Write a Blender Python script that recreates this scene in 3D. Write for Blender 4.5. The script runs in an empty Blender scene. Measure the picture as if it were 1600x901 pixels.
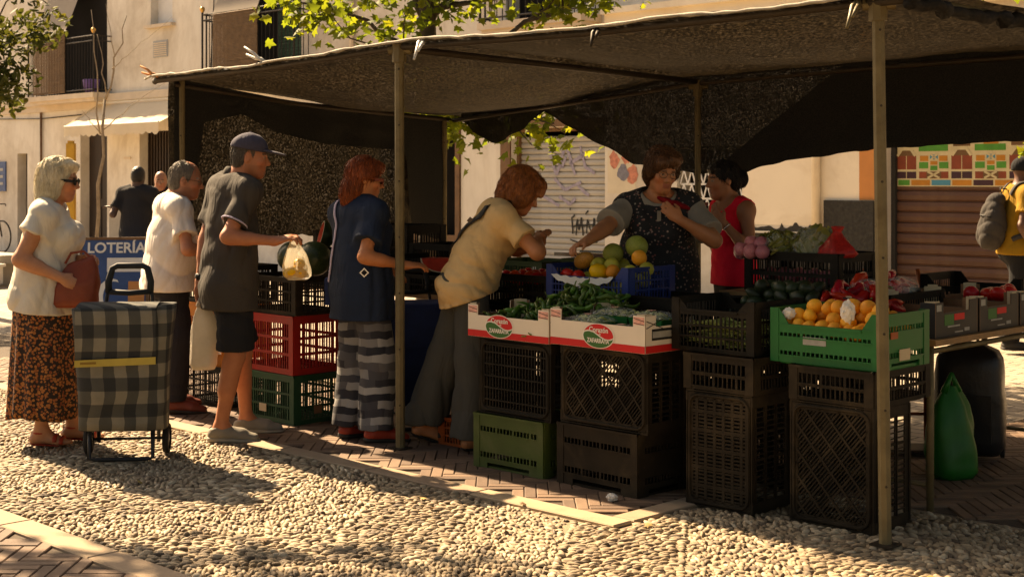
import bpy, bmesh, math, random
import numpy as np
from mathutils import Vector, Matrix, noise as mnoise

SC = bpy.context.scene
COL = SC.collection
PI = math.pi
R = math.radians
random.seed(7)
rng = np.random.default_rng(11)

# ------------------------------------------------------------------ camera, sky, sun, exposure
cam_d = bpy.data.cameras.new('camera')
cam_d.sensor_width = 36.0
cam_d.lens = 50.0
cam_d.shift_y = -0.1064
cam_d.clip_start = 0.05
cam_d.clip_end = 400.0
cam = bpy.data.objects.new('camera', cam_d)
cam.location = (0, 0, 1.54)
cam.rotation_euler = (R(90), 0, 0)
COL.objects.link(cam)
SC.camera = cam
cam_d.dof.use_dof = True
cam_d.dof.focus_distance = 7.6
cam_d.dof.aperture_fstop = 7.0

SUN_EL = R(40)
SUN_D = Vector((0.675, -0.738, 0))            # the way the shadows fall
world = bpy.data.worlds.new('World')
SC.world = world
world.use_nodes = True
wn = world.node_tree
for n in list(wn.nodes):
    wn.nodes.remove(n)
wo = wn.nodes.new('ShaderNodeOutputWorld')
wb = wn.nodes.new('ShaderNodeBackground')
sky = wn.nodes.new('ShaderNodeTexSky')
sky.sky_type = 'NISHITA'
sky.sun_disc = False
sky.sun_elevation = SUN_EL
sky.sun_rotation = math.atan2(-SUN_D.x, -SUN_D.y)
sky.dust_density = 3.0
wb.inputs['Strength'].default_value = 0.05
wn.links.new(sky.outputs[0], wb.inputs['Color'])
wn.links.new(wb.outputs[0], wo.inputs['Surface'])

sun_d = bpy.data.lights.new('sun', 'SUN')
sun_d.energy = 5.0
sun_d.angle = R(0.55)
sun_d.color = (1.0, 0.86, 0.68)
sun = bpy.data.objects.new('sun', sun_d)
ld = Vector((SUN_D.x * math.cos(SUN_EL), SUN_D.y * math.cos(SUN_EL), -math.sin(SUN_EL)))
sun.rotation_euler = ld.to_track_quat('-Z', 'Y').to_euler()
sun.location = (-6, 14, 12)
COL.objects.link(sun)

vs = SC.view_settings
vs.view_transform = 'Standard'
vs.look = 'None'
vs.gamma = 1.0
vs.use_curve_mapping = False
vs.exposure = 1.9
vs.use_white_balance = True
vs.white_balance_temperature = 9000
vs.white_balance_tint = 13

SC.cycles.max_bounces = 7
SC.cycles.diffuse_bounces = 4
SC.cycles.glossy_bounces = 3
SC.cycles.transmission_bounces = 5
SC.cycles.transparent_max_bounces = 10
SC.cycles.use_denoising = True
SC.cycles.sample_clamp_indirect = 6.0
SC.cycles.caustics_reflective = False
SC.cycles.caustics_refractive = False

# ------------------------------------------------------------------ the stall's own axes: a along its front, b to its back
UX, UY = 0.712, -0.702
VX, VY = 0.702, 0.712
OX, OY = -0.64, 8.15
ROT = math.atan2(UY, UX)
def S(a, b, z=0.0):
    return Vector((OX + UX * a + VX * b, OY + UY * a + VY * b, z))

# ------------------------------------------------------------------ materials
MATS = {}
def _ramp(nt, fac, stops):
    r = nt.nodes.new('ShaderNodeValToRGB')
    e = r.color_ramp.elements
    while len(e) < len(stops):
        e.new(0.5)
    for i, (p, c) in enumerate(stops):
        e[i].position = p
        e[i].color = (c[0], c[1], c[2], 1)
    nt.links.new(fac, r.inputs['Fac'])
    return r.outputs['Color']
def _coord(nt, kind='Object', scale=(1, 1, 1)):
    tc = nt.nodes.new('ShaderNodeTexCoord')
    mp = nt.nodes.new('ShaderNodeMapping')
    mp.inputs['Scale'].default_value = scale
    nt.links.new(tc.outputs[kind], mp.inputs['Vector'])
    return mp.outputs['Vector']
def _noise(nt, vec, scale, detail=4, rough=0.6, dist=0.0):
    n = nt.nodes.new('ShaderNodeTexNoise')
    n.inputs['Scale'].default_value = scale
    n.inputs['Detail'].default_value = detail
    n.inputs['Roughness'].default_value = rough
    n.inputs['Distortion'].default_value = dist
    nt.links.new(vec, n.inputs['Vector'])
    return n.outputs['Fac']
def _mix(nt, fac, a, b, mode='MIX'):
    m = nt.nodes.new('ShaderNodeMix')
    m.data_type = 'RGBA'
    m.blend_type = mode
    if hasattr(fac, 'node'):
        nt.links.new(fac, m.inputs[0])
    else:
        m.inputs[0].default_value = fac
    for s, v in ((m.inputs[6], a), (m.inputs[7], b)):
        if hasattr(v, 'node'):
            nt.links.new(v, s)
        else:
            s.default_value = (v[0], v[1], v[2], 1)
    return m.outputs[2]
def _math(nt, op, a, b=0.0, c=None, clamp=False):
    m = nt.nodes.new('ShaderNodeMath')
    m.operation = op
    m.use_clamp = clamp
    for i, v in enumerate((a, b) if c is None else (a, b, c)):
        if hasattr(v, 'node'):
            nt.links.new(v, m.inputs[i])
        else:
            m.inputs[i].default_value = v
    return m.outputs[0]
def _bump(nt, bsdf, height, strength=0.3, dist=0.01):
    b = nt.nodes.new('ShaderNodeBump')
    b.inputs['Strength'].default_value = strength
    b.inputs['Distance'].default_value = dist
    nt.links.new(height, b.inputs['Height'])
    nt.links.new(b.outputs[0], bsdf.inputs['Normal'])
def new_mat(name):
    m = bpy.data.materials.new(name)
    m.use_nodes = True
    nt = m.node_tree
    b = nt.nodes['Principled BSDF']
    MATS[name] = m
    return m, nt, b
def mat(name, col, rough=0.6, var=0.25, scale=8.0, bump=0.0, bscale=40.0, bdist=0.004, metal=0.0, coord='Object', perobj=0.0, dirt=None, spec=0.28, sheen=0.0, trans=0.0):
    """plain procedural surface: base colour with uneven tone, optional dirt colour, optional fine relief"""
    m, nt, b = new_mat(name)
    v = _coord(nt, coord)
    f = _noise(nt, v, scale, 5, 0.62)
    lo = tuple(c * (1 - var) for c in col)
    hi = tuple(min(1, c * (1 + var)) for c in col)
    c = _ramp(nt, f, [(0.28, lo), (0.72, hi)])
    if dirt:
        f2 = _noise(nt, v, scale * 0.37, 6, 0.7, 0.6)
        g = _ramp(nt, f2, [(0.48, (0, 0, 0)), (0.72, (1, 1, 1))])
        c = _mix(nt, g, c, dirt)
    if perobj:
        oi = nt.nodes.new('ShaderNodeObjectInfo')
        hs = nt.nodes.new('ShaderNodeHueSaturation')
        nt.links.new(c, hs.inputs['Color'])
        nt.links.new(_math(nt, 'MULTIPLY_ADD', oi.outputs['Random'], perobj * 2, 1 - perobj), hs.inputs['Value'])
        nt.links.new(_math(nt, 'MULTIPLY_ADD', oi.outputs['Random'], perobj * 0.10, 0.5 - perobj * 0.05), hs.inputs['Hue'])
        c = hs.outputs[0]
    nt.links.new(c, b.inputs['Base Color'])
    rr = _ramp(nt, f, [(0.2, (rough * 0.85,) * 3), (0.8, (min(1, rough * 1.12),) * 3)])
    nt.links.new(rr, b.inputs['Roughness'])
    b.inputs['Metallic'].default_value = metal
    b.inputs['Specular IOR Level'].default_value = spec
    if sheen:
        b.inputs['Sheen Weight'].default_value = sheen
    if bump:
        _bump(nt, b, _noise(nt, v, bscale, 4, 0.6), bump, bdist)
    if trans:
        tl = nt.nodes.new('ShaderNodeBsdfTranslucent')
        nt.links.new(c, tl.inputs['Color'])
        mx = nt.nodes.new('ShaderNodeMixShader')
        mx.inputs[0].default_value = trans
        out = nt.nodes['Material Output']
        nt.links.new(b.outputs[0], mx.inputs[1])
        nt.links.new(tl.outputs[0], mx.inputs[2])
        nt.links.new(mx.outputs[0], out.inputs['Surface'])
    return m

# ------------------------------------------------------------------ mesh helpers
class MB:
    def __init__(s):
        s.v, s.f, s.m = [], [], []
    def add(s, vs_, fs_, mi=0):
        n = len(s.v)
        s.v += [tuple(p) for p in vs_]
        s.f += [tuple(i + n for i in f) for f in fs_]
        s.m += [mi] * len(fs_)
    def box(s, c, size, mi=0, M=None):
        hx, hy, hz = size[0] / 2, size[1] / 2, size[2] / 2
        vs_ = [Vector((x, y, z)) for x in (-hx, hx) for y in (-hy, hy) for z in (-hz, hz)]
        c = Vector(c)
        vs_ = [(M @ p if M else p) + c for p in vs_]
        s.add(vs_, [(0, 1, 3, 2), (4, 6, 7, 5), (0, 4, 5, 1), (2, 3, 7, 6), (0, 2, 6, 4), (1, 5, 7, 3)], mi)
    def b2(s, x0, x1, y0, y1, z0, z1, mi=0):
        s.box(((x0 + x1) / 2, (y0 + y1) / 2, (z0 + z1) / 2), (abs(x1 - x0), abs(y1 - y0), abs(z1 - z0)), mi)
    def beam(s, p0, p1, w, t, nrm, mi=0):
        p0, p1, nrm = Vector(p0), Vector(p1), Vector(nrm).normalized()
        d = (p1 - p0)
        L = d.length
        d.normalize()
        sd = nrm.cross(d).normalized()
        M = Matrix((d, sd, nrm)).transposed()
        s.box((p0 + p1) / 2, (L, w, t), mi, M)
    def tube(s, pts, r, n=8, mi=0, cap=True, closed=False):
        pts = [Vector(p) for p in pts]
        rs = r if isinstance(r, (list, tuple)) else [r] * len(pts)
        N = len(pts)
        base = len(s.v)
        prev = None
        for i, p in enumerate(pts):
            if closed:
                t = pts[(i + 1) % N] - pts[i - 1]
            else:
                t = pts[min(i + 1, N - 1)] - pts[max(i - 1, 0)]
            if t.length < 1e-9:
                t = Vector((0, 0, 1))
            t.normalize()
            if prev is None:
                up = Vector((0, 0, 1)) if abs(t.z) < 0.9 else Vector((1, 0, 0))
                x = up.cross(t).normalized()
            else:
                x = (prev - t * prev.dot(t))
                x = x.normalized() if x.length > 1e-6 else t.orthogonal().normalized()
            prev = x
            y = t.cross(x)
            for k in range(n):
                a = 2 * PI * k / n
                s.v.append(tuple(p + (x * math.cos(a) + y * math.sin(a)) * rs[i]))
        m = N if closed else N - 1
        for i in range(m):
            j = (i + 1) % N
            for k in range(n):
                k2 = (k + 1) % n
                s.f.append((base + i * n + k, base + i * n + k2, base + j * n + k2, base + j * n + k))
                s.m.append(mi)
        if cap and not closed:
            s.f.append(tuple(base + k for k in reversed(range(n))))
            s.f.append(tuple(base + (N - 1) * n + k for k in range(n)))
            s.m += [mi, mi]
    def lathe(s, prof, n=16, c=(0, 0, 0), mi=0, M=None):
        base = len(s.v)
        c = Vector(c)
        for (r, z) in prof:
            for k in range(n):
                a = 2 * PI * k / n
                p = Vector((r * math.cos(a), r * math.sin(a), z))
                s.v.append(tuple((M @ p if M else p) + c))
        for i in range(len(prof) - 1):
            for k in range(n):
                k2 = (k + 1) % n
                s.f.append((base + i * n + k, base + i * n + k2, base + (i + 1) * n + k2, base + (i + 1) * n + k))
                s.m.append(mi)
    def grid(s, fn, nu, nv, mi=0):
        base = len(s.v)
        for i in range(nu + 1):
            for j in range(nv + 1):
                s.v.append(tuple(fn(i / nu, j / nv)))
        for i in range(nu):
            for j in range(nv):
                a = base + i * (nv + 1) + j
                s.f.append((a, a + nv + 1, a + nv + 2, a + 1))
                s.m.append(mi)
    def mesh(s, name, mats, smooth=False):
        me = bpy.data.meshes.new(name)
        me.from_pydata(s.v, [], s.f)
        for m in (mats if isinstance(mats, (list, tuple)) else [mats]):
            me.materials.append(MATS[m] if isinstance(m, str) else m)
        if any(s.m):
            me.polygons.foreach_set('material_index', s.m)
        if smooth:
            me.polygons.foreach_set('use_smooth', [True] * len(me.polygons))
        me.update()
        return me
    def obj(s, name, mats, parent=None, smooth=False, loc=None, rot=None):
        return link(name, s.mesh(name, mats, smooth), parent, loc, rot)
def link(name, me, parent=None, loc=None, rot=None):
    o = bpy.data.objects.new(name, me)
    COL.objects.link(o)
    if parent:
        o.parent = parent
    if loc is not None:
        o.location = loc
    if rot is not None:
        o.rotation_euler = rot
    return o
def np_mesh(name, V, F, mats, smooth=True):
    """V (n,3), F (m,4) or (m,3) arrays"""
    me = bpy.data.meshes.new(name)
    V = np.asarray(V, dtype=np.float32)
    F = np.asarray(F, dtype=np.int32)
    k = F.shape[1]
    me.vertices.add(len(V))
    me.vertices.foreach_set('co', V.ravel())
    me.loops.add(F.size)
    me.loops.foreach_set('vertex_index', F.ravel())
    me.polygons.add(len(F))
    me.polygons.foreach_set('loop_start', np.arange(0, F.size, k, dtype=np.int32))
    if smooth:
        me.polygons.foreach_set('use_smooth', np.ones(len(F), dtype=bool))
    me.update(calc_edges=True)
    for m in (mats if isinstance(mats, (list, tuple)) else [mats]):
        me.materials.append(MATS[m] if isinstance(m, str) else m)
    return me
def tag(o, label=None, cat=None, group=None, kind=None):
    if label: o['label'] = label
    if cat: o['category'] = cat
    if group: o['group'] = group
    if kind: o['kind'] = kind
    return o
def empty(name, loc=(0, 0, 0), rz=0.0):
    o = bpy.data.objects.new(name, None)
    COL.objects.link(o)
    o.location = loc
    o.rotation_euler = (0, 0, rz)
    o.empty_display_size = 0.1
    return o
def text_obj(name, body, size, mat_, parent=None, loc=(0, 0, 0), rot=(0, 0, 0), extrude=0.0008, sx=1.0, align='CENTER', shear=0.0, bold=0.0):
    cu = bpy.data.curves.new(name, 'FONT')
    cu.body = body
    cu.size = size
    cu.extrude = extrude
    cu.offset = bold
    cu.align_x = align
    cu.align_y = 'CENTER'
    cu.shear = shear
    cu.resolution_u = 3
    t = bpy.data.objects.new(name + '_tmp', cu)
    COL.objects.link(t)
    dg = bpy.context.evaluated_depsgraph_get()
    me = bpy.data.meshes.new_from_object(t.evaluated_get(dg))
    bpy.data.objects.remove(t)
    bpy.data.curves.remove(cu)
    me.materials.clear()
    me.materials.append(MATS[mat_])
    o = link(name, me, parent, loc, rot)
    o.scale = (sx, 1, 1)
    return o
def copy_tree(o, parent=None):
    c = o.copy()
    COL.objects.link(c)
    if parent is not None:
        c.parent = parent
    for ch in o.children:
        copy_tree(ch, c)
    return c
# ------------------------------------------------------------------ materials of the setting
mat('plaster', (0.75, 0.70, 0.61), 0.9, 0.08, 1.3, 0.3, 26, 0.006, dirt=(0.56, 0.49, 0.40))
def plaster_streaks():
    m = MATS['plaster']; nt = m.node_tree; b = nt.nodes['Principled BSDF']
    src = b.inputs['Base Color'].links[0].from_socket
    f = _noise(nt, _coord(nt, 'Object', (1.0, 1.0, .22)), 1.1, 6, .68, 1.5)
    g = _noise(nt, _coord(nt, 'Object', (.5, .5, .5)), 1.1, 6, .72, 1.2)
    c = _mix(nt, .30, src, _ramp(nt, f, [(.36, (.62, .56, .48)), (.56, (1, 1, 1))]), 'MULTIPLY')
    c = _mix(nt, .4, c, _ramp(nt, g, [(.40, (.70, .66, .60)), (.55, (1, 1, 1))]), 'MULTIPLY')
    nt.links.new(c, b.inputs['Base Color'])
plaster_streaks()
mat('plaster_cream', (0.90, 0.80, 0.64), 0.9, 0.04, 1.6, 0.25, 30, 0.006, dirt=(0.70, 0.58, 0.42))
mat('ledge_paint', (0.62, 0.52, 0.40), 0.85, 0.12, 3, 0.2, 40)
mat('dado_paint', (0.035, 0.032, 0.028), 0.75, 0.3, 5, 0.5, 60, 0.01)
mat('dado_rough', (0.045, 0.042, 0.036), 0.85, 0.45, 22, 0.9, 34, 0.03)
mat('orange_paint', (0.62, 0.26, 0.09), 0.85, 0.08, 4, 0.2, 40)
mat('dark_wood', (0.030, 0.018, 0.011), 0.6, 0.35, 6, 0.2, 50)
mat('brown_frame', (0.16, 0.085, 0.04), 0.6, 0.3, 6, 0.2, 50)
mat('void', (0.012, 0.010, 0.009), 0.9, 0.2, 3)
mat('shutter_grey', (0.42, 0.40, 0.36), 0.55, 0.14, 3, 0.1, 40, dirt=(0.30, 0.27, 0.22))
mat('shutter_brown', (0.10, 0.045, 0.028), 0.5, 0.2, 5, 0.15, 60, dirt=(0.15, 0.085, 0.05))
mat('awning_canvas', (0.72, 0.63, 0.48), 0.9, 0.06, 2.2, 0.15, 70, trans=0.25)
mat('awning_grey', (0.42, 0.36, 0.29), 0.9, 0.1, 2.2, 0.15, 70, trans=0.2)
mat('reed_blind', (0.17, 0.11, 0.065), 0.8, 0.3, 9)
mat('green_shutter', (0.03, 0.075, 0.05), 0.5, 0.2, 6)
mat('iron', (0.03, 0.026, 0.022), 0.5, 0.2, 9, metal=0.3)
mat('gold_ball', (0.62, 0.36, 0.10), 0.35, 0.1, 9, metal=0.6)
mat('purple_pot', (0.18, 0.10, 0.28), 0.5, 0.1, 9)
mat('sign_blue', (0.04, 0.085, 0.22), 0.5, 0.15, 6)
mat('sign_white', (0.72, 0.71, 0.68), 0.6, 0.06, 6)
mat('sign_grey', (0.35, 0.36, 0.36), 0.6, 0.1, 6)
mat('violet_spray', (0.33, 0.30, 0.38), 0.7, 0.3, 30)
mat('black_spray', (0.03, 0.03, 0.028), 0.7, 0.2, 12)
mat('paper_poster', (0.66, 0.58, 0.44), 0.9, 0.1, 4)
mat('poster_rose', (0.55, 0.22, 0.15), 0.9, 0.4, 14)
mat('poster_grey', (0.20, 0.20, 0.24), 0.9, 0.3, 14)
mat('stake_yellow', (0.52, 0.30, 0.05), 0.7, 0.15, 6, 0.2, 60)
mat('tape_blue', (0.16, 0.35, 0.55), 0.5, 0.1, 6)
mat('bark', (0.10, 0.075, 0.05), 0.9, 0.4, 12, 0.6, 40, 0.02)
mat('bark_pale', (0.30, 0.24, 0.17), 0.9, 0.3, 12, 0.4, 40, 0.01)
mat('concrete', (0.34, 0.31, 0.26), 0.9, 0.15, 5, 0.4, 60)
mat('white_stone', (0.66, 0.62, 0.54), 0.85, 0.08, 5, 0.2, 60)
mat('border_stone', (0.32, 0.235, 0.155), 0.85, 0.18, 7, 0.3, 90, 0.004, perobj=0.10, dirt=(0.30, 0.21, 0.14))
mat('mural_cream', (0.62, 0.52, 0.30), 0.7, 0.12, 9)
mat('mural_green', (0.07, 0.28, 0.04), 0.6, 0.2, 9)
mat('mural_orange', (0.52, 0.21, 0.03), 0.6, 0.15, 9)
mat('mural_red', (0.25, 0.055, 0.025), 0.6, 0.2, 9)
mat('mural_plum', (0.055, 0.022, 0.030), 0.6, 0.2, 9)
mat('mural_blue', (0.06, 0.26, 0.36), 0.6, 0.15, 9)
mat('mural_brown', (0.16, 0.085, 0.035), 0.6, 0.15, 9)

def leaf_mat(name, col, tcol, mixf=0.5):
    m, nt, b = new_mat(name)
    g = nt.nodes.new('ShaderNodeNewGeometry')
    oi = nt.nodes.new('ShaderNodeObjectInfo')
    rnd = _math(nt, 'FRACT', _math(nt, 'ADD', g.outputs['Random Per Island'], oi.outputs['Random']))
    c = _ramp(nt, rnd, [(0.0, tuple(x * 0.6 for x in col)), (0.6, col), (1.0, (col[0] * 1.5, col[1] * 1.15, col[2]))])
    c2 = _ramp(nt, rnd, [(0.0, tuple(x * 0.6 for x in tcol)), (0.6, tcol), (1.0, (tcol[0] * 1.4, tcol[1] * 1.1, tcol[2]))])
    nt.links.new(c, b.inputs['Base Color'])
    b.inputs['Roughness'].default_value = 0.65
    b.inputs['Specular IOR Level'].default_value = 0.2
    tl = nt.nodes.new('ShaderNodeBsdfTranslucent')
    nt.links.new(c2, tl.inputs['Color'])
    mx = nt.nodes.new('ShaderNodeMixShader')
    mx.inputs[0].default_value = mixf
    nt.links.new(b.outputs[0], mx.inputs[1])
    nt.links.new(tl.outputs[0], mx.inputs[2])
    nt.links.new(mx.outputs[0], nt.nodes['Material Output'].inputs['Surface'])
leaf_mat('leaf_bright', (0.07, 0.11, 0.02), (0.24, 0.30, 0.025), 0.5)
leaf_mat('leaf_dark', (0.035, 0.055, 0.016), (0.12, 0.13, 0.02), 0.35)

def stone_mat(name, stops, rough=0.75, bscale=70):
    m, nt, b = new_mat(name)
    g = nt.nodes.new('ShaderNodeNewGeometry')
    oi = nt.nodes.new('ShaderNodeObjectInfo')
    rnd = _math(nt, 'FRACT', _math(nt, 'ADD', g.outputs['Random Per Island'], oi.outputs['Random']))
    c = _ramp(nt, rnd, stops)
    v = _coord(nt, 'Object')
    f = _noise(nt, v, 6, 5, 0.7)
    c = _mix(nt, 0.7, c, _ramp(nt, f, [(0.3, (0.55, 0.5, 0.45)), (0.7, (1, 1, 1))]), 'MULTIPLY')
    gv = _coord(nt, 'Generated') if False else nt.nodes.new('ShaderNodeNewGeometry').outputs['Position']
    c = _mix(nt, 0.75, c, _ramp(nt, _noise(nt, gv, 1.6, 5, 0.65), [(0.32, (0.55, 0.47, 0.38)), (0.62, (1, 1, 1))]), 'MULTIPLY')
    nt.links.new(c, b.inputs['Base Color'])
    b.inputs['Roughness'].default_value = rough
    _bump(nt, b, _noise(nt, v, bscale, 4, 0.6), 0.35, 0.004)
stone_mat('pebble', [(0.0, (0.11, 0.078, 0.05)), (0.18, (0.25, 0.185, 0.115)), (0.45, (0.37, 0.285, 0.18)), (0.78, (0.46, 0.365, 0.24)), (1.0, (0.60, 0.50, 0.36))])
stone_mat('brick_paver', [(0.0, (0.12, 0.070, 0.043)), (0.5, (0.18, 0.108, 0.067)), (1.0, (0.24, 0.15, 0.095))], 0.8, 60)
mat('pebble_bed', (0.25, 0.19, 0.125), 0.95, 0.3, 14, 0.6, 90, 0.01)
mat('joint_sand', (0.07, 0.05, 0.035), 0.95, 0.3, 14, 0.4, 90, 0.01)

def paving_mat():
    m, nt, b = new_mat('square_paving')
    v = _coord(nt, 'Object', (1, 1, 1))
    mp = nt.nodes.new('ShaderNodeMapping')
    mp.inputs['Rotation'].default_value = (0, 0, -ROT)
    nt.links.new(v, mp.inputs['Vector'])
    br = nt.nodes.new('ShaderNodeTexBrick')
    br.inputs['Scale'].default_value = 1.0
    br.inputs['Brick Width'].default_value = 0.24
    br.inputs['Row Height'].default_value = 0.12
    br.inputs['Mortar Size'].default_value = 0.008
    br.inputs['Color1'].default_value = (0.42, 0.35, 0.27, 1)
    br.inputs['Color2'].default_value = (0.33, 0.27, 0.20, 1)
    br.inputs['Mortar'].default_value = (0.11, 0.085, 0.06, 1)
    nt.links.new(mp.outputs[0], br.inputs['Vector'])
    f = _noise(nt, v, 0.7, 6, 0.65)
    c = _mix(nt, 0.6, br.outputs['Color'], _ramp(nt, f, [(0.3, (0.6, 0.55, 0.5)), (0.7, (1, 1, 1))]), 'MULTIPLY')
    nt.links.new(c, b.inputs['Base Color'])
    b.inputs['Roughness'].default_value = 0.85
    _bump(nt, b, br.outputs['Fac'], -0.5, 0.01)
paving_mat()

# ------------------------------------------------------------------ ground
mb = MB()
mb.add([(-120, -60, -0.03), (120, -60, -0.03), (120, 180, -0.03), (-120, 180, -0.03)], [(0, 1, 2, 3)])
tag(mb.obj('ground', 'square_paving'), kind='structure')

def sheet(name, quads, z, m, kind='structure'):
    mb = MB()
    for (a0, a1, b0, b1) in quads:
        mb.add([S(a0, b0, z), S(a1, b0, z), S(a1, b1, z), S(a0, b1, z)], [(0, 1, 2, 3)])
    return tag(mb.obj(name, m), kind=kind)

PB0, PB1, BRA = -2.30, -0.54, 2.07       # the pebble band between the two brick pavements; where the stall's bricks end
peb = sheet('pebble_paving', [(-7.5, 7.0, PB0, PB1), (BRA + 0.0, 7.0, PB1, 0.75)], -0.012, 'pebble_bed')
brk_s = sheet('brick_pavement', [(-7.5, BRA, PB1, 2.25), (BRA, 7.0, 0.75, 3.65)], -0.010, 'joint_sand')
brk_f = sheet('brick_footpath', [(-6, 7, -6.0, PB0)], -0.010, 'joint_sand')

def in_frame(p, m=30):
    if p.y < 1: return False
    x = 800 + 2222 * p.x / p.y
    y = 280 - 2222 * (p.z - 1.54) / p.y
    return -m < x < 1600 + m and y < 901 + m

# pebbles --------------------------------------------------
def make_pebbles():
    pts = []
    def panel(a, b):
        t = (a + np.abs(b + 1.42) * 0.75) / 0.62
        return np.floor(t).astype(int), t - np.floor(t)
    for par, th in ((0, R(38)), (1, R(-32))):
        n0 = np.arange(-270, 270); n1 = np.arange(-560, 560)
        gx, gy = np.meshgrid(n0 * 0.049, n1 * 0.0232, indexing='ij')
        gx = gx + rng.uniform(0, .049, gy.shape[1])[None, :]
        gy = gy + .012 * np.sin(gx * 7 + 1) + .008 * np.sin(gx * 17 + gy * 9); gx = gx + rng.normal(0, 0.008, gx.shape); gy = gy + rng.normal(0, 0.0045, gy.shape)
        a = gx * math.cos(th) - gy * math.sin(th); b = gx * math.sin(th) + gy * math.cos(th) - 0.9
        k, fr = panel(a, b)
        ok = (a > -7.4) & (a < 6.2) & (((b > PB0 + 0.012) & (b < PB1 - 0.012)) | ((a > BRA + 0.02) & (b >= PB1 - 0.012) & (b < 0.7)))
        ok &= (k % 2 == par) & (fr > 0.075) & (fr < 0.97)
        a, b = a[ok], b[ok]
        pts.append(np.stack([a, b, np.full_like(a, th)], 1))
    # edging rows of stones set on end along the panel borders
    for j in range(-14, 14):
        for side in (-1, 1):
            L = np.arange(0.0, 2.3, 0.026)
            bb = -1.42 + side * L
            aa = j * 0.62 + 0.012 - np.abs(L) * 0.75
            th = math.atan2(side, -0.75) + PI / 2 * 0.55
            ok = (aa > -7.4) & (aa < 6.2) & (((bb > PB0 + 0.01) & (bb < PB1 - 0.01)) | ((aa > BRA + 0.02) & (bb >= PB1 - 0.01) & (bb < 0.7)))
            aa, bb = aa[ok] + rng.normal(0, 0.003, ok.sum()), bb[ok]
            pts.append(np.stack([aa, bb, np.full_like(aa, th)], 1))
    P = np.concatenate(pts)
    n = len(P)
    X = OX + UX * P[:, 0] + VX * P[:, 1]; Y = OY + UY * P[:, 0] + VY * P[:, 1]
    sx = 800 + 2222 * X / np.maximum(Y, 1); sy = 280 + 2222 * 1.54 / np.maximum(Y, 1)
    vis = (sx > -150) & (sx < 1750) & (sy < 990)
    P, X, Y, sx, sy = P[vis], X[vis], Y[vis], sx[vis], sy[vis]
    n = len(P)
    ang = P[:, 2] + ROT + rng.normal(0, 0.34, n)
    ln = rng.uniform(0.018, 0.035, n); wd = rng.uniform(0.0088, 0.0155, n); ht = rng.uniform(0.0085, 0.0145, n)
    big = rng.random(n) < 0.06
    ln[big] *= 1.2
    zb = -0.0100 + rng.normal(0, 0.0016, n) + 0.003 * np.sin(X * 3.1) * np.cos(Y * 2.3)
    dirt = np.sin(X * 2.1 + 1.3 * np.sin(Y * 1.7)) * np.sin(Y * 2.6 + 1.1 * np.sin(X * 2.9 + 2)) + .5 * np.sin(X * 5.3 + Y * 3.1)
    zb = zb - .0055 * np.clip((dirt - .25) / .5, 0, 1)     # sand has filled these spots
    seg = 8
    t = np.arange(seg) * 2 * PI / seg
    ring = np.concatenate([np.stack([np.cos(t), np.sin(t), np.zeros(seg)], 1), np.stack([0.82 * np.cos(t + .2), 0.82 * np.sin(t + .2), np.full(seg, 0.62)], 1), np.stack([0.42 * np.cos(t), 0.42 * np.sin(t), np.full(seg, 0.93)], 1), [[0, 0, 1.0]]])
    fq = [(r * seg + k, r * seg + (k + 1) % seg, (r + 1) * seg + (k + 1) % seg, (r + 1) * seg + k) for r in range(2) for k in range(seg)]
    ft = [(2 * seg + k, 2 * seg + (k + 1) % seg, 3 * seg) for k in range(seg)]
    tri = np.array([x for q in fq for x in ((q[0], q[1], q[2]), (q[0], q[2], q[3]))] + ft)
    nv = len(ring)
    def build(idx, name):
        m = len(idx)
        wob = 1 + rng.normal(0, 0.10, (m, nv))
        lx = ring[None, :, 0] * ln[idx, None] * wob; ly = ring[None, :, 1] * wd[idx, None] * wob; lz = ring[None, :, 2] * ht[idx, None]
        c, s = np.cos(ang[idx])[:, None], np.sin(ang[idx])[:, None]
        tilt = rng.normal(0, 0.12, (m, 1))
        V = np.stack([X[idx, None] + lx * c - ly * s, Y[idx, None] + lx * s + ly * c, zb[idx, None] + lz + tilt * lx], -1)
        F = tri[None] + (np.arange(m) * nv)[:, None, None]
        return np_mesh(name, V.reshape(-1, 3), F.reshape(-1, 3), 'pebble')
    infr = (sx > 10) & (sx < 1590) & (sy < 890)
    score = np.where(infr, 1 / Y, 0) + rng.random(n) * 0.02
    order = np.argsort(-score)
    near, rest = order[:300], order[300:]
    o = link('pebbles', build(rest, 'pebbles'), peb)
    o['kind'] = 'stuff'
    # six shapes shared between the single stones
    protos = []
    for q in range(6):
        w = 1 + rng.normal(0, 0.09, nv)
        V = np.stack([ring[:, 0] * w, ring[:, 1] * w, ring[:, 2]], 1)
        protos.append(np_mesh('pebble', V, tri, 'pebble'))
    for i in near:
        o = link('pebble', protos[rng.integers(6)], peb, (X[i], Y[i], zb[i]), (rng.normal(0, .06), rng.normal(0, .08), ang[i]))
        o.scale = (ln[i], wd[i], ht[i])
make_pebbles()

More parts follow.
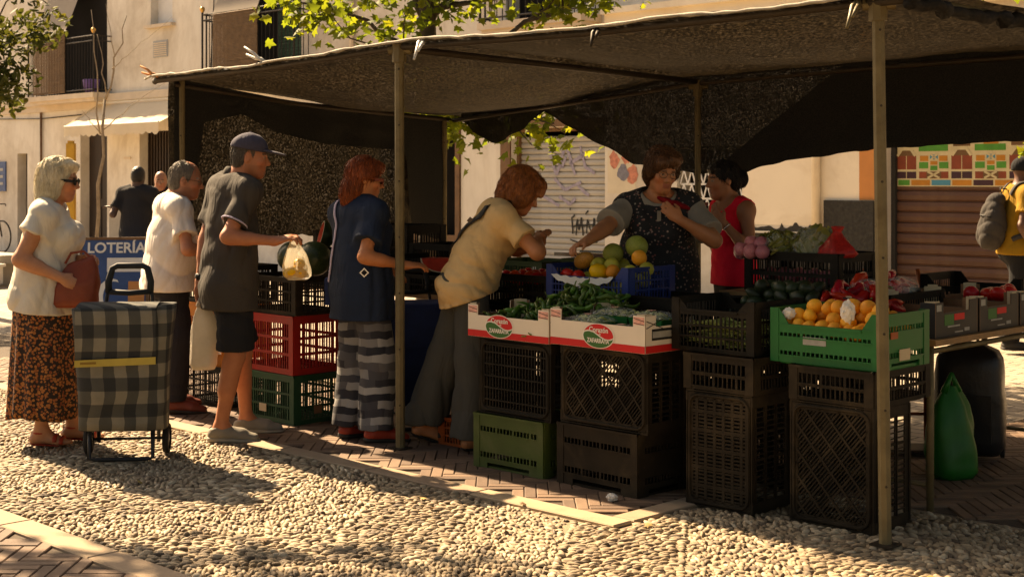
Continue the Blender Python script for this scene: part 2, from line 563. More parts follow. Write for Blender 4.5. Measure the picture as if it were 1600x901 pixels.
# bricks laid in herringbone ---------------------------------
def brick_mesh():
    mb = MB()
    L, W, c = 0.238, 0.057, 0.004
    for z, e in ((-0.03, 0), (-0.004, 0), (0.0, c)):
        mb.v += [(-L / 2 + e, -W / 2 + e, z), (L / 2 - e, -W / 2 + e, z), (L / 2 - e, W / 2 - e, z), (-L / 2 + e, W / 2 - e, z)]
    for r in (0, 4):
        for k in range(4):
            mb.f.append((r + k, r + (k + 1) % 4, r + 4 + (k + 1) % 4, r + 4 + k))
    mb.f.append((8, 9, 10, 11))
    mb.m = [0] * len(mb.f)
    return mb
def lay_bricks():
    n, W = 4, 0.0605
    cand = []
    for i in range(-75, 75):
        for j in range(70, 205):
            if (i - j) % (2 * n) == 0:
                cand.append(((i + n / 2) * W, (j + 0.5) * W, 0.0))
            if (j - i) % (2 * n) == 1:
                cand.append(((i + 0.5) * W, (j + n / 2) * W, PI / 2))
    sel = {'s': [], 'f': []}
    for (x, y, r) in cand:
        dx, dy = x - OX, y - OY
        a, b = UX * dx + UY * dy, VX * dx + VY * dy
        if not in_frame(Vector((x, y, 0)), 60):
            continue
        if -6.5 < a < BRA - 0.14 and PB1 + 0.14 - 0.01 < b < 2.2:
            sel['s'].append((x, y, r, b))
        elif a > BRA + .02 and .80 < b < 3.6:
            sel['s'].append((x, y, r, b + 3))
        elif b < PB0 - 0.14:
            sel['f'].append((x, y, r, b))
    base = brick_mesh()
    shared = base.mesh('brick', 'brick_paver')
    for key, par, lim in (('f', brk_f, 300), ('s', brk_s, 300)):
        lst = sel[key]
        lst.sort(key=lambda t: (t[1] if key == 'f' else abs(t[3] + 0.2) * 2 + t[1] * 0.2))
        rest = MB()
        for q, (x, y, r, b) in enumerate(lst):
            rz = r + random.gauss(0, 0.006)
            z = random.gauss(0, 0.0012)
            if q < lim:
                link('brick', shared, par, (x, y, z), (random.gauss(0, .006), random.gauss(0, .003), rz))
            else:
                c, s = math.cos(rz), math.sin(rz)
                rest.add([(x + p[0] * c - p[1] * s, y + p[0] * s + p[1] * c, p[2] + z) for p in base.v], base.f)
        if rest.v:
            o = rest.obj('bricks', 'brick_paver', par)
            o['kind'] = 'stuff'
lay_bricks()

# smooth stone edging between bricks and pebbles
def edging(par, segs):
    for (a0, a1, b0, b1, axis) in segs:
        p = a0 if axis == 'a' else b0
        end = a1 if axis == 'a' else b1
        while p < end - 0.02:
            ln = min(random.uniform(0.7, 0.95), end - p)
            mb = MB()
            x0, x1, y0, y1 = (p, p + ln - 0.006, b0, b1) if axis == 'a' else (a0, a1, p, p + ln - 0.006)
            e = 0.006
            for z, k in ((-0.05, 0), (0.0, 0), (0.005, e)):
                mb.v += [S(x0 + k, y0 + k, z), S(x1 - k, y0 + k, z), S(x1 - k, y1 - k, z), S(x0 + k, y1 - k, z)]
            for r in (0, 4):
                for k in range(4):
                    mb.f.append((r + k, r + (k + 1) % 4, r + 4 + (k + 1) % 4, r + 4 + k))
            mb.f.append((8, 9, 10, 11)); mb.m = [0] * 9
            mb.obj('edging_stone', 'border_stone', par)
            p += ln
edging(brk_f, [(-3.0, 4.0, PB0 - 0.15, PB0, 'a')])
edging(brk_s, [(-6.0, BRA, PB1, PB1 + 0.13, 'a'), (BRA - 0.13, BRA, PB1 + 0.136, 1.2, 'b')])

# ------------------------------------------------------------------ the building across the square (local x = a, y = into the wall)
FB = 8.9
bld = empty('apartment_building', S(0, FB, 0), ROT)
tag(bld, 'white plastered building with balconies, awnings and roller shutters behind the stall', 'building')
OPEN = [(-22.75, -22.3, 0.0, 2.09), (-21.4, -19.0, 3.25, 5.6), (-20.05, -19.0, 0.0, 2.72), (-17.8, -16.2, 0.0, 2.45), (-17.4, -16.65, 4.42, 5.7),
        (-15.0, -12.75, 3.32, 5.7), (-10.3, -8.92, 0.0, 2.6), (-7.88, -6.15, 0.0, 2.25), (-4.95, -3.95, 0.75, 1.95), (-2.0, 1.6, 0.0, 2.25), (-8.0, -6.9, 3.75, 6.0)]
def wall_mesh(x0, x1, z0, z1, ops, depth):
    mb = MB()
    xs = sorted({x0, x1, *[o[0] for o in ops], *[o[1] for o in ops]})
    zs = sorted({z0, z1, *[o[2] for o in ops], *[o[3] for o in ops]})
    for i in range(len(xs) - 1):
        for j in range(len(zs) - 1):
            cx, cz = (xs[i] + xs[i + 1]) / 2, (zs[j] + zs[j + 1]) / 2
            if any(o[0] < cx < o[1] and o[2] < cz < o[3] for o in ops):
                continue
            mb.add([(xs[i], 0, zs[j]), (xs[i + 1], 0, zs[j]), (xs[i + 1], 0, zs[j + 1]), (xs[i], 0, zs[j + 1])], [(0, 1, 2, 3)])
    for (a, b, c, d) in ops:
        mb.add([(a, 0, c), (a, depth, c), (a, depth, d), (a, 0, d)], [(0, 1, 2, 3)])
        mb.add([(b, 0, c), (b, 0, d), (b, depth, d), (b, depth, c)], [(0, 1, 2, 3)])
        mb.add([(a, 0, d), (a, depth, d), (b, depth, d), (b, 0, d)], [(0, 1, 2, 3)])
        mb.add([(a, 0, c), (b, 0, c), (b, depth, c), (a, depth, c)], [(0, 1, 2, 3)])
    # the rest of the block behind the front
    mb.add([(x0, 0, z0), (x0, 8, z0), (x0, 8, z1), (x0, 0, z1)], [(0, 3, 2, 1)])
    mb.add([(x1, 0, z0), (x1, 8, z0), (x1, 8, z1), (x1, 0, z1)], [(0, 1, 2, 3)])
    mb.add([(x0, 0, z1), (x1, 0, z1), (x1, 8, z1), (x0, 8, z1)], [(0, 1, 2, 3)])
    mb.add([(x0, 8, z0), (x1, 8, z0), (x1, 8, z1), (x0, 8, z1)], [(0, 1, 2, 3)])
    return mb
wall_mesh(-36, 12, -0.05, 11.0, OPEN, 0.28).obj('wall', 'plaster', bld)
mb = MB()
for (a, b, c, d) in OPEN:
    if (a, d) in ((-7.88, 2.25), (-2.0, 2.25)): continue
    mb = MB(); mb.b2(a - .05, b + .05, 0.282, 0.30, c - .05, d + .05); mb.obj('dark_interior', 'void', bld)
# band between the floors, cornice
mb = MB()
mb.b2(-24.5, -16.0, -0.10, -0.002, 3.06, 3.20); mb.b2(-24.5, -16.0, -0.05, -0.003, 2.94, 3.06)
mb.obj('ledge', 'ledge_paint', bld)
mb = MB()
mb.b2(-6.1, 4.0, -0.12, -0.002, 3.42, 3.52); mb.b2(-6.1, 4.0, -0.07, -0.003, 3.52, 3.70); mb.b2(-6.1, 4.0, -0.16, -0.004, 3.70, 3.78)
mb.obj('cornice', 'plaster_cream', bld)
# dado, plaque, cream and orange paint fields
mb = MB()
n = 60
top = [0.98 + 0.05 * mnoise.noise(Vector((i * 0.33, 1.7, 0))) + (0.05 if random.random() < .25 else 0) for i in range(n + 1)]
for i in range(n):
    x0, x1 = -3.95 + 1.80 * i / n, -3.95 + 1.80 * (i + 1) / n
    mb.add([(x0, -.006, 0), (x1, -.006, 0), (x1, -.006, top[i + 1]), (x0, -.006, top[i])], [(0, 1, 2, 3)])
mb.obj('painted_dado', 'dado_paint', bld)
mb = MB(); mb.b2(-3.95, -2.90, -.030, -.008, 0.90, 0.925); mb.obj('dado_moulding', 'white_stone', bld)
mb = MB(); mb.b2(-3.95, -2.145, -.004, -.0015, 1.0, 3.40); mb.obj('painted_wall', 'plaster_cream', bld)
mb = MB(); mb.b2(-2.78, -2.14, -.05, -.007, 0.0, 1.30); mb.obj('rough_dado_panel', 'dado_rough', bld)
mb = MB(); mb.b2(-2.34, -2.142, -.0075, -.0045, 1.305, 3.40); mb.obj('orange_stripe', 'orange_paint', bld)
mb = MB(); mb.tube([(-2.88, -.06, 1.0), (-2.88, -.06, 3.38)], 0.05, 10); mb.tube([(-2.88, -.06, 0.0), (-2.88, -.06, 1.0)], 0.052, 10, 1)
mb.obj('drainpipe', ['plaster_cream', 'dado_paint'], bld, True)
mb = MB(); mb.tube([(-11.38, -.05, 0.0), (-11.38, -.05, 10.0)], 0.035, 8); mb.obj('drainpipe', 'ledge_paint', bld, True)
mb = MB(); mb.tube([(-21.6, -.04, 0.0), (-21.62, -.04, 2.93)], 0.025, 8); mb.obj('drainpipe', 'brown_frame', bld, True)
# roller shutters, slat by slat
def shutter(x0, x1, z1, pitch, m, slat_m):
    fr = MB()
    fr.b2(x0 - .002, x0 + .05, .10, .20, 0, z1); fr.b2(x1 - .05, x1 + .002, .10, .20, 0, z1); fr.b2(x0 + .05, x1 - .05, .10, .26, z1 - .05, z1)
    sh = fr.obj('roller_shutter', m, bld)
    mb = MB()
    w = x1 - x0 - .10
    prof = [(0.02, 0.0), (0.0, pitch * .12), (-0.008, pitch * .5), (0.0, pitch * .86), (0.02, pitch * .95)]
    for i in range(len(prof) - 1):
        (y0, za), (y1, zb) = prof[i], prof[i + 1]
        mb.add([(-w / 2, y0, za), (w / 2, y0, za), (w / 2, y1, zb), (-w / 2, y1, zb)], [(0, 1, 2, 3)])
    mb.add([(-w / 2, .021, 0), (w / 2, .021, 0), (w / 2, .021, pitch), (-w / 2, .021, pitch)], [(0, 1, 2, 3)])
    me = mb.mesh('slat', slat_m)
    k = 0
    while (k + 1) * pitch < z1 - .045:
        link('slat', me, sh, ((x0 + x1) / 2, .15, k * pitch + .004))
        k += 1
    return sh
sh1 = shutter(-7.88, -6.15, 2.25, 0.082, 'brown_frame', 'shutter_grey')
sh2 = shutter(-2.0, 1.6, 2.25, 0.118, 'dado_paint', 'shutter_brown')
# sprayed scrawls on the grey shutter
def scrawl(name, m, strokes, r, par, y):
    for st in strokes:
        mb = MB()
        pts = []
        for k in range(len(st) - 1):
            (xa, za), (xb, zb) = st[k], st[k + 1]
            for t in range(4):
                u = t / 4
                pts.append((xa + (xb - xa) * u + random.gauss(0, .004), y, za + (zb - za) * u + random.gauss(0, .004)))
        pts.append((st[-1][0], y, st[-1][1]))
        for k in range(len(pts) - 1):
            mb.beam(pts[k], pts[k + 1], r * random.uniform(.8, 1.2), .003, (0, -1, 0))
        mb.obj(name, m, par)
scrawl('black_graffiti', 'black_spray', [[(-6.85, .80), (-6.86, 1.02), (-6.81, 1.06)], [(-6.79, .78), (-6.77, 1.0), (-6.73, .85), (-6.69, 1.02), (-6.66, .78)], [(-6.86, .9), (-6.45, .93)], [(-6.6, .8), (-6.58, 1.0), (-6.5, .8), (-6.46, 1.02), (-6.42, .78)], [(-6.9, .72), (-6.7, .67), (-6.4, .70)], [(-6.62, 1.06), (-6.57, 1.12)], [(-6.9, 1.12), (-6.89, 1.15)]], .022, sh1, .138)
scrawl('violet_graffiti', 'violet_spray', [[(-7.3, 1.98), (-7.15, 1.6), (-7.0, 1.98)], [(-6.95, 1.95), (-6.8, 1.6)], [(-7.2, 1.55), (-7.0, 1.4), (-6.7, 1.5)], [(-7.4, 1.3), (-7.1, 1.18)], [(-6.72, 1.98), (-6.62, 1.7), (-6.45, 1.62)], [(-6.75, 1.45), (-6.55, 1.32)], [(-7.6, 1.6), (-7.45, 1.45)], [(-7.22, 1.9), (-7.05, 1.7), (-6.98, 1.85)], [(-6.9, 1.75), (-6.6, 1.9)], [(-7.1, 1.3), (-6.9, 1.2), (-6.8, 1.28)]], .045, sh1, .1385)
# painted mural on the upper slats of the brown shutter
def mural():
    mb = MB()
    names = ['mural_cream', 'mural_green', 'mural_orange', 'mural_red', 'mural_plum', 'mural_blue', 'mural_brown']
    def q(x0, x1, z0, z1, m, y=.1375):
        mb.b2(x0, x1, y - .001, y, z0, z1, m)
    def bar(xa, za, xb, zb, w=.035, m=0):
        mb.beam((xa, .134, za), (xb, .134, zb), w, .002, (0, -1, 0), m)
    x0, z0 = -1.94, 1.462
    q(x0, 1.54, z0, 2.19, 0, .1392)
    cols = [1, 2, 5, 2, 4, 2, 1, 2, 5, 2]
    x = x0 + .01
    for i, c in enumerate(cols):
        w = .16 if i == 0 else .245
        q(x, x + w - .02, z0 + .012, z0 + .072, c)
        x += w
    unit = 0.66
    for k in range(-1, 6):
        xc = x0 + 0.11 + k * unit            # centre of a dark arch
        def clip(a, b): return max(a, x0), min(b, 1.53)
        for (a, b, za, zb, c) in [(-.12, -.005, 1.55, 1.625, 4), (.005, .12, 1.55, 1.625, 4), (-.12, -.005, 1.65, 1.80, 3), (.005, .12, 1.65, 1.80, 3), (-.09, .09, 1.80, 1.86, 6),
                                  (.155, .245, 1.55, 1.625, 3), (.245, .42, 1.55, 1.625, 6), (.42, .505, 1.55, 1.625, 3), (.155, .265, 1.66, 1.73, 1), (.165, .265, 1.74, 1.80, 2),
                                  (.29, .375, 1.64, 1.69, 1), (.29, .375, 1.70, 1.74, 2), (.395, .505, 1.66, 1.73, 1), (.395, .495, 1.74, 1.80, 2), (.285, .38, 1.76, 1.81, 5), (.15, .5, 1.85, 1.92, 1), (.25, .42, 1.92, 1.99, 2), (-.1, .1, 1.9, 2.0, 6), (-.13, .13, 2.02, 2.1, 3), (.17, .49, 2.02, 2.12, 5)]:
            a, b = clip(xc + a, xc + b)
            if b - a > .01: q(a, b, za, zb, c)
        if xc > x0 and xc + .5 < 1.5:
            bar(xc + .26, 1.555, xc + .40, 1.625, .022); bar(xc + .40, 1.555, xc + .26, 1.625, .022)
            bar(xc + .29, 1.75, xc + .38, 1.82, .02); bar(xc + .38, 1.75, xc + .29, 1.82, .02)
            bar(xc - .11, 1.80, xc - .05, 1.88, .03); bar(xc + .11, 1.80, xc + .05, 1.88, .03)
    return mb.obj('painted_mural', names, sh2)
mural()
# door leaves and frames
mb = MB(); mb.b2(-22.75, -22.3, .2, .25, 0, 2.09); mb.obj('door', 'dark_wood', bld)
d = MB(); d.b2(-20.05, -19.0, .2, .25, 0, 2.72); do = d.obj('door', 'dark_wood', bld)
mb = MB()
for i in range(2):
    for z0, z1 in ((.2, 1.0), (1.15, 2.5)):
        mb.b2(-19.98 + i * .5, -19.56 + i * .5, .185, .199, z0, z1)
mb.obj('door_panels', 'dark_wood', do)
mb = MB(); mb.b2(-17.8, -16.2, .2, .25, 0, 2.45)
for i in range(16): mb.b2(-17.78 + i * .1, -17.74 + i * .1, .17, .199, 0, 2.44)
mb.obj('door', 'dark_wood', bld)
mb = MB()
for x in (-10.3, -9.72, -9.5, -9.02): mb.b2(x, x + .09, -.03, .12, 0, 2.6)
mb.b2(-10.3, -8.93, -.032, .121, 2.5, 2.6); mb.b2(-10.21, -9.02, .0, .1, .62, .72); mb.b2(-10.2, -9.03, .02, .08, 0, .6)
mb.obj('door_frame', 'brown_frame', bld)
mb = MB(); mb.b2(-8.08, -7.89, -.03, .02, 0, 2.3); mb.b2(-8.08, -6.1, -.031, .01, 2.26, 2.36); mb.obj('shutter_frame', 'brown_frame', bld)
# folding lattice grille
mb = MB()
for z in (.78, 1.12, 1.30, 1.48, 1.66, 1.92): mb.b2(-4.93, -3.97, .05, .065, z - .012, z + .012)
for zr in ((.78, 1.12), (1.12, 1.30), (1.30, 1.48), (1.48, 1.66), (1.66, 1.92)):
    for i in range(8):
        x = -4.93 + i * .12
        mb.beam((x, .045, zr[0]), (x + .06, .045, zr[1]), .018, .008, (0, -1, 0)); mb.beam((x + .06, .044, zr[1]), (x + .12, .044, zr[0]), .018, .008, (0, -1, 0))
mb.obj('window_grille', 'sign_white', bld)
# peeling posters
mb = MB(); mb.b2(-6.10, -5.62, -.004, -.0015, 1.36, 1.92); p1 = mb.obj('poster', 'paper_poster', bld)
mb = MB()
for (cx, cz, r, m) in ((-5.98, 1.80, .09, 0), (-5.84, 1.62, .10, 1), (-5.68, 1.60, .11, 0), (-5.78, 1.82, .07, 0)):
    pts = [(cx + r * (1 + .25 * random.uniform(-1, 1)) * math.cos(t), -.0065 - .0004 * m, cz + r * (1.15 + .3 * random.uniform(-1, 1)) * math.sin(t)) for t in [2 * PI * k / 14 for k in range(14)]]
    mb.add(pts, [tuple(range(14))], m)
mb.obj('poster_print', ['poster_rose', 'poster_grey'], p1)
mb = MB(); mb.b2(-24.2, -23.25, -.03, -.002, 1.28, 1.92); sg = mb.obj('blue_sign', 'sign_blue', bld)
mb = MB()
for z in (1.45, 1.6, 1.75): mb.b2(-24.1, -23.35, -.036, -.031, z - .03, z + .03)
mb.obj('sign_bars', 'sign_grey', sg)
# small window, vent
mb = MB(); mb.b2(-17.50, -16.55, -.10, .02, 4.36, 4.42); mb.obj('window_sill', 'ledge_paint', bld)
mb = MB(); mb.b2(-17.4, -16.65, .16, .2, 4.43, 5.69); w = mb.obj('window', 'sign_white', bld)
mb = MB(); mb.b2(-17.3, -16.8, -.012, -.002, 3.81, 4.12); w = mb.obj('vent', 'sign_grey', bld)
mb = MB()
for i in range(7): mb.b2(-17.27, -16.83, -.022, -.013, 3.835 + i * .038, 3.855 + i * .038)
mb.obj('vent_slats', 'ledge_paint', w)
# balconies
def balcony(x0, x1, z, h, blind, dep=.42):
    slab = MB(); slab.b2(x0, x1, -dep, -.003, z - .10, z); slab.b2(x0 + .04, x1 - .04, -dep + .05, -.004, z - .16, z - .10)
    B = slab.obj('balcony', 'ledge_paint', bld)
    r = MB()
    y = -dep + .03
    for zz in (z + .06, z + h - .10, z + h): r.tube([(x0 + .03, 0, zz), (x0 + .03, y, zz), (x1 - .03, y, zz), (x1 - .03, 0, zz)], .014, 6)
    k = int((x1 - x0) / .11)
    for i in range(k + 1):
        xx = x0 + .03 + (x1 - x0 - .06) * i / k
        r.tube([(xx, y, z), (xx, y, z + h)], .008, 5)
    for yy in (-.1, -.2, -.3):
        for xx in (x0 + .03, x1 - .03): r.tube([(xx, yy, z), (xx, yy, z + h)], .008, 5)
    for xx in (x0 + .03, x1 - .03): r.tube([(xx, y, z), (xx, y, z + h + .04)], .02, 6)
    r.obj('railing', 'iron', B)
    for xx in (x0 + .03, x1 - .03):
        g = MB(); g.lathe([(0.0, -.05), (.025, -.045), (.03, -.03), (.048, 0), (.045, .03), (.02, .055), (0, .06)], 10, (xx, y, z + h + .09))
        g.obj('finial', 'gold_ball', B, True)
    if blind:
        bl = MB()
        bx0, bx1, zt = blind
        n = 46
        for i in range(n):
            zz = z + .04 + (zt - z - .04) * i / n
            bl.tube([(bx0, y - .028, zz), (bx1, y - .028 + random.gauss(0, .003), zz)], .011, 4)
        bl.obj('reed_blind', 'reed_blind', B)
        c = MB()
        c.grid(lambda u, v: (bx0 + (bx1 - bx0) * u, (y - .03) + (.05 - y) * v, zt + (z + 2.35 - zt) * v - .05 * math.sin(PI * v)), 6, 8)
        c.obj('sun_awning', 'awning_grey', B, True)
    return B
bal = balcony(-21.5, -18.8, 3.22, 1.1, (-21.2, -19.9, 4.45))
mb = MB(); mb.lathe([(0, 0), (.13, 0), (.17, .26), (.15, .27), (.14, .2), (0, .2)], 14, (-19.25, -.2, 3.225)); mb.obj('flower_pot', 'purple_pot', bal, True)
bal2 = balcony(-15.1, -12.4, 3.30, 1.1, (-14.7, -13.4, 4.40))
mb = MB()
for (x0, x1) in ((-15.0, -14.62), (-13.5, -12.78)):
    mb.b2(x0, x1, .06, .11, 3.33, 5.68)
    for i in range(40): mb.b2(x0 + .04, x1 - .04, .045, .059, 3.4 + i * .056, 3.435 + i * .056)
mb.obj('window_shutter', 'green_shutter', bld)
balcony(-8.15, -6.2, 3.72, 1.05, None)
# cream awning with a scalloped edge
def awning():
    mb = MB()
    x0, x1, yo = -19.3, -15.9, -.75
    mb.grid(lambda u, v: (x0 + (x1 - x0) * u, -.02 + (yo + .02) * v, 3.02 - .46 * v - .04 * math.sin(PI * v) + .015 * math.sin(u * 37) * v), 40, 8)
    def val(u, v):
        dz = .17 + .035 * abs(math.sin(u * 16 * PI))
        return (x0 + (x1 - x0) * u, yo - .004, 2.555 + .015 * math.sin(u * 37) - dz * v)
    mb.grid(val, 128, 2)
    mb.grid(lambda u, v: (x0, -.02 + (yo + .02) * u, (3.02 - .46 * u) - .2 * v * u), 4, 2)
    o = mb.obj('shop_awning', 'awning_canvas', bld, True)
    mb = MB(); mb.tube([(x0, -.02, 3.04), (x1, -.02, 3.04)], .04, 8); mb.tube([(x0, yo, 2.56), (x1, yo, 2.56)], .015, 6)
    mb.obj('awning_rod', 'sign_white', o)
awning()
# cables along the wall
for (pts, r) in (([(-24, -.03, 2.86), (-21.6, -.03, 2.80), (-19.5, -.03, 2.84)], .012), ([(-16.2, -.02, 3.3), (-15.4, -.02, 3.27), (-15.2, -.02, 5.5)], .010), ([(-12.2, -.02, 3.34), (-9, -.02, 3.27), (-6.4, -.02, 3.36)], .012), ([(-12.2, -.02, 5.0), (-11.42, -.02, 4.6)], .008)):
    mb = MB(); mb.tube(pts, r, 6); mb.obj('cable', 'iron', bld, True)
# small iron lamp bracket like details on the wall
mb = MB(); mb.b2(-18.35, -18.1, -.02, -.002, 1.93, 1.97); mb.obj('wall_slot', 'ledge_paint', bld)
mb = MB(); mb.b2(-18.9, -17.8, -.012, -.0025, 0, .95); mb.obj('painted_dado', 'concrete', bld)

# ------------------------------------------------------------------ trees
def leaf_proto(lobes=True, s=1.0):
    """a five-lobed leaf, 1 m nominal, creased along its midrib"""
    out = [(0, -.5), (.16, -.42), (.46, -.36), (.30, -.12), (.52, .10), (.22, .14), (0, .55)] if lobes else [(0, -.5), (.2, -.25), (.24, 0), (.14, .3), (0, .55)]
    v = [(x, y, -abs(x) * .35 + .05 * y) for x, y in out] + [(-x, y, -abs(x) * .35 + .05 * y) for x, y in out[1:-1]] + [(0, -.05, .05)]
    n = len(out)
    c = len(v) - 1
    right = list(range(n))
    left = [0] + list(range(n, 2 * n - 2)) + [n - 1]
    f = [(right[i], right[i + 1], c) for i in range(n - 1)] + [(left[i + 1], left[i], c) for i in range(n - 1)]
    return np.array(v, dtype=np.float32), np.array(f, dtype=np.int32)
def rand_rot(nrm_bias):
    z = Vector((random.gauss(0, .6), random.gauss(0, .6), nrm_bias + random.gauss(0, .4))).normalized()
    q = z.to_track_quat('Z', 'Y')
    return (q.to_matrix() @ Matrix.Rotation(random.uniform(0, 2 * PI), 3, 'Z'))
def place_leaves(root, centres, size, m, n_single, lobes=True, part='leaves', bias=.6):
    """centres: list of leaf points. The largest in view become leaf objects, the rest one part"""
    lv, lf = leaf_proto(lobes)
    me = np_mesh('leaf', lv, lf, m, False)
    inv = root.matrix_world.inverted() if False else None
    vis = [c for c in centres if in_frame(c, 0) and (280 - 2222 * (c.z - 1.54) / c.y) > -5]
    vs_ = set(id(c) for c in vis)
    vis.sort(key=lambda c: c.y)
    singles = vis[:n_single]
    ids = set(id(c) for c in singles)
    for c in singles:
        o = link('leaf', me, root)
        o.matrix_basis = Matrix.Translation(c - root.location) @ rand_rot(bias).to_4x4() @ Matrix.Scale(size * random.uniform(.7, 1.2), 4)
    V, F = [], []
    k = 0
    for c in centres:
        if id(c) in ids: continue
        M = np.array(rand_rot(bias)) * (size * random.uniform(.7, 1.2))
        V.append(lv @ M.T.astype(np.float32) + np.array(c - root.location, dtype=np.float32))
        F.append(lf + k)
        k += len(lv)
    if V:
        o = link(part, np_mesh(part, np.concatenate(V), np.concatenate(F), m, False), root)
        o['kind'] = 'stuff'
def branch(mb, p0, p1, r0, r1, wob=.08, n=6):
    p0, p1 = Vector(p0), Vector(p1)
    L = (p1 - p0).length
    pts = []
    for i in range(n + 1):
        t = i / n
        w = Vector((random.gauss(0, 1), random.gauss(0, 1), random.gauss(0, .6))) * wob * L * .25 * math.sin(PI * t)
        pts.append(p0.lerp(p1, t) + w)
    mb.tube(pts, [r0 + (r1 - r0) * i / n for i in range(n + 1)], 7)
    return pts
def cloud(c, rad, n, squash=.8):
    out = []
    for _ in range(n):
        d = Vector((random.gauss(0, 1), random.gauss(0, 1), random.gauss(0, 1))).normalized()
        r = rad * random.random() ** .45
        out.append(Vector(c) + Vector((d.x * r, d.y * r, d.z * r * squash)))
    return out
def plane_tree():
    base = Vector((-0.80, 13.2, 0))
    t = empty('plane_tree', base)
    tag(t, 'plane tree with sunlit yellow-green leaves rising behind the stall canopy', 'tree')
    mb = MB()
    branch(mb, (0, 0, -.03), (0.02, 0, 2.6), .11, .085, .02)
    branch(mb, (0.02, 0, 2.58), (-.02, .05, 4.6), .085, .06, .05)
    mb.obj('trunk', 'bark', t, True)
    mb = MB()
    tips = []
    for (z, dx, dy, dz, r) in [(2.55, 1.6, -.3, .75, .035), (2.7, -1.1, -.3, .5, .03), (2.9, .9, .3, 1.0, .04), (3.0, -.6, .2, 1.1, .04), (2.45, .75, -1.3, -.35, .022), (2.5, -.35, -1.0, .2, .02), (3.3, 1.5, -.2, .7, .03), (2.5, 1.3, -1.2, -.10, .02), (3.6, .3, .4, 1.2, .03), (3.4, -.9, -.2, .6, .03), (2.5, .25, -1.0, -.35, .018), (3.1, 2.0, .2, .55, .03), (4.3, .8, 0, .9, .03), (4.4, -.8, .2, .8, .03), (2.45, .46, -.7, -.5, .014), (2.45, 1.17, -.7, -.42, .014), (2.45, .30, -.75, -.36, .012), (2.5, 1.05, -.6, -.30, .012)]:
        pts = branch(mb, (0, 0, z), (dx, dy, z + dz), r, .007, .25)
        tips += pts[1:]
        e = pts[-1]
        for _ in range(2):
            tips += branch(mb, pts[random.choice((3, 4))], e + Vector((random.uniform(-.4, .4), random.uniform(-.3, .3), random.uniform(-.3, .35))), .012, .004, .2, 3)[1:]
    mb.obj('branches', 'bark', t, True)
    cs = []
    for p in tips:
        w = p + base
        n = 24 if w.z > 3 else 10
        cs += cloud(w, .36, n)
    place_leaves(t, cs, .105, 'leaf_bright', 300)
plane_tree()
def dark_tree():
    base = Vector((-7.3, 17.6, 0))
    t = empty('street_tree', base)
    tag(t, 'dense dark green tree crown at the upper left edge before the balcony', 'tree')
    mb = MB(); branch(mb, (0, 0, -.03), (.05, 0, 2.3), .12, .10, .02); branch(mb, (.05, 0, 2.28), (.1, 0, 4.2), .10, .05, .05); mb.obj('trunk', 'bark', t, True)
    mb = MB(); cs = []
    for _ in range(26):
        an = random.uniform(0, 2 * PI)
        rr = random.uniform(.5, 1.5)
        e = Vector((rr * math.cos(an), rr * math.sin(an), random.uniform(2.85, 4.9)))
        branch(mb, (.05, 0, random.uniform(2.1, 3.2)), e, .03, .006, .2)
        cs += cloud(e + base, .42, 150)
    for e in ((1.25, -.4, 2.75), (1.15, -.5, 3.0), (1.35, -.2, 3.3), (1.0, -.5, 2.65), (.9, .2, 2.55), (1.4, -.3, 3.9)):
        branch(mb, (.05, 0, 2.6), e, .025, .006, .15)
        cs += cloud(Vector(e) + base, .36, 130, .7)
    mb.obj('branches', 'bark', t, True)
    place_leaves(t, cs, .115, 'leaf_dark', 150, False)
dark_tree()
def sapling():
    base = Vector((-7.05, 24.0, 0))
    t = empty('bare_sapling', base)
    tag(t, 'thin bare sapling with forked twigs before the dark wooden door', 'tree')
    mb = MB()
    branch(mb, (0, 0, -.03), (.18, 0, 2.9), .035, .022, .03)
    branch(mb, (.18, 0, 2.88), (.55, 0, 4.3), .022, .006, .08); branch(mb, (.1, 0, 2.3), (-.05, 0, 4.4), .016, .005, .06); branch(mb, (.2, 0, 3.0), (.02, .1, 4.0), .012, .004, .1)
    branch(mb, (.12, 0, 2.35), (.85, 0, 2.95), .012, .004, .1); branch(mb, (.3, 0, 3.4), (.7, 0, 3.75), .01, .003, .1); branch(mb, (.12, 0, 2.3), (-.2, 0, 2.7), .01, .003, .1); branch(mb, (.35, 0, 3.6), (.2, 0, 4.5), .009, .003, .1)
    branch(mb, (.85, 0, 2.95), (1.5, .1, 3.4), .005, .002, .1); branch(mb, (.7, 0, 3.75), (1.3, .1, 4.3), .004, .002, .1)
    mb.obj('trunk', 'bark_pale', t, True)
    sb = empty('tree_stake', (-7.38, 23.8, 0))
    tag(sb, 'ochre yellow wooden stake with pale blue ties beside the sapling', 'stake')
    mb = MB(); mb.box((0, 0, 1.06), (.13, .13, 2.16)); mb.box((0, 0, 2.16), (.09, .09, .05)); mb.obj('post', 'stake_yellow', sb)
    mb = MB(); mb.box((.02, 0, 1.72), (.19, .16, .07)); mb.box((.09, -.085, 1.55), (.06, .01, .12)); mb.obj('tie', 'tape_blue', sb)
sapling()
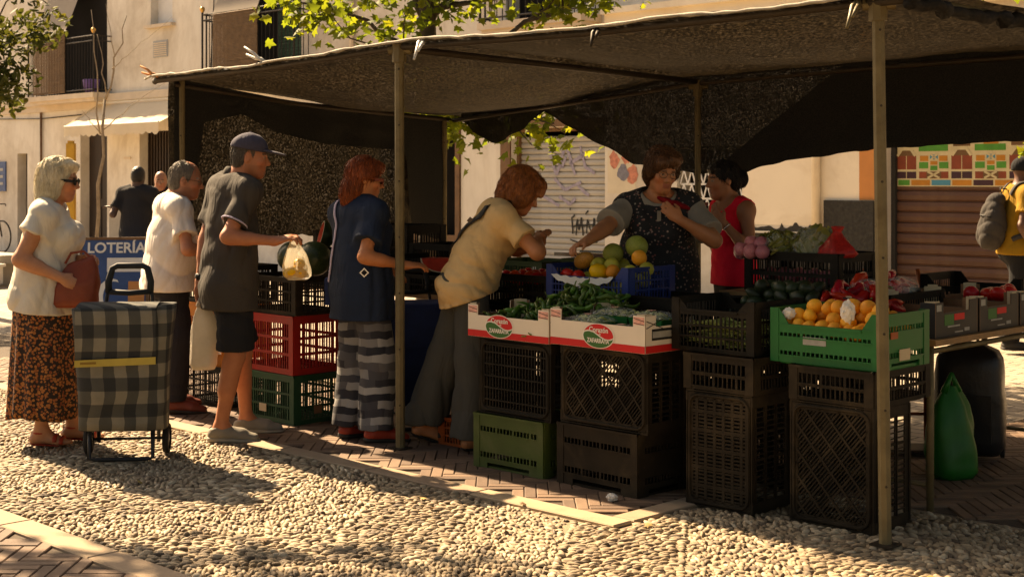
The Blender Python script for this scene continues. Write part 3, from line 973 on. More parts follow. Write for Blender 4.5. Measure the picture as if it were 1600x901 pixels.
def right_tree():
    base = Vector((4.6, 9.9, 0))
    t = empty('plane_tree', base)
    tag(t, 'plane tree whose leaves show above the canopy at the upper right corner', 'tree')
    mb = MB(); branch(mb, (.9, .2, -.03), (.9, .2, 3.2), .12, .09, .02); mb.obj('trunk', 'bark', t, True)
    mb = MB(); cs = []
    for e in ((-1.2, 0, 2.95), (-.8, .1, 2.85), (-.5, .2, 2.75), (-.2, 0, 2.9), (.2, 0, 3.0), (-1.5, .2, 3.1), (-.6, -.1, 3.2), (.3, .3, 3.4), (.9, .3, 4), (1.4, .3, 3.7)):
        branch(mb, (.9, .2, 3.0), e, .03, .006, .1); cs += cloud(Vector(e) + base, .3, 34)
    for e in ((-.5, 1.2, 1.82), (.1, 1.0, 1.80)):
        branch(mb, (.9, .2, 2.9), e, .02, .004, .1); cs += cloud(Vector(e) + base, .16, 12)
    mb.obj('branches', 'bark', t, True)
    place_leaves(t, cs, .13, 'leaf_bright', 60)
right_tree()
def shade_tree():
    base = Vector((-6.6, 9.2, 0))
    t = empty('plane_tree', base)
    tag(t, 'plane tree beyond the left edge dappling the footpath', 'tree')
    mb = MB(); branch(mb, (0, 0, -.03), (.1, 0, 3.4), .13, .10, .02); mb.obj('trunk', 'bark', t, True)
    mb = MB(); cs = []
    for e in ((1.6, .6, 4.6), (1.9, .2, 4.9), (1.4, .2, 4.3), (2.4, .4, 5.1), (2.1, .9, 5.2), (.9, .2, 5.0), (.2, -.4, 4.8), (-.6, .3, 5.1), (2.9, .2, 5.3), (1.1, -.6, 4.6)):
        branch(mb, (.1, 0, 3.3), e, .04, .006, .1); cs += cloud(Vector(e) + base, .45, 60)
    mb.obj('branches', 'bark', t, True)
    place_leaves(t, cs, .14, 'leaf_bright', 0)
shade_tree()

def sky_blocking_trees():  # out-of-view trees added to cut the sky light reaching the stall front
    for i, (x, y, r, lab) in enumerate(((-7.5, -3.0, 3.2, 'added unseen tree blocking sky light, left of the viewer'), (0.5, -5.5, 3.6, 'added unseen tree blocking sky light, behind the viewer'), (7.8, -2.0, 3.2, 'added unseen tree blocking sky light, right of the viewer'), (9.5, 4.5, 2.6, 'added unseen tree blocking sky light, beyond the right edge'), (-2.6, 0.6, 3.0, 'added unseen tree blocking sky light above the viewer, to the left'), (3.6, 1.2, 3.0, 'added unseen tree blocking sky light above the viewer, to the right'))):
        base = Vector((x, y, 0)); t = empty('plane_tree', base); tag(t, lab, 'tree')
        mb = MB(); branch(mb, (0, 0, -.03), (.1, 0, 3.6), .16, .12, .02); mb.obj('trunk', 'bark', t, True)
        mb = MB(); cs = []
        for _ in range(22):
            an, rr = random.uniform(0, 2 * PI), r * random.uniform(.25, .85)
            e = Vector((rr * math.cos(an), rr * math.sin(an), random.uniform(4.3, 7.6)))
            branch(mb, (.1, 0, random.uniform(3.0, 3.6)), e, .05, .01, .15)
            cs += cloud(e + base, 1.05, 120)
        mb.obj('branches', 'bark', t, True)
        place_leaves(t, cs, .42, 'leaf_dark', 0, False)
sky_blocking_trees()

# ------------------------------------------------------------------ things standing in the square behind
b = empty('stone_bench', (-7.9, 21.6, 0), ROT)
tag(b, 'low grey stone bench block at the far left behind the blonde woman', 'bench')
mb = MB(); mb.b2(-1.2, .75, -.25, .25, .30, .42); mb.obj('seat', 'concrete', b)
for x in (-1.1, .3): mb = MB(); mb.b2(x, x + .3, -.2, .2, -.03, .299); mb.obj('foot', 'concrete', b)
w = MB(); w.b2(.0, .95, -.62, -.28, .02, .27); w.b2(-.03, .98, -.65, -.25, .27, .31); w.b2(.05, .90, -.6, -.3, -.03, .02)
o = w.obj('stone_block', 'white_stone', None, False, (-7.9, 21.6, 0), (0, 0, ROT)); tag(o, 'pale sunlit stone block before the low bench', 'block')
def bicycle():
    t = empty('bicycle', S(-22.95, 8.35, 0), R(-38))
    tag(t, 'dark bicycle parked at the far left edge by the narrow door', 'bicycle')
    for x in (-.5, .5):
        m1 = MB(); m1.tube([(x + .33 * math.cos(a), 0, .34 + .33 * math.sin(a)) for a in [2 * PI * k / 24 for k in range(24)]], .018, 6, closed=True); wh = m1.obj('wheel', 'iron', t, True)
        m2 = MB()
        for k in range(12): m2.tube([(x, 0, .34), (x + .32 * math.cos(k * PI / 6), 0, .34 + .32 * math.sin(k * PI / 6))], .002, 4)
        m2.obj('spokes', 'sign_grey', wh)
    m = MB()
    for a, c in (((-.5, 0, .34), (-.12, 0, .30)), ((-.12, 0, .30), (-.22, 0, .85)), ((-.22, 0, .80), (.33, 0, .84)), ((-.12, 0, .30), (.36, 0, .72)), ((.31, 0, .95), (.5, 0, .34)), ((-.5, 0, .34), (-.20, 0, .76))): m.tube([a, c], .017, 7)
    m.obj('frame', 'iron', t, True)
    m = MB(); m.tube([(.20, .28, .98), (.31, .2, 1.02), (.31, -.2, 1.02), (.20, -.28, .98)], .013, 6); m.tube([(.31, 0, .94), (.31, 0, 1.02)], .013, 6); m.obj('handlebar', 'iron', t, True)
    m = MB(); m.box((-.24, 0, .90), (.26, .13, .05)); m.box((-.12, 0, .905), (.12, .06, .04)); m.obj('saddle', 'void', t)
bicycle()
def lottery_board():
    t = empty('sandwich_board', (-4.55, 16.3, 0), R(8))
    tag(t, 'blue and white lottery sandwich board behind the shopping trolley', 'sign')
    for s in (-1, 1):
        m = MB(); M = Matrix.Rotation(R(9) * s, 3, 'X')
        m.box(M @ Vector((0, 0, -.46)) + Vector((0, s * .004, .86)), (.72, .02, .92), 0, M)
        pn = m.obj('panel', 'sign_blue', t)
        m = MB()
        for dx in (-.37, .37): m.box(M @ Vector((dx, 0, -.46)) + Vector((0, s * .004, .86)), (.03, .035, .95), 0, M)
        m.box(M @ Vector((0, 0, -.0)) + Vector((0, s * .004, .86)), (.77, .036, .03), 0, M)
        m.obj('frame', 'brown_frame', pn)
        if s == -1:
            T = Matrix.Translation((0, -.004, .86)) @ M.to_4x4()
            def put(o, x, y, z): o.matrix_basis = T @ Matrix.Translation((x, y, z)) @ Matrix.Rotation(R(90), 4, 'X')
            o = text_obj('lettering', 'LOTERÍA', .165, 'sign_white', pn, bold=.004); put(o, .02, -.014, -.11)
            m = MB(); m.box((.12, -.013, -.30), (.40, .004, .16)); o2 = m.obj('white_field', 'sign_white', pn); o2.matrix_basis = T
            m = MB()
            R1 = [(.17 * math.cos(a), .2 * math.sin(a)) for a in [R(70 + 8 * k) for k in range(25)]]
            R0 = [(x * .75 + .03, z * .85) for x, z in R1]
            for k in range(24):
                m.add([(R1[k][0] - .02, -.0125, R1[k][1] - .66), (R1[k + 1][0] - .02, -.0125, R1[k + 1][1] - .66), (R0[k + 1][0] - .02, -.0125, R0[k + 1][1] - .66), (R0[k][0] - .02, -.0125, R0[k][1] - .66)], [(0, 1, 2, 3)])
            o3 = m.obj('crescent_emblem', 'sign_white', pn); o3.matrix_basis = T
            
            for (cx, w_, h_) in ((.25, .18, .34), (-.31, .08, .3)):
                m = MB(); m.box((cx, -.0122, -.66), (w_, .004, h_)); o4 = m.obj('orange_field', 'orange_paint', pn); o4.matrix_basis = T
lottery_board()
# ------------------------------------------------------------------ the stall: poles, rails, shade nets
def net_mat(name, col, tcol, tr, tl, speck=70, stretch=(1, 1, 1)):
    m, nt, b = new_mat(name)
    v = _coord(nt, 'Object', stretch)
    f1 = _noise(nt, v, speck, 2, 0.6)
    f2 = _noise(nt, v, speck * 0.16, 4, 0.7, 0.8)
    f3 = _noise(nt, v, 2.2, 4, 0.6, 0.5)
    c = _ramp(nt, f1, [(0.36, tuple(x * .35 for x in col)), (0.66, tuple(min(1, x * 2.0) for x in col))])
    nt.links.new(c, b.inputs['Base Color'])
    b.inputs['Roughness'].default_value = 0.75
    t = nt.nodes.new('ShaderNodeBsdfTranslucent')
    cc = _mix(nt, 1.0, _ramp(nt, f1, [(0.40, (.12, .12, .12)), (0.66, (2.0, 2.0, 2.0))]), tcol, 'MULTIPLY')
    cc = _mix(nt, 0.7, cc, _ramp(nt, f3, [(0.3, (.45, .45, .45)), (0.7, (1.3, 1.3, 1.3))]), 'MULTIPLY')
    nt.links.new(cc, t.inputs['Color'])
    mx = nt.nodes.new('ShaderNodeMixShader')
    mx.inputs[0].default_value = tl
    nt.links.new(b.outputs[0], mx.inputs[1]); nt.links.new(t.outputs[0], mx.inputs[2])
    tp = nt.nodes.new('ShaderNodeBsdfTransparent')
    m2 = nt.nodes.new('ShaderNodeMixShader')
    hole = _math(nt, 'MULTIPLY', _ramp(nt, f1, [(0.50, (0, 0, 0)), (0.72, (1, 1, 1))]), _ramp(nt, f2, [(0.35, (.15, .15, .15)), (0.65, (1, 1, 1))]))
    nt.links.new(_math(nt, 'MULTIPLY', hole, tr), m2.inputs[0])
    nt.links.new(mx.outputs[0], m2.inputs[1]); nt.links.new(tp.outputs[0], m2.inputs[2])
    nt.links.new(m2.outputs[0], nt.nodes['Material Output'].inputs['Surface'])
net_mat('canopy_net', (0.010, 0.0076, 0.005), (0.0090, 0.0060, 0.0031), 0.09, 0.5, 60, (1, .6, 1))
net_mat('side_net', (0.012, 0.0095, 0.0065), (0.006, 0.0043, 0.0022), 0.16, 0.45, 85, (1, 1, .8))
net_mat('back_net', (0.011, 0.0105, 0.0085), (0.008, 0.007, 0.0045), 0.13, 0.4, 120)
mat('net_hem', (0.36, 0.33, 0.27), 0.8, 0.25, 12, 0.4, 60)
mat('galvanised', (0.15, 0.118, 0.06), 0.55, 0.25, 9, 0.15, 60, metal=0.2, dirt=(0.09, 0.065, 0.03))
mat('rust_steel', (0.04, 0.03, 0.02), 0.6, 0.3, 14, metal=0.4)
mat('clamp_white', (0.6, 0.58, 0.52), 0.4, 0.1, 10)

stall = empty('market_stall', S(0, 0, 0))
tag(stall, 'market stall of metal poles under a sagging dark shade-net canopy', 'stall')
ST0 = S(0, 0, 0)
def L(a, b, z): return S(a, b, z) - ST0
AX = [-2.75, -2.6, -1.3, 0.0, 1.5, 3.1, 3.3]
ZF = [2.20, 2.245, 2.262, 2.31, 2.285, 2.30, 2.30]
AB = [-2.75, -2.6, -1.6, -0.9, -0.5, 0.0, 1.4, 3.3]
ZB = [2.05, 2.06, 2.10, 2.18, 2.24, 2.26, 2.285, 2.30]
def zcan(a, tb):
    zf, zb = np.interp(a, AX, ZF), np.interp(a, AB, ZB)
    z = zf + (zb - zf) * (tb * tb * (3 - 2 * tb))
    if a < 0:
        z -= .115 * math.sin(PI * min(1, max(0, (a + 2.7) / 2.7))) * math.sin(PI * tb) + .02 * math.sin(PI * tb)
    else:
        z -= .10 * math.sin(PI * min(1, a / 3.2)) * math.sin(PI * tb ** .8)
    z += .020 * mnoise.noise(Vector((a * 1.7, tb * 4, 3))) + .010 * mnoise.noise(Vector((a * 2.4 + tb * 5, tb * 2, 5))) + .006 * mnoise.noise(Vector((a * 6, tb * 9, 7)))
    return z
mb = MB()
def can(u, v):
    a = -2.635 + (3.27 + 2.635) * u
    b = -.075 + (2.98 + .075) * v
    tb = min(1, max(0, (b + .03) / 2.86))
    z = zcan(a, tb) + .022
    if b < -.03:
        z -= (abs(b + .03) / .045) ** 1.5 * .026 * (.75 + .5 * mnoise.noise(Vector((a * 5, 0, 0))))
    return L(a, b + .02 * mnoise.noise(Vector((a * 3, 9, b))), z)
mb.grid(can, 130, 64)
mb.obj('canopy', 'canopy_net', stall, True)
# pale rolled hem along the front rail
def rolled(name, pts, r, m, wob, n=9):
    mb = MB()
    rr = [r * (1 + wob * mnoise.noise(Vector((i * .9, 4, 2)))) for i in range(len(pts))]
    mb.tube([Vector(p) + Vector((0, 0, .007 * mnoise.noise(Vector((i * .7, 1, 1))))) for i, p in enumerate(pts)], rr, n)
    return mb.obj(name, m, stall, True)
rolled('rolled_hem', [L(-2.64 + 5.88 * i / 90, -.068, zcan(-2.64 + 5.88 * i / 90, 0) + .010) for i in range(91)], .0085, 'net_hem', 1.0)
mb = MB(); mb.tube([L(a, 0, np.interp(a, AX, ZF) - .012) for a in (-2.63, -2.6, -1.3, 0, 1.5, 3.1, 3.25)], .021, 10); mb.obj('front_rail', 'rust_steel', stall, True)
rolled('gathered_edge', [L(3.24 + .05 * mnoise.noise(Vector((i * .4, 3, 3))), -.05 + 2.95 * i / 50, 2.262 - .05 * mnoise.noise(Vector((i * .5, 0, 8)))) for i in range(51)], .028, 'canopy_net', 1.0)
mb = MB(); mb.tube([L(3.2, 0, 2.29), L(3.2, 2.85, 2.28)], .02, 8); mb.obj('side_rail', 'galvanised', stall, True)
mb = MB(); mb.tube([L(0.03, .03, 2.285), L(0, 1.4, 2.262), L(0, 2.8, 2.235)], .021, 8); mb.obj('cross_rail', 'rust_steel', stall, True)
mb = MB(); mb.tube([L(-2.6, .15, 2.21), L(-2.6, 1.4, 2.10), L(-2.6, 2.8, 2.04)], .018, 8); mb.obj('side_rail', 'rust_steel', stall, True)
mb = MB(); mb.tube([L(-2.6, 2.8, 2.03), L(-.9, 2.8, 2.15), L(0, 2.8, 2.225), L(1.4, 2.8, 2.255), L(3.2, 2.8, 2.28)], .018, 8); mb.obj('back_rail', 'rust_steel', stall, True)
def pole(a0, b0, a1, b1, z1, r=.027, sq=True):
    mb = MB()
    p0, p1 = L(a0, b0, 0), L(a1, b1, z1)
    mb.tube([p0, p0.lerp(p1, .5), p1], r, 8)
    o = mb.obj('pole', 'galvanised', stall)
    f = MB(); f.box(p0 + Vector((0, 0, .004)), (.10, .10, .008), 0, Matrix.Rotation(ROT, 3, 'Z')); f.obj('foot_plate', 'rust_steel', o)
    if z1 > 2.2 and a0 >= 0:
        c = MB(); c.tube([p1 - Vector((0, 0, .10)), p1 + Vector((0, 0, .015))], r * 1.5, 8); c.tube([p1 + Vector((-.06, .02, -.03)), p1 + Vector((.07, -.02, -.03))], r * .9, 8)
        c.obj('joint', 'galvanised', o)
    for zz in np.arange(.25, z1 - .1, .32):
        h = MB(); q = p0.lerp(p1, zz / z1); h.tube([q + Vector((0, -r - .001, 0)), q + Vector((0, -r + .004, 0))], .006, 6); h.obj('bolt', 'rust_steel', o)
    return o
pole(0, 0, -.01, 0, 2.31); pole(3.09, .02, 3.055, .02, 2.31); pole(-2.6, .2, -2.6, .2, 2.25, .024)
pole(-2.6, 2.74, -2.6, 2.74, 2.03, .022); pole(0, 2.8, 0, 2.8, 2.23, .022); pole(3.15, 2.8, 3.15, 2.8, 2.27, .022)
def clamp(p, ang, s=1.0, m='clamp_white', up=.5):
    mb = MB()
    d = Vector((math.cos(ang), math.sin(ang), up)).normalized()
    q = Vector((-d.y, d.x, 0)).normalized()
    for k in (-1, 1):
        mb.tube([p - d * .03, p + d * .02 + q * .012 * k, p + d * .05 * s + q * .014 * k + Vector((0, 0, .016 * k)), p + d * .12 * s + Vector((0, 0, .022 * k)) + q * .012 * k], [.012, .013, .010, .007], 6)
    mb.obj('clamp', m, stall, True)
clamp(L(-2.58, -.03, 2.27), PI * .95, .9, 'orange_paint', .4); clamp(L(-1.28, -.05, 2.295), PI * .9, 1.1, 'clamp_white', .55)
clamp(L(.25, -.06, 2.31), R(-100), 1.3, 'clamp_white', -.7); clamp(L(1.55, -.07, 2.27), R(-105), .7, 'rust_steel', -.9); clamp(L(3.0, -.06, 2.28), R(-120), 1.1, 'galvanised', -.9)
def hang(name, m, topf, botf, nu, nv, amp=.03, fold=7, closed=None):
    mb = MB()
    def fn(u, v):
        a, b, zt = topf(u)
        zb = botf(u)
        z = zt + (zb - zt) * v
        w = amp * math.sin(u * fold * 2 * PI + 1.3 * math.sin(u * 9)) * (.25 + v) + amp * .6 * mnoise.noise(Vector((u * 9, v * 3, fold)))
        return L(a + (w if name.startswith('side') else 0), b + (0 if name.startswith('side') else w), z)
    mb.grid(fn, nu, nv)
    return mb.obj(name, m, stall, True)
sb_b = [0, .3, .55, .8, .93, 1.0]; sb_z = [1.0, 1.10, 1.115, 1.12, 1.08, 1.03]
hang('side_net', 'side_net', lambda u: (-2.64, .12 + 2.62 * u, float(np.interp(u, [0, .4, 1], [2.25, 2.13, 2.06]))), lambda u: float(np.interp(u, sb_b, sb_z)) + .012 * math.sin(u * 60), 70, 26, .03, 6)
hang('side_net_flap', 'back_net', lambda u: (-2.60, .14 + 2.58 * u, float(np.interp(u, [0, .4, 1], [2.255, 2.135, 2.065]))), lambda u: float(np.interp(u, [0, .04, .1, .22, .34, .5, .7, .84, .86, .93, .97, 1], [1.1, 1.15, 1.95, 2.02, 1.90, 1.82, 1.79, 1.78, 1.2, 1.08, 1.04, 1.10])), 70, 20, .012, 5)
bz_a = [-1.62, -1.555, -1.08, -.666, -.3, -.04, .349, .718, 1.4, 2.39, 3.2]; bz_z = [2.09, 2.06, 1.86, 1.66, 1.60, 1.586, 1.59, 1.67, 1.74, 1.777, 1.80]
def backtop(a): return float(np.interp(a, AB, ZB)) + .045
hang('back_net', 'back_net', lambda u: (-1.62 + 4.82 * u, 2.86, backtop(-1.62 + 4.82 * u)), lambda u: float(np.interp(-1.62 + 4.82 * u, bz_a, bz_z)) + .008 * math.sin(u * 90), 80, 22, .02, 6)
hang('back_net_overlap', 'back_net', lambda u: (.2 + 3.0 * u, 2.81, min(backtop(.2 + 3 * u), 1.66 + (2.24 - 1.66) * (3.0 * u) / .9)), lambda u: float(np.interp(.2 + 3.0 * u, bz_a, bz_z)) - .004, 50, 20, .012, 5)
hang('hanging_flap', 'back_net', lambda u: (-2.5 + .95 * u, 2.84, backtop(-2.5 + .95 * u)), lambda u: float(np.interp(u, [0, .18, .4, .55, .8, 1], [2.03, 1.93, 1.83, 1.87, 1.96, 2.08])), 24, 10, .02, 3)

# ------------------------------------------------------------------ materials of goods
mat('black_plastic', (0.011, 0.009, 0.006), 0.55, 0.35, 5, 0.1, 90, 0.002, spec=.12, dirt=(0.036, 0.027, 0.017))
mat('black_plastic_dusty', (0.018, 0.0135, 0.0085), 0.6, 0.45, 6, 0.1, 90, 0.002, spec=.12, dirt=(0.062, 0.045, 0.026))
mat('green_plastic', (0.006, 0.125, 0.028), 0.45, 0.15, 5, 0.05, 90)
mat('moss_plastic', (0.045, 0.072, 0.014), 0.55, 0.2, 5, 0.05, 90, dirt=(0.10, 0.11, 0.045))
mat('dark_green_plastic', (0.014, 0.06, 0.026), 0.5, 0.2, 5)
mat('red_plastic', (0.32, 0.014, 0.010), 0.45, 0.18, 5)
mat('orange_plastic', (0.62, 0.20, 0.018), 0.4, 0.12, 5, trans=0.3)
mat('rust_plastic', (0.33, 0.07, 0.016), 0.5, 0.2, 5)
mat('blue_plastic', (0.014, 0.035, 0.16), 0.45, 0.15, 5)
mat('white_card', (0.70, 0.62, 0.50), 0.8, 0.05, 6, 0.05, 80)
mat('kraft_card', (0.22, 0.11, 0.055), 0.85, 0.12, 6, 0.1, 80)
mat('pale_card', (0.55, 0.44, 0.28), 0.85, 0.1, 6)
mat('black_card', (0.020, 0.018, 0.016), 0.55, 0.2, 6)
mat('print_red', (0.55, 0.018, 0.018), 0.6, 0.08, 6)
mat('print_green', (0.035, 0.13, 0.03), 0.6, 0.1, 6)
mat('print_white', (0.75, 0.70, 0.60), 0.6, 0.06, 6)
mat('print_pink', (0.70, 0.36, 0.28), 0.7, 0.3, 30)
mat('print_grey', (0.30, 0.30, 0.27), 0.7, 0.2, 20)
mat('table_wood', (0.24, 0.13, 0.05), 0.55, 0.3, 7, 0.15, 60)
mat('peach', (0.86, 0.34, 0.035), 0.55, 0.22, 14, 0.1, 70, 0.002, perobj=.22)
mat('tomato', (0.55, 0.035, 0.015), 0.22, 0.15, 8, perobj=.18)
mat('green_pepper', (0.055, 0.12, 0.016), 0.28, 0.35, 9, perobj=.4)
mat('stalk_green', (0.12, 0.16, 0.035), 0.6, 0.2, 9)
mat('red_pepper', (0.42, 0.014, 0.010), 0.2, 0.2, 8, perobj=.15)
mat('avocado', (0.018, 0.030, 0.012), 0.4, 0.35, 16, 0.3, 120, 0.002, perobj=.25)
mat('melon_green', (0.24, 0.27, 0.05), 0.5, 0.25, 12, perobj=.2)
mat('mango', (0.45, 0.22, 0.04), 0.4, 0.35, 7, perobj=.2)
mat('lemon', (0.80, 0.46, 0.02), 0.4, 0.12, 10, perobj=.1)
mat('apple_green', (0.36, 0.33, 0.05), 0.35, 0.2, 10, perobj=.2)
mat('onion_pink', (0.50, 0.17, 0.20), 0.35, 0.25, 9, perobj=.2)
mat('watermelon_rind', (0.030, 0.048, 0.016), 0.35, 0.45, 9)
mat('watermelon_flesh', (0.52, 0.05, 0.03), 0.35, 0.15, 20)
mat('rind_white', (0.55, 0.52, 0.36), 0.5, 0.1, 20)
mat('papaya', (0.42, 0.22, 0.03), 0.5, 0.2, 10)
mat('bean_green', (0.24, 0.27, 0.07), 0.5, 0.3, 30, perobj=.3)
mat('bag_green', (0.008, 0.14, 0.02), 0.4, 0.15, 8, trans=0.25)
mat('bag_black', (0.014, 0.013, 0.013), 0.35, 0.3, 7, 0.3, 20, 0.01)
mat('bag_white', (0.50, 0.45, 0.38), 0.45, 0.12, 8, 0.5, 22, 0.012, trans=0.3)
mat('net_red', (0.55, 0.03, 0.025), 0.4, 0.3, 40, 0.5, 140, 0.004, trans=0.3)
mat('steel', (0.50, 0.48, 0.44), 0.25, 0.1, 9, metal=0.9)
mat('rubber', (0.020, 0.018, 0.016), 0.8, 0.3, 12)
mat('navy_cloth', (0.014, 0.026, 0.085), 0.85, 0.25, 9, 0.3, 160, 0.002)
mat('paper_white', (0.72, 0.68, 0.60), 0.8, 0.08, 9, 0.2, 30)
def film_mat():
    m, nt, b = new_mat('cling_film')
    b.inputs['Base Color'].default_value = (.9, .92, .85, 1); b.inputs['Roughness'].default_value = .18
    v = _coord(nt); f = _noise(nt, v, 26, 4, .6, 1.5)
    _bump(nt, b, f, .9, .02)
    tp = nt.nodes.new('ShaderNodeBsdfTransparent')
    mx = nt.nodes.new('ShaderNodeMixShader')
    nt.links.new(_ramp(nt, f, [(.35, (.75,) * 3), (.7, (.95,) * 3)]), mx.inputs[0])
    nt.links.new(b.outputs[0], mx.inputs[1]); nt.links.new(tp.outputs[0], mx.inputs[2])
    nt.links.new(mx.outputs[0], nt.nodes['Material Output'].inputs['Surface'])
film_mat()

# ------------------------------------------------------------------ crates
WALLS = {
    'grid': [('s', .10), ('b', .22), ('s', .05), ('b', .22), ('s', .05), ('b', .22), ('s', .14)],
    'solid': [('s', .20), ('b', .10), ('s', .38), ('b', .09), ('s', .23)],
    'low': [('s', .12), ('b', .28), ('s', .10), ('b', .28), ('s', .22)],
}
def panel(mb, o, ud, nd, W, H, wall, notch, t=.006, sp=.024):
    """a slotted crate wall: o = lower left corner, ud along, nd outwards"""
    o, ud, nd = Vector(o), Vector(ud), Vector(nd)
    zd = Vector((0, 0, 1))
    def bx(u0, u1, v0, v1, th, off=0.0):
        c = o + ud * ((u0 + u1) / 2) + zd * ((v0 + v1) / 2) + nd * (off - th / 2)
        M = Matrix((ud, nd, zd)).transposed()
        mb.box(c, (u1 - u0, th, v1 - v0), 0, M)
    post = .045
    bx(0, post, 0, H, t * 1.8, .003); bx(W - post, W, 0, H, t * 1.8, .003)
    Hm = H - (notch or 0)
    if notch:
        e = post + .05
        for (u0, u1, up) in ((post, e, 1), (W - e, W - post, -1)):
            p = [o + ud * u0 + zd * Hm, o + ud * u1 + zd * Hm, o + ud * (u0 if up == 1 else u1) + zd * H]
            q = [x - nd * t for x in p]
            mb.add(p + q, [(0, 1, 2), (5, 4, 3), (0, 3, 4, 1), (1, 4, 5, 2), (2, 5, 3, 0)])
    v = 0
    for kind, fr in WALLS[wall]:
        h = fr * Hm
        if kind == 's' and wall == 'solid' and v == 0 and not notch and W > .3:
            e = W * .2                  # two feet with an arch between them
            bx(post, e, v, v + h, t); bx(W - e, W - post, v, v + h, t); bx(e, W - e, v + h * .55, v + h, t)
            bx(post - .002, W - post + .002, v + h - .006, v + h, t * 1.9, .0045)
        elif kind == 's':
            bx(post, W - post, v, v + h, t)
            bx(post - .002, W - post + .002, v + h - .006, v + h, t * 1.9, .0045)
        else:
            n = max(2, int((W - 2 * post) / sp))
            w = (W - 2 * post) / n
            for i in range(n + 1):
                u = post + i * w
                k = .013 if i % 5 == 0 else .0055
                bx(u - k / 2, u + k / 2, v, v + h, t * .9)
        v += h
    bx(0, W, Hm - .012, Hm, t * 2.2, .006) if not notch else bx(post + .05, W - post - .05, Hm - .012, Hm, t * 2.2, .006)
def crate_mesh_parts(L_, W_, H, wall, base, notch):
    out = []
    for (nm, o, ud, nd, w, nt_) in (('front_wall', (-L_ / 2, -W_ / 2, 0), (1, 0, 0), (0, -1, 0), L_, notch), ('side_wall', (L_ / 2, -W_ / 2 + .0065, 0), (0, 1, 0), (1, 0, 0), W_ - .013, 0),
                                    ('back_wall', (L_ / 2, W_ / 2, 0), (-1, 0, 0), (0, 1, 0), L_, notch), ('side_wall', (-L_ / 2, W_ / 2 - .0065, 0), (0, -1, 0), (-1, 0, 0), W_ - .013, 0)):
        mb = MB(); panel(mb, o, ud, nd, w, H, wall, nt_); out.append((nm, mb))
    mb = MB()
    x0, x1, y0, y1 = -L_ / 2 + .01, L_ / 2 - .01, -W_ / 2 + .01, W_ / 2 - .01
    r = .028
    mb.b2(x0, x1, y0, y0 + r, .001, .012); mb.b2(x0, x1, y1 - r, y1, .001, .012); mb.b2(x0, x0 + r, y0 + r, y1 - r, .001, .012); mb.b2(x1 - r, x1, y0 + r, y1 - r, .001, .012)
    # raised rounded frame on the underside
    cr = .05
    pts = []
    for (cx, cy, a0) in ((x1 - cr - .01, y1 - cr - .01, 0), (x0 + cr + .01, y1 - cr - .01, 90), (x0 + cr + .01, y0 + cr + .01, 180), (x1 - cr - .01, y0 + cr + .01, 270)):
        for k in range(5):
            a = R(a0 + k * 22.5); pts.append((cx + cr * math.cos(a), cy + cr * math.sin(a), -.001))
    mb.tube(pts, .008, 6, closed=True)
    if base == 'grid':
        n = int((x1 - x0) / .022)
        for i in range(1, n): x = x0 + (x1 - x0) * i / n; mb.b2(x - .0035, x + .0035, y0, y1, .004, .009)
        for i in range(1, 6): y = y0 + (y1 - y0) * i / 6; mb.b2(x0, x1, y - .004, y + .004, .000, .0085)
    elif base == 'slots':
        n = int((y1 - y0) / .017)
        for i in range(1, n): y = y0 + (y1 - y0) * i / n; mb.b2(x0, x1, y - .0045, y + .0045, .003, .0085)
        for i in range(1, 7): x = x0 + (x1 - x0) * i / 7; mb.b2(x - .008, x + .008, y0, y1, .001, .0095)
        for i in range(1, 6): y = y0 + (y1 - y0) * i / 6; mb.b2(x0, x1, y - .009, y + .009, .0005, .0098)
    elif base == 'diamond':
        def clipline(c, s):           # line s*x + y = c clipped to the base
            ps = []
            for x in (x0, x1):
                y = c - s * x
                if y0 <= y <= y1: ps.append((x, y))
            for y in (y0, y1):
                x = (c - y) / s
                if x0 < x < x1: ps.append((x, y))
            return ps[:2] if len(ps) >= 2 else None
        for s in (1.15, -1.15):
            k = 0
            c = -1.0
            while c < 1.0:
                big = (k % 5 == 0)
                # fine bars fill alternate quadrants only, the heavy ribs run through
                pl = clipline(c, s)
                if pl:
                    (xa, ya), (xb, yb) = pl
                    if big:
                        mb.beam((xa, ya, .004 + .001 * (s > 0)), (xb, yb, .004 + .001 * (s > 0)), .010, .008, (0, 0, 1))
                    elif s > 0:
                        mb.beam((xa, ya, .0062), (xb, yb, .0062), .005, .004, (0, 0, 1))
                k += 1
                c += .023
    out.append(('base', mb))
    return out
CRATES = {}
def crate(L_, W_, H, a, b, z, m, label, wall='grid', base='grid', mode='up', rz=0.0, notch=0, group=None, name='plastic_crate', tilt=0.0):
    key = (round(L_, 3), round(W_, 3), round(H, 3), wall, base, notch, m)
    if key not in CRATES:
        CRATES[key] = [(nm, mb.mesh(nm, m)) for nm, mb in crate_mesh_parts(L_, W_, H, wall, base, notch)]
    t = empty(name, S(a, b, z), ROT + rz)
    if mode == 'side':               # lying on a long wall, underside to the front
        t.location = S(a, b, z + W_ / 2)
        t.rotation_euler = (R(-90), tilt, ROT + rz)
    for nm, me in CRATES[key]:
        link(nm, me, t)
    tag(t, label, 'crate', group)
    return t
def note(par, c, size, m, nm='paper_label', ax='y'):
    mb = MB(); mb.box(c, size); return mb.obj(nm, m, par)

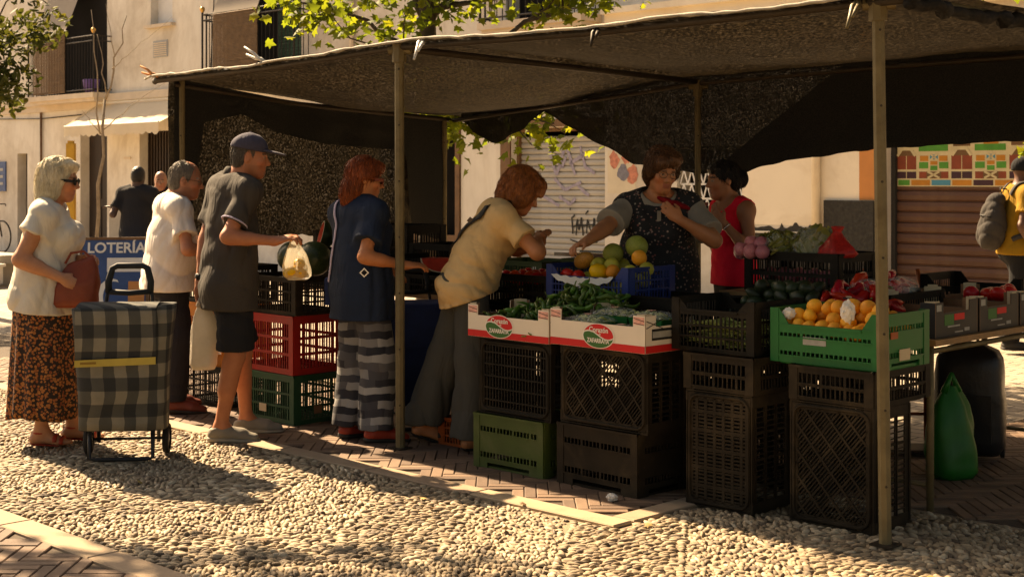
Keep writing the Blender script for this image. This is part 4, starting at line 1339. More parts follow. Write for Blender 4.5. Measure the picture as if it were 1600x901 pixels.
# left stacks
c_ = crate(.60, .40, .31, -1.335, .22, 0, 'dark_green_plastic', 'dark green crate on the ground under the red crate behind the man in the cap', 'grid')
note(c_, (-.02, -.2085, .085), (.075, .003, .05), 'pale_card'); note(c_, (.3085, -.02, .085), (.003, .06, .05), 'kraft_card')
crate(.58, .39, .37, -1.33, .22, .312, 'red_plastic', 'red crate stacked on the dark green crate', 'grid', rz=R(-1))
crate(.60, .40, .24, -1.33, .23, .684, 'black_plastic_dusty', 'brownish black crate on top of the red crate, under the watermelon', 'grid')
crate(.55, .40, .27, -2.17, .30, 0, 'black_plastic', 'black crate on the ground beside the man in the white shirt', 'grid')
c_ = crate(.50, .38, .42, -2.17, .30, .272, 'orange_plastic', 'bright orange sunlit crate on the black crate behind the trolley', 'solid')
crate(.55, .40, .26, -2.17, .32, .694, 'black_plastic', 'black crate on top of the bright orange crate', 'grid')
# front wall of crates
crate(.51, .38, .29, .905, .15, 0, 'moss_plastic', 'olive green crate on the ground under the left fruit box', 'solid', rz=R(.5))
crate(.53, .40, .29, .935, -.02, .292, 'black_plastic', 'black crate on its side with ribbed underside to the front, on the olive crate', 'grid', 'grid', 'side', R(-.5))
crate(.54, .40, .31, 1.53, .16, 0, 'black_plastic_dusty', 'dusty brown crate on the ground right of the olive green crate', 'solid', rz=R(-1.5))
crate(.57, .40, .29, 1.56, -.03, .312, 'black_plastic_dusty', 'dark crate on its side with diamond lattice underside, on the dusty brown crate', 'grid', 'diamond', 'side', R(-.5))
crate(.37, .545, .32, 2.20, .055, 0, 'black_plastic_dusty', 'tall dark crate on end with finely slotted underside, in the front row', 'grid', 'slots', 'side', R(1.5))
crate(.40, .50, .17, 2.20, .30, .550, 'black_plastic_dusty', 'low dark crate on top of the finely slotted tall crate', 'low')
crate(.42, .545, .32, 2.76, .125, 0, 'black_plastic_dusty', 'tall dark crate on end with crossed lattice underside by the right pole', 'grid', 'diamond', 'side', R(1))
crate(.43, .50, .155, 2.76, .37, .550, 'black_plastic_dusty', 'low dark crate under the bright green crate of peaches', 'low')
bean_crate = crate(.48, .40, .25, 2.13, .30, .722, 'black_plastic', 'black slatted crate holding long green beans', 'grid', notch=.05)
peach_crate = crate(.57, .42, .245, 2.71, .36, .707, 'green_plastic', 'bright green crate heaped with yellow peaches by the right pole', 'solid', notch=.07)
note(peach_crate, (-.05, -.2115, .105), (.12, .002, .035), 'print_grey', 'printed_mark'); note(peach_crate, (.2915, -.02, .06), (.003, .09, .05), 'pale_card'); note(peach_crate, (.2915, -.11, .15), (.003, .06, .03), 'rust_plastic')
crate(.36, .28, .16, .22, .40, 0, 'rust_plastic', 'small rust orange crate on the ground behind the leaning woman', 'grid')
# second row
for (a, b, z, H, lab) in ((.98, .72, 0, .30, 'black crate on the ground beneath the blue fruit crate'), (.98, .72, .302, .30, 'middle black crate beneath the blue fruit crate'), (.98, .72, .604, .27, 'upper black crate directly beneath the blue fruit crate')):
    crate(.60, .40, H, a, b, z, 'black_plastic', lab, 'grid')
blue = crate(.60, .40, .19, .98, .70, .876, 'blue_plastic', 'blue crate of mixed fruit before the vendor', 'grid', notch=.06)
for (z, H, lab) in ((0, .30, 'black crate on the ground under the tomato crate beside the leaning woman'), (.302, .30, 'middle black crate under the tomato crate'), (.604, .19, 'upper black crate just under the tomato crate')):
    crate(.55, .40, H, .36, .78, z, 'black_plastic', lab, 'grid')
crate(.55, .40, .19, .36, .78, .796, 'black_plastic', 'black crate of tomatoes at the leaning woman’s elbow', 'low')
for (z, H, lab) in ((0, .31, 'black crate on the ground beneath the avocado crate'), (.312, .31, 'middle black crate beneath the avocado crate')):
    crate(.60, .40, H, 2.12, .84, z, 'black_plastic', lab, 'grid')
avo = crate(.60, .40, .25, 2.12, .84, .624, 'black_plastic', 'black crate heaped with dark avocados in the second row', 'low')
crate(.56, .38, .62, 1.52, .66, 0, 'black_plastic', 'tall black crate on the ground behind the packed greens', 'grid')
crate(.54, .38, .30, 1.53, .68, .624, 'black_plastic', 'black crate behind the right fruit box with film over its side', 'low')

# cardboard fruit boxes --------------------------------------
def logo(par, y, cx, cz, rx, rz_):
    n = 40
    def el(s): return [(cx + rx * s * math.cos(2 * PI * k / n), cz + rz_ * s * math.sin(2 * PI * k / n)) for k in range(n)]
    o = MB(); o.add([(x, y - .0008, z) for x, z in el(1.06)], [tuple(range(n))]); ow = o.obj('emblem', 'print_white', par)
    def wave(x):
        u = (x - cx) / rx
        return cz + rz_ * (.06 - .34 * math.sin(u * 2.6) + .0 * u)
    for part, m, top in (('emblem_top', 'print_red', True), ('emblem_bottom', 'print_green', False)):
        q = MB()
        N = 36
        for i in range(N):
            xa, xb = cx - rx * .995 + 2 * rx * .995 * i / N, cx - rx * .995 + 2 * rx * .995 * (i + 1) / N
            za, zb = [rz_ * math.sqrt(max(0, 1 - ((x - cx) / rx) ** 2)) for x in (xa, xb)]
            wa, wb_ = [min(max(wave(x), cz - zz), cz + zz) for x, zz in ((xa, za), (xb, zb))]
            g = .0035
            if top: q.add([(xa, y - .0015, min(wa + g, cz + za)), (xb, y - .0015, min(wb_ + g, cz + zb)), (xb, y - .0015, cz + zb), (xa, y - .0015, cz + za)], [(0, 1, 2, 3)])
            else: q.add([(xa, y - .0015, cz - za), (xb, y - .0015, cz - zb), (xb, y - .0015, max(wb_ - g, cz - zb)), (xa, y - .0015, max(wa - g, cz - za))], [(0, 1, 2, 3)])
        q.obj(part, m, ow)
    text_obj('lettering', 'Corazón', rz_ * .62, 'print_white', ow, (cx + .004, y - .003, cz + rz_ * .50), (R(90), 0, 0), .0006, 1.0, bold=.0006)
    text_obj('lettering', 'de', rz_ * .26, 'print_white', ow, (cx + rx * .12, y - .003, cz + rz_ * .16), (R(90), 0, 0), .0006)
    text_obj('lettering', 'ZAFARRAYA', rz_ * .52, 'print_white', ow, (cx, y - .003, cz - rz_ * .42), (R(90), 0, 0), .0006, .86, bold=.0008)
def fruit_box(L_, W_, H, tab, a, b, z, rz, label, outer='white_card', inner='kraft_card', style='white', name='fruit_box', group=None):
    t = empty(name, S(a, b, z), ROT + rz)
    tag(t, label, 'box', group)
    th = .006
    tw = .075
    def wall(nm, o, ud, nd, w):
        mb = MB()
        o, ud, nd = Vector(o), Vector(ud), Vector(nd)
        M = Matrix((ud, nd, Vector((0, 0, 1)))).transposed()
        for (u0, u1, v1) in ((0, tw, H + tab), (tw, w - tw, H), (w - tw, w, H + tab)):
            for (thk, off, mi) in ((th / 2, 0, 0), (th / 2, -th / 2 - .0002, 1)):
                mb.box(o + ud * ((u0 + u1) / 2) + Vector((0, 0, v1 / 2)) + nd * (off - thk / 2), (u1 - u0, thk, v1), mi, M)
        return mb.obj(nm, [outer, inner], t)
    f = wall('front_wall', (-L_ / 2, -W_ / 2, 0), (1, 0, 0), (0, -1, 0), L_)
    wall('back_wall', (L_ / 2, W_ / 2, 0), (-1, 0, 0), (0, 1, 0), L_)
    s = wall('side_wall', (L_ / 2, -W_ / 2 + th, 0), (0, 1, 0), (1, 0, 0), W_ - 2 * th)
    wall('side_wall', (-L_ / 2, W_ / 2 - th, 0), (0, -1, 0), (-1, 0, 0), W_ - 2 * th)
    mb = MB(); mb.b2(-L_ / 2 + th, L_ / 2 - th, -W_ / 2 + th, W_ / 2 - th, .001, .006); mb.obj('base', inner, t)
    # corner posts of folded card
    for sx in (-1, 1):
        for sy in (-1, 1):
            mb = MB(); x, y = sx * (L_ / 2 - th - .001), sy * (W_ / 2 - th - .001)
            mb.add([(x, y, .006), (x - sx * .05, y, .006), (x, y - sy * .05, .006), (x, y, H + tab + .006), (x - sx * .05, y, H + tab + .006), (x, y - sy * .05, H + tab + .006)], [(0, 1, 4, 3), (1, 2, 5, 4), (2, 0, 3, 5), (3, 4, 5)])
            mb.obj('corner_post', 'pale_card', t)
    if style == 'white':
        for (par, y0, w, cen, rot) in ((f, -W_ / 2, L_, 0, 0),):
            mb = MB(); mb.b2(-L_ / 2, L_ / 2, y0 - .0012, y0 - .0002, .001, .036); mb.obj('red_band', 'print_red', par)
            for x0 in (-L_ / 2 + .004, L_ / 2 - tw + .004):
                mb = MB()
                mb.b2(x0, x0 + tw - .008, y0 - .0008, y0 - .0002, H + .012, H + tab - .006); mb.obj('pink_print', 'print_pink', par)
                mb = MB(); mb.beam((x0, y0 - .0015, H + tab - .012), (x0 + tw - .008, y0 - .0015, H + .03), .003, .0008, (0, -1, 0)); mb.beam((x0, y0 - .0015, H + .02), (x0 + tw - .008, y0 - .0015, H + .012), .003, .0008, (0, -1, 0)); mb.obj('ink_curls', 'black_card', par)
        logo(f, -W_ / 2 - .0012, -.06 if a < 1.2 else .015, .064, .100, .058)
        mb = MB(); mb.b2(L_ / 2 + .0002, L_ / 2 + .0012, -W_ / 2 + th, W_ / 2 - th, .001, .036); mb.obj('red_band', 'print_red', s)
        mb = MB(); mb.b2(L_ / 2 + .0002, L_ / 2 + .0010, -W_ / 2 + .05, W_ / 2 - .12, .06, .115); pl = mb.obj('printed_label', 'black_card', s)
        mb = MB(); mb.b2(L_ / 2 + .0012, L_ / 2 + .0018, -W_ / 2 + .055, W_ / 2 - .125, .072, .103); mb.obj('label_field', 'print_grey', pl)
        mb = MB(); mb.beam((L_ / 2 + .0012, -W_ / 2 + .01, H + .03), (L_ / 2 + .0012, -W_ / 2 + .13, H - .01), .004, .001, (1, 0, 0)); mb.beam((L_ / 2 + .0012, -W_ / 2 + .01, H - .005), (L_ / 2 + .0012, -W_ / 2 + .13, H + .035), .004, .001, (1, 0, 0)); mb.obj('ink_curls', 'black_card', s)
    else:
        xs = L_ / 2
        mb = MB(); mb.b2(xs + .0002, xs + .0010, -.12, -.03, .055, .105); mb.obj('green_print', 'print_green', s)
        mb = MB(); mb.b2(xs + .0002, xs + .0010, -.025, .075, .075, .105); mb.obj('red_print', 'print_red', s)
        for (y0, y1, z0, z1) in ((-.09, .03, .045, .052), (-.02, .06, .016, .022), (.075, .125, .018, .034), (-W_ / 2 + .015, -W_ / 2 + .06, H + .01, H + tab - .01)):
            mb = MB(); mb.b2(xs + .0002, xs + .0010, y0, y1, z0, z1); mb.obj('white_print', 'print_grey', s)
    return t
box1 = fruit_box(.60, .40, .115, .055, .925, .14, .700, R(-.5), 'left white and red cardboard box heaped with green peppers')
box2 = fruit_box(.63, .40, .125, .055, 1.565, .12, .708, R(-1.5), 'right white and red cardboard box with packed greens')

# tables ------------------------------------------------------
def table(a0, a1, b0, b1, z, label, name='trestle_table'):
    t = empty(name, S((a0 + a1) / 2, (b0 + b1) / 2, 0), ROT)
    tag(t, label, 'table')
    x, y = (a1 - a0) / 2, (b1 - b0) / 2
    mb = MB(); mb.b2(-x, x, -y, y, z - .028, z); mb.obj('top', 'table_wood', t)
    for sx in (-1, 1):
        for sy in (-1, 1):
            mb = MB(); mb.tube([(sx * (x - .06), sy * (y - .06), 0), (sx * (x - .06), sy * (y - .06), z - .029)], .018, 8); mb.obj('leg', 'galvanised', t, True)
    mb = MB()
    for sy in (-1, 1): mb.tube([(-x + .06, sy * (y - .06), .12), (x - .06, sy * (y - .06), .12)], .012, 6)
    for sx in (-1, 1): mb.tube([(sx * (x - .06), -y + .06, z - .06), (sx * (x - .06), y - .06, z - .06)], .014, 6)
    mb.obj('stretcher', 'galvanised', t, True)
    return t
table(-2.3, -.05, .78, 1.5, .80, 'trestle table of melons behind the blue-shirted woman')
table(2.28, 2.98, .66, 2.5, .80, 'wooden table with metal legs at the right end of the stall')
table(1.42, 2.2, 1.12, 1.75, .92, 'table behind the avocados carrying onions and bagged lettuce')
table(.02, .72, 1.12, 1.5, .98, 'small table under the weighing scale')
for i, (b, lab) in enumerate(((.92, 'nearest black printed cardboard box on the right table'), (1.36, 'middle black printed cardboard box on the right table'), (1.80, 'farthest black printed cardboard box on the right table, holding tomatoes'))):
    fruit_box(.50, .42, .115, .05, 2.70, b, .801, 0, lab, 'black_card', 'kraft_card', 'black', 'fruit_box', 'black printed boxes')
crate(.60, .40, .20, 2.44, 2.26, .802, 'black_plastic', 'black crate standing at the back of the right table', 'low', notch=.06)
crate(.60, .40, .22, 1.80, 1.45, .922, 'black_plastic', 'black crate of onions under the bagged lettuce', 'low')
# ------------------------------------------------------------------ fruit and vegetables
def ball_mesh(name, m, prof=None, n=14, dent=.0, elong=1.0):
    mb = MB()
    N = 9
    pr = []
    for i in range(N + 1):
        t = PI * i / N
        r, z = math.sin(t), -math.cos(t) * elong
        if prof: r *= prof((z / elong + 1) / 2)
        if dent and i == N: z -= dent
        if dent and i == N - 1: z -= dent * .35
        pr.append((max(r, .0), z))
    mb.lathe(pr, n)
    return mb.mesh(name, m, True)
def put(name, me, p, r, label, cat, group, rot=None, sc=None):
    o = link(name, me, None, p, rot or (random.uniform(0, 6), random.uniform(0, 6), random.uniform(0, 6)))
    o.scale = sc or (r * random.uniform(.93, 1.05), r * random.uniform(.93, 1.05), r * random.uniform(.92, 1.06))
    tag(o, label, cat, group)
    return o
M_peach = ball_mesh('peach', 'peach', dent=.22)
M_tom = ball_mesh('tomato', 'tomato', dent=.2, elong=.82)
M_avo = ball_mesh('avocado', 'avocado', lambda t: 1 - .38 * t * t, elong=1.35)
M_mel = ball_mesh('melon', 'melon_green', dent=.05)
M_man = ball_mesh('mango', 'mango', lambda t: 1 - .15 * t, elong=1.5)
M_lem = ball_mesh('lemon', 'lemon', lambda t: 1 - .1 * abs(t - .5), elong=1.25)
M_app = ball_mesh('apple', 'apple_green', dent=.3)
M_oni = ball_mesh('onion', 'onion_pink', lambda t: 1 if t < .75 else 1 - (t - .75) * 2.2, elong=.95)
M_wat = ball_mesh('watermelon', 'watermelon_rind', n=24, elong=1.15)

# peaches in the bright green crate: rows that climb towards the back
k = 0
for (z, b0, nb, a0, na) in ((.862, .20, 4, 2.47, 8), (.908, .25, 3, 2.50, 7), (.950, .31, 3, 2.56, 6), (.985, .38, 2, 2.62, 4)):
    for j in range(nb):
        for i in range(na):
            if k >= 58 or random.random() < .06: continue
            a = a0 + i * .066 + (j % 2) * .03 + random.gauss(0, .006); b = b0 + j * .082 + random.gauss(0, .006)
            if a > 2.96: continue
            put('peach', M_peach, S(a, b, z + random.gauss(0, .008)), random.uniform(.033, .039), 'yellow-orange peach heaped in the bright green crate', 'peach', 'peaches in the green crate'); k += 1
mb = MB()
def crump(c, r, name, m, label, cat):
    bm = bmesh.new(); bmesh.ops.create_icosphere(bm, subdivisions=3, radius=1)
    for v in bm.verts:
        d = 1 + .35 * mnoise.noise(v.co * 2.3 + Vector(c)) + .18 * mnoise.noise(v.co * 6 + Vector(c))
        v.co = Vector((v.co.x * r[0], v.co.y * r[1], v.co.z * r[2])) * d
    me = bpy.data.meshes.new(name); bm.to_mesh(me); bm.free(); me.materials.append(MATS[m])
    o = link(name, me, None, c); tag(o, label, cat); return o
crump(S(2.83, .155, .955), (.032, .02, .048), 'crumpled_bag', 'paper_white', 'crumpled white bag at the front of the peaches', 'bag')
crump(S(2.50, .19, .925), (.03, .02, .026), 'crumpled_paper', 'paper_white', 'small white crumple among the left peaches', 'paper')
crump(S(1.73, -.16, .018), (.028, .02, .018), 'paper_scrap', 'paper_white', 'crumpled white scrap on the ground before the dusty brown crate', 'litter')

# green peppers spilling from the left box
def pepper_mesh(i, m='green_pepper', thick=.016, ln=.13):
    r_ = random.Random(i)
    mb = MB()
    bx, by = r_.uniform(-.05, .05), r_.uniform(-.03, .03)
    pts = [(ln * (t - .5), bx * math.sin(PI * t) + .01 * math.sin(9 * t + i), by * math.sin(PI * t)) for t in (0, .12, .35, .6, .82, 1)]
    mb.tube(pts, [thick * x for x in (.55, 1.0, .95, .8, .55, .12)], 8)
    mb.tube([pts[0], (pts[0][0] - .018, pts[0][1] + .004, .004), (pts[0][0] - .032, pts[0][1] + .01, .012)], [.006, .004, .0035], 5, 1)
    return mb.mesh('green_pepper', [m, 'stalk_green'], True)
PEP = [pepper_mesh(i) for i in range(6)]
k = 0
for (z, a0, a1, b0, b1, n) in ((.745, .68, 1.18, .0, .30, 34), (.785, .70, 1.18, .02, .30, 34), (.822, .76, 1.19, .08, .32, 30), (.862, .86, 1.20, .16, .34, 26), (.905, .95, 1.22, .20, .36, 20), (.945, 1.02, 1.20, .26, .38, 12), (.90, 1.2, 1.36, .28, .42, 14), (.87, 1.22, 1.42, .26, .38, 10)):
    for _ in range(n):
        a, b = random.uniform(a0, a1), random.uniform(b0, b1)
        put('green_pepper', random.choice(PEP), S(a, b, z + random.gauss(0, .012)), 1, 'long green pepper piled in the left white box', 'pepper', 'green peppers in the box', (random.gauss(0, .6), random.gauss(0, .45), random.uniform(0, 6.28)), (random.uniform(.7, 1.05),) * 3)
# punnets of greens under film in the right box
def punnet(a, b, z, rz, label, tray='green_plastic'):
    t = empty('vegetable_punnet', S(a, b, z), ROT + rz); tag(t, label, 'punnet', 'film-wrapped punnets')
    mb = MB(); w, d, h = .115, .075, .05
    mb.add([(-w * .88, -d * .85, 0), (w * .88, -d * .85, 0), (w * .88, d * .85, 0), (-w * .88, d * .85, 0), (-w, -d, h), (w, -d, h), (w, d, h), (-w, d, h)], [(3, 2, 1, 0), (0, 1, 5, 4), (1, 2, 6, 5), (2, 3, 7, 6), (3, 0, 4, 7)]); mb.obj('tray', tray, t)
    mb = MB()
    for _ in range(42):
        x, y = random.uniform(-w * .8, w * .8), random.uniform(-d * .6, d * .6); an = random.gauss(0, .4)
        z0 = random.uniform(.02, .068)
        mb.tube([(x - .03 * math.cos(an), y - .03 * math.sin(an), z0), (x, y, z0 + .01), (x + .03 * math.cos(an), y + .03 * math.sin(an), z0)], [.004, .008, .003], 6)
    v = mb.obj('okra_pods', 'bean_green', t, True); v['kind'] = 'stuff'
    mb = MB(); mb.grid(lambda u, v: (-w * 1.02 + 2.04 * w * u, -d * 1.02 + 2.04 * d * v, h + .004 + .034 * (math.sin(PI * u) * math.sin(PI * v)) ** .35), 14, 10); mb.obj('cling_film', 'cling_film', t, True)
    mb = MB(); mb.box((.0, -d * .3, h + .040), (.035, .03, .001)); mb.obj('price_sticker', 'print_pink', t)
punnet(1.42, .04, .775, R(3), 'film-wrapped green punnet at the front left of the right box'); punnet(1.66, .02, .74, R(-8), 'film-wrapped punnet lying low at the front right of the right box'); punnet(1.46, .20, .80, R(4), 'film-wrapped green punnet at the back left of the right box'); punnet(1.71, .19, .80, R(-4), 'film-wrapped punnet at the back right of the right box')
# long beans in the black crate
mb = MB()
for _ in range(150):
    a, b = random.uniform(-.13, .13), random.uniform(-.15, .13); an = random.gauss(0, .5); z = random.uniform(.02, .13)
    l_ = random.uniform(.06, .12)
    mb.tube([(a - l_ * math.cos(an), max(-.18, min(.18, b - l_ * math.sin(an))), z), (a, b, z + random.uniform(0, .02)), (a + l_ * math.cos(an), max(-.18, min(.18, b + l_ * math.sin(an))), z)], [.003, .0055, .003], 5)
o = mb.obj('green_beans', 'bean_green', None, True, S(2.13, .30, .722), (0, 0, ROT)); tag(o, 'loose long green beans lying in the black slatted crate', 'beans', kind='stuff')
mb = MB(); mb.b2(-.2, .05, -.19, -.186, 0, 0.001)
# avocados
for (z, n0, a0, nb) in ((.86, 7, 1.86, 4), (.91, 6, 1.90, 4), (.955, 5, 1.95, 3), (.995, 4, 2.02, 2)):
    for j in range(nb):
        for i in range(n0):
            put('avocado', M_avo, S(a0 + i * .085 + random.gauss(0, .01), .70 + j * .085 + random.gauss(0, .01), z), random.uniform(.036, .042), 'dark avocado heaped in the second-row black crate', 'avocado', 'avocados in the black crate', (random.gauss(PI / 2, .3), random.gauss(0, .3), random.uniform(0, 6)))
# fruit on the blue crate
FR = [(M_man, 'mango', .84, .64, 1.085, .052, (R(70), 0, R(30))), (M_mel, 'melon', .985, .72, 1.125, .062, None), (M_mel, 'melon', 1.09, .80, 1.165, .062, None), (M_app, 'apple', 1.06, .62, 1.065, .046, None), (M_app, 'apple', .93, .66, 1.06, .046, None), (M_peach, 'orange', 1.19, .70, 1.11, .046, None), (M_peach, 'orange', 1.11, .57, 1.035, .042, None), (M_lem, 'lemon', 1.02, .56, 1.03, .047, None), (M_app, 'apple', 1.21, .60, 1.035, .042, None), (M_app, 'apple', 1.25, .69, 1.05, .042, None), (M_app, 'apple', .98, .80, 1.05, .05, None), (M_tom, 'tomato', .79, .56, 1.005, .04, None), (M_tom, 'tomato', .87, .56, 1.0, .038, None)]
desc_one = {(.985, .72): 'green melon left of the highest melon on the blue crate', (1.09, .80): 'highest green melon on the blue crate before the vendor’s apron', (1.19, .70): 'deep orange fruit right of the melons on the blue crate', (1.11, .57): 'smaller orange fruit beside the lemon at the front of the blue crate'}
desc = {'mango': 'large orange-green mango lying on the blue crate', 'melon': 'round green melon on top of the blue crate', 'apple': 'yellow-green apple in the blue crate', 'orange': 'deep orange fruit in the blue crate', 'lemon': 'bright yellow lemon at the front of the blue crate', 'tomato': 'red tomato at the left of the blue crate'}
for (me, nm, a, b, z, r, rot) in FR:
    put(nm, me, S(a, b, z), r, desc_one.get((a, b), desc[nm]), nm, 'fruit on the blue crate', rot)
for _ in range(26):
    put('apple', M_app, S(random.uniform(.74, 1.22), random.uniform(.58, .84), random.uniform(.93, .99)), .042, 'yellow-green apple in the blue crate', 'apple', 'fruit on the blue crate')
mb = MB(); mb.grid(lambda u, v: (-.24 + .44 * u + .02 * (v - .5) * (1 if u > .5 else -1), -.211 - .006 * v, .135 - .012 * math.sin(PI * u) - .045 * v * math.sin(PI * min(1, max(0, u))) ** .5 + .004 * math.sin(u * 40)), 30, 4)
mb.obj('paper_liner', 'paper_white', blue)
mb = MB()
for k_ in range(12):
    a_ = 2 * PI * k_ / 12; mb.v.append((-.02 + .026 * math.cos(a_), -.2165, .062 + .022 * math.sin(a_)))
mb.f = [tuple(range(12))]; mb.m = [0]; mb.obj('apple_emblem', 'print_grey', blue)
mb = MB(); mb.beam((-.02, -.2165, .085), (.0, -.2165, .098), .008, .001, (0, -1, 0)); mb.b2(-.09, .06, -.2172, -.2164, .026, .036); mb.obj('printed_mark', 'print_grey', blue)
for (a, b) in ((.2, .66), (.29, .64), (.38, .68), (.46, .65), (.55, .67), (.25, .74), (.34, .76), (.43, .75), (.52, .76), (.2, .85), (.3, .86), (.4, .85), (.5, .86)):
    put('tomato', M_tom, S(a, b, .965), .043, 'red tomato in the black crate at the leaning woman’s elbow', 'tomato', 'tomatoes by the leaning woman')
# onions, lettuces, nets behind
for (a, b, z) in ((1.50, 1.22, 1.12), (1.57, 1.21, 1.11), (1.53, 1.28, 1.155), (1.60, 1.27, 1.15), (1.64, 1.22, 1.11), (1.46, 1.27, 1.10), (1.56, 1.34, 1.13)):
    put('onion', M_oni, S(a, b, z + .03), .043, 'pink onion in the small heap before the bagged lettuce', 'onion', 'pink onions')
for (a, b, z) in ((1.50, 1.5, 1.0), (1.6, 1.5, 1.0), (1.7, 1.5, 1.0), (1.8, 1.5, 1.0), (1.9, 1.5, 1.0), (1.75, 1.35, 1.0), (1.85, 1.35, 1.0), (1.95, 1.35, 1.0)):
    put('onion', M_oni, S(a, b, z), .045, 'onion lying low in the black crate behind', 'onion', 'onions lying low')
def lettuce_bag(a, b, z, r, label, seed):
    t = empty('lettuce_bag', S(a, b, z), ROT); tag(t, label, 'lettuce')
    mb = MB(); rr = random.Random(seed)
    for _ in range(170):
        d = Vector((rr.gauss(0, 1), rr.gauss(0, 1), abs(rr.gauss(0, .8)))).normalized()
        c = Vector((d.x * r[0], d.y * r[1], d.z * r[2])) * rr.uniform(.7, .97)
        s_ = .035
        n = (d + Vector((rr.gauss(0, .4), rr.gauss(0, .4), rr.gauss(0, .4)))).normalized(); x = n.orthogonal().normalized(); y = n.cross(x)
        mb.add([c - x * s_ - y * s_, c + x * s_ * .9 - y * s_, c + x * s_ + y * s_ * 1.1 + n * .01, c - x * s_ + y * s_ - n * .01], [(0, 1, 2, 3)])
    o = mb.obj('lettuce_leaves', 'leaf_lettuce', t); o['kind'] = 'stuff'
    bm = bmesh.new(); bmesh.ops.create_icosphere(bm, subdivisions=3, radius=1.05)
    for v in bm.verts:
        q = 1 + .10 * mnoise.noise(v.co * 3 + Vector((seed, 0, 0))); v.co = Vector((v.co.x * r[0], v.co.y * r[1], max(v.co.z, -.15) * r[2])) * q
    me = bpy.data.meshes.new('clear_bag'); bm.to_mesh(me); bm.free(); me.materials.append(MATS['cling_film']); me.polygons.foreach_set('use_smooth', [True] * len(me.polygons)); link('clear_bag', me, t)
leaf_mat('leaf_lettuce', (0.22, 0.24, 0.06), (0.30, 0.32, 0.06), .3)
lettuce_bag(1.66, 1.36, 1.145, (.13, .11, .10), 'clear bag of pale lettuce beside the pink onions', 3); lettuce_bag(1.86, 1.42, 1.15, (.16, .13, .13), 'large clear bag of lettuce beside the red net bag', 8)
def net_bag():
    t = empty('net_bag', S(2.03, 1.36, 1.12), ROT); tag(t, 'red net bag with tied peak beside the bagged lettuce', 'bag')
    mb = MB()
    n = 20
    prof = [(.0, 0), (.095, .0), (.105, .02), (.09, .05), (.06, .085), (.035, .115), (.022, .135), (.028, .15), (.034, .165), (.012, .168)]
    for (r, z) in prof:
        for k in range(n):
            a = 2 * PI * k / n; q = 1 + .18 * math.sin(5 * a + z * 30) * (z > .0) + .08 * mnoise.noise(Vector((k, z * 20, 1)))
            mb.v.append((r * q * math.cos(a), r * q * .8 * math.sin(a), z))
    for i in range(len(prof) - 1):
        for k in range(n): mb.f.append((i * n + k, i * n + (k + 1) % n, (i + 1) * n + (k + 1) % n, (i + 1) * n + k))
    mb.m = [0] * len(mb.f); mb.obj('net', 'net_red', t, True)
net_bag()
RP = [pepper_mesh(20 + i, 'red_pepper', .030, .15) for i in range(4)]
for i, (a, b, z) in enumerate(((2.36, .74, .93), (2.42, .76, .955), (2.47, .72, .94), (2.40, .82, .985), (2.34, .86, .955), (2.46, .82, .99), (2.5, .9, .98), (2.38, .95, .99), (2.52, 1.05, .93), (2.58, .98, .925))):
    put('red_pepper', random.choice(RP), S(a, b, z), 1, 'red pepper piled behind the peaches', 'pepper', 'red peppers behind the peaches', (random.gauss(0, .4), random.gauss(0, .3), random.uniform(0, 6)), (1, 1, 1))
for i, (a, b) in enumerate(((2.34, 1.16), (2.40, 1.3), (2.36, 1.44))):
    t = empty('red_pepper_pack', S(a, b, .985), ROT + R(80 + 8 * i)); tag(t, ('nearest', 'middle', 'farthest')[i] + ' film pack of red peppers behind the right pole', 'packet')
    for j in range(3): o = link('pepper', RP[j], t, (0, (j - 1) * .05, 0), (j, 0, .1 * j))
    mb = MB(); mb.grid(lambda u, v: (-.10 + .2 * u, -.085 + .17 * v, -.03 + .075 * (math.sin(PI * u) * math.sin(PI * v)) ** .3), 12, 8); mb.obj('cling_film', 'cling_film', t, True)
crate(.56, .36, .16, 2.36, 1.3, .802, 'black_plastic', 'low black crate under the film packs of red peppers', 'low', rz=R(90))
for (a, b) in ((2.62, 1.72), (2.70, 1.76), (2.78, 1.70), (2.86, 1.74), (2.66, 1.86), (2.76, 1.88), (2.85, 1.86), (2.9, 1.94), (2.70, 1.95), (2.80, 1.80)):
    put('tomato', M_tom, S(a, b, .925 + random.uniform(-.02, .02)), .045, 'red tomato in the farthest black box on the right table', 'tomato', 'tomatoes in the far box')
for (a, b) in ((2.52, .80), (2.60, .84), (2.55, 1.28), (2.64, 1.32)):
    put('tomato', M_tom, S(a, b, .85), .04, 'red tomato lying in the nearer black boxes', 'tomato', 'tomatoes in the nearer boxes')
for (a, b, lab) in ((2.50, 1.09, 'cream card flap standing in the nearest black box'), (2.50, 1.53, 'cream card flap standing in the middle black box')):
    mb = MB(); mb.box((0, 0, .06), (.085, .012, .115)); mb.box((0, 0, .121), (.05, .012, .012)); mb.box((0, -.002, .005), (.095, .03, .01))
    o = mb.obj('card_flap', 'pale_card', None, False, S(a, b, .86), (0, 0, ROT + R(30))); tag(o, lab, 'card')
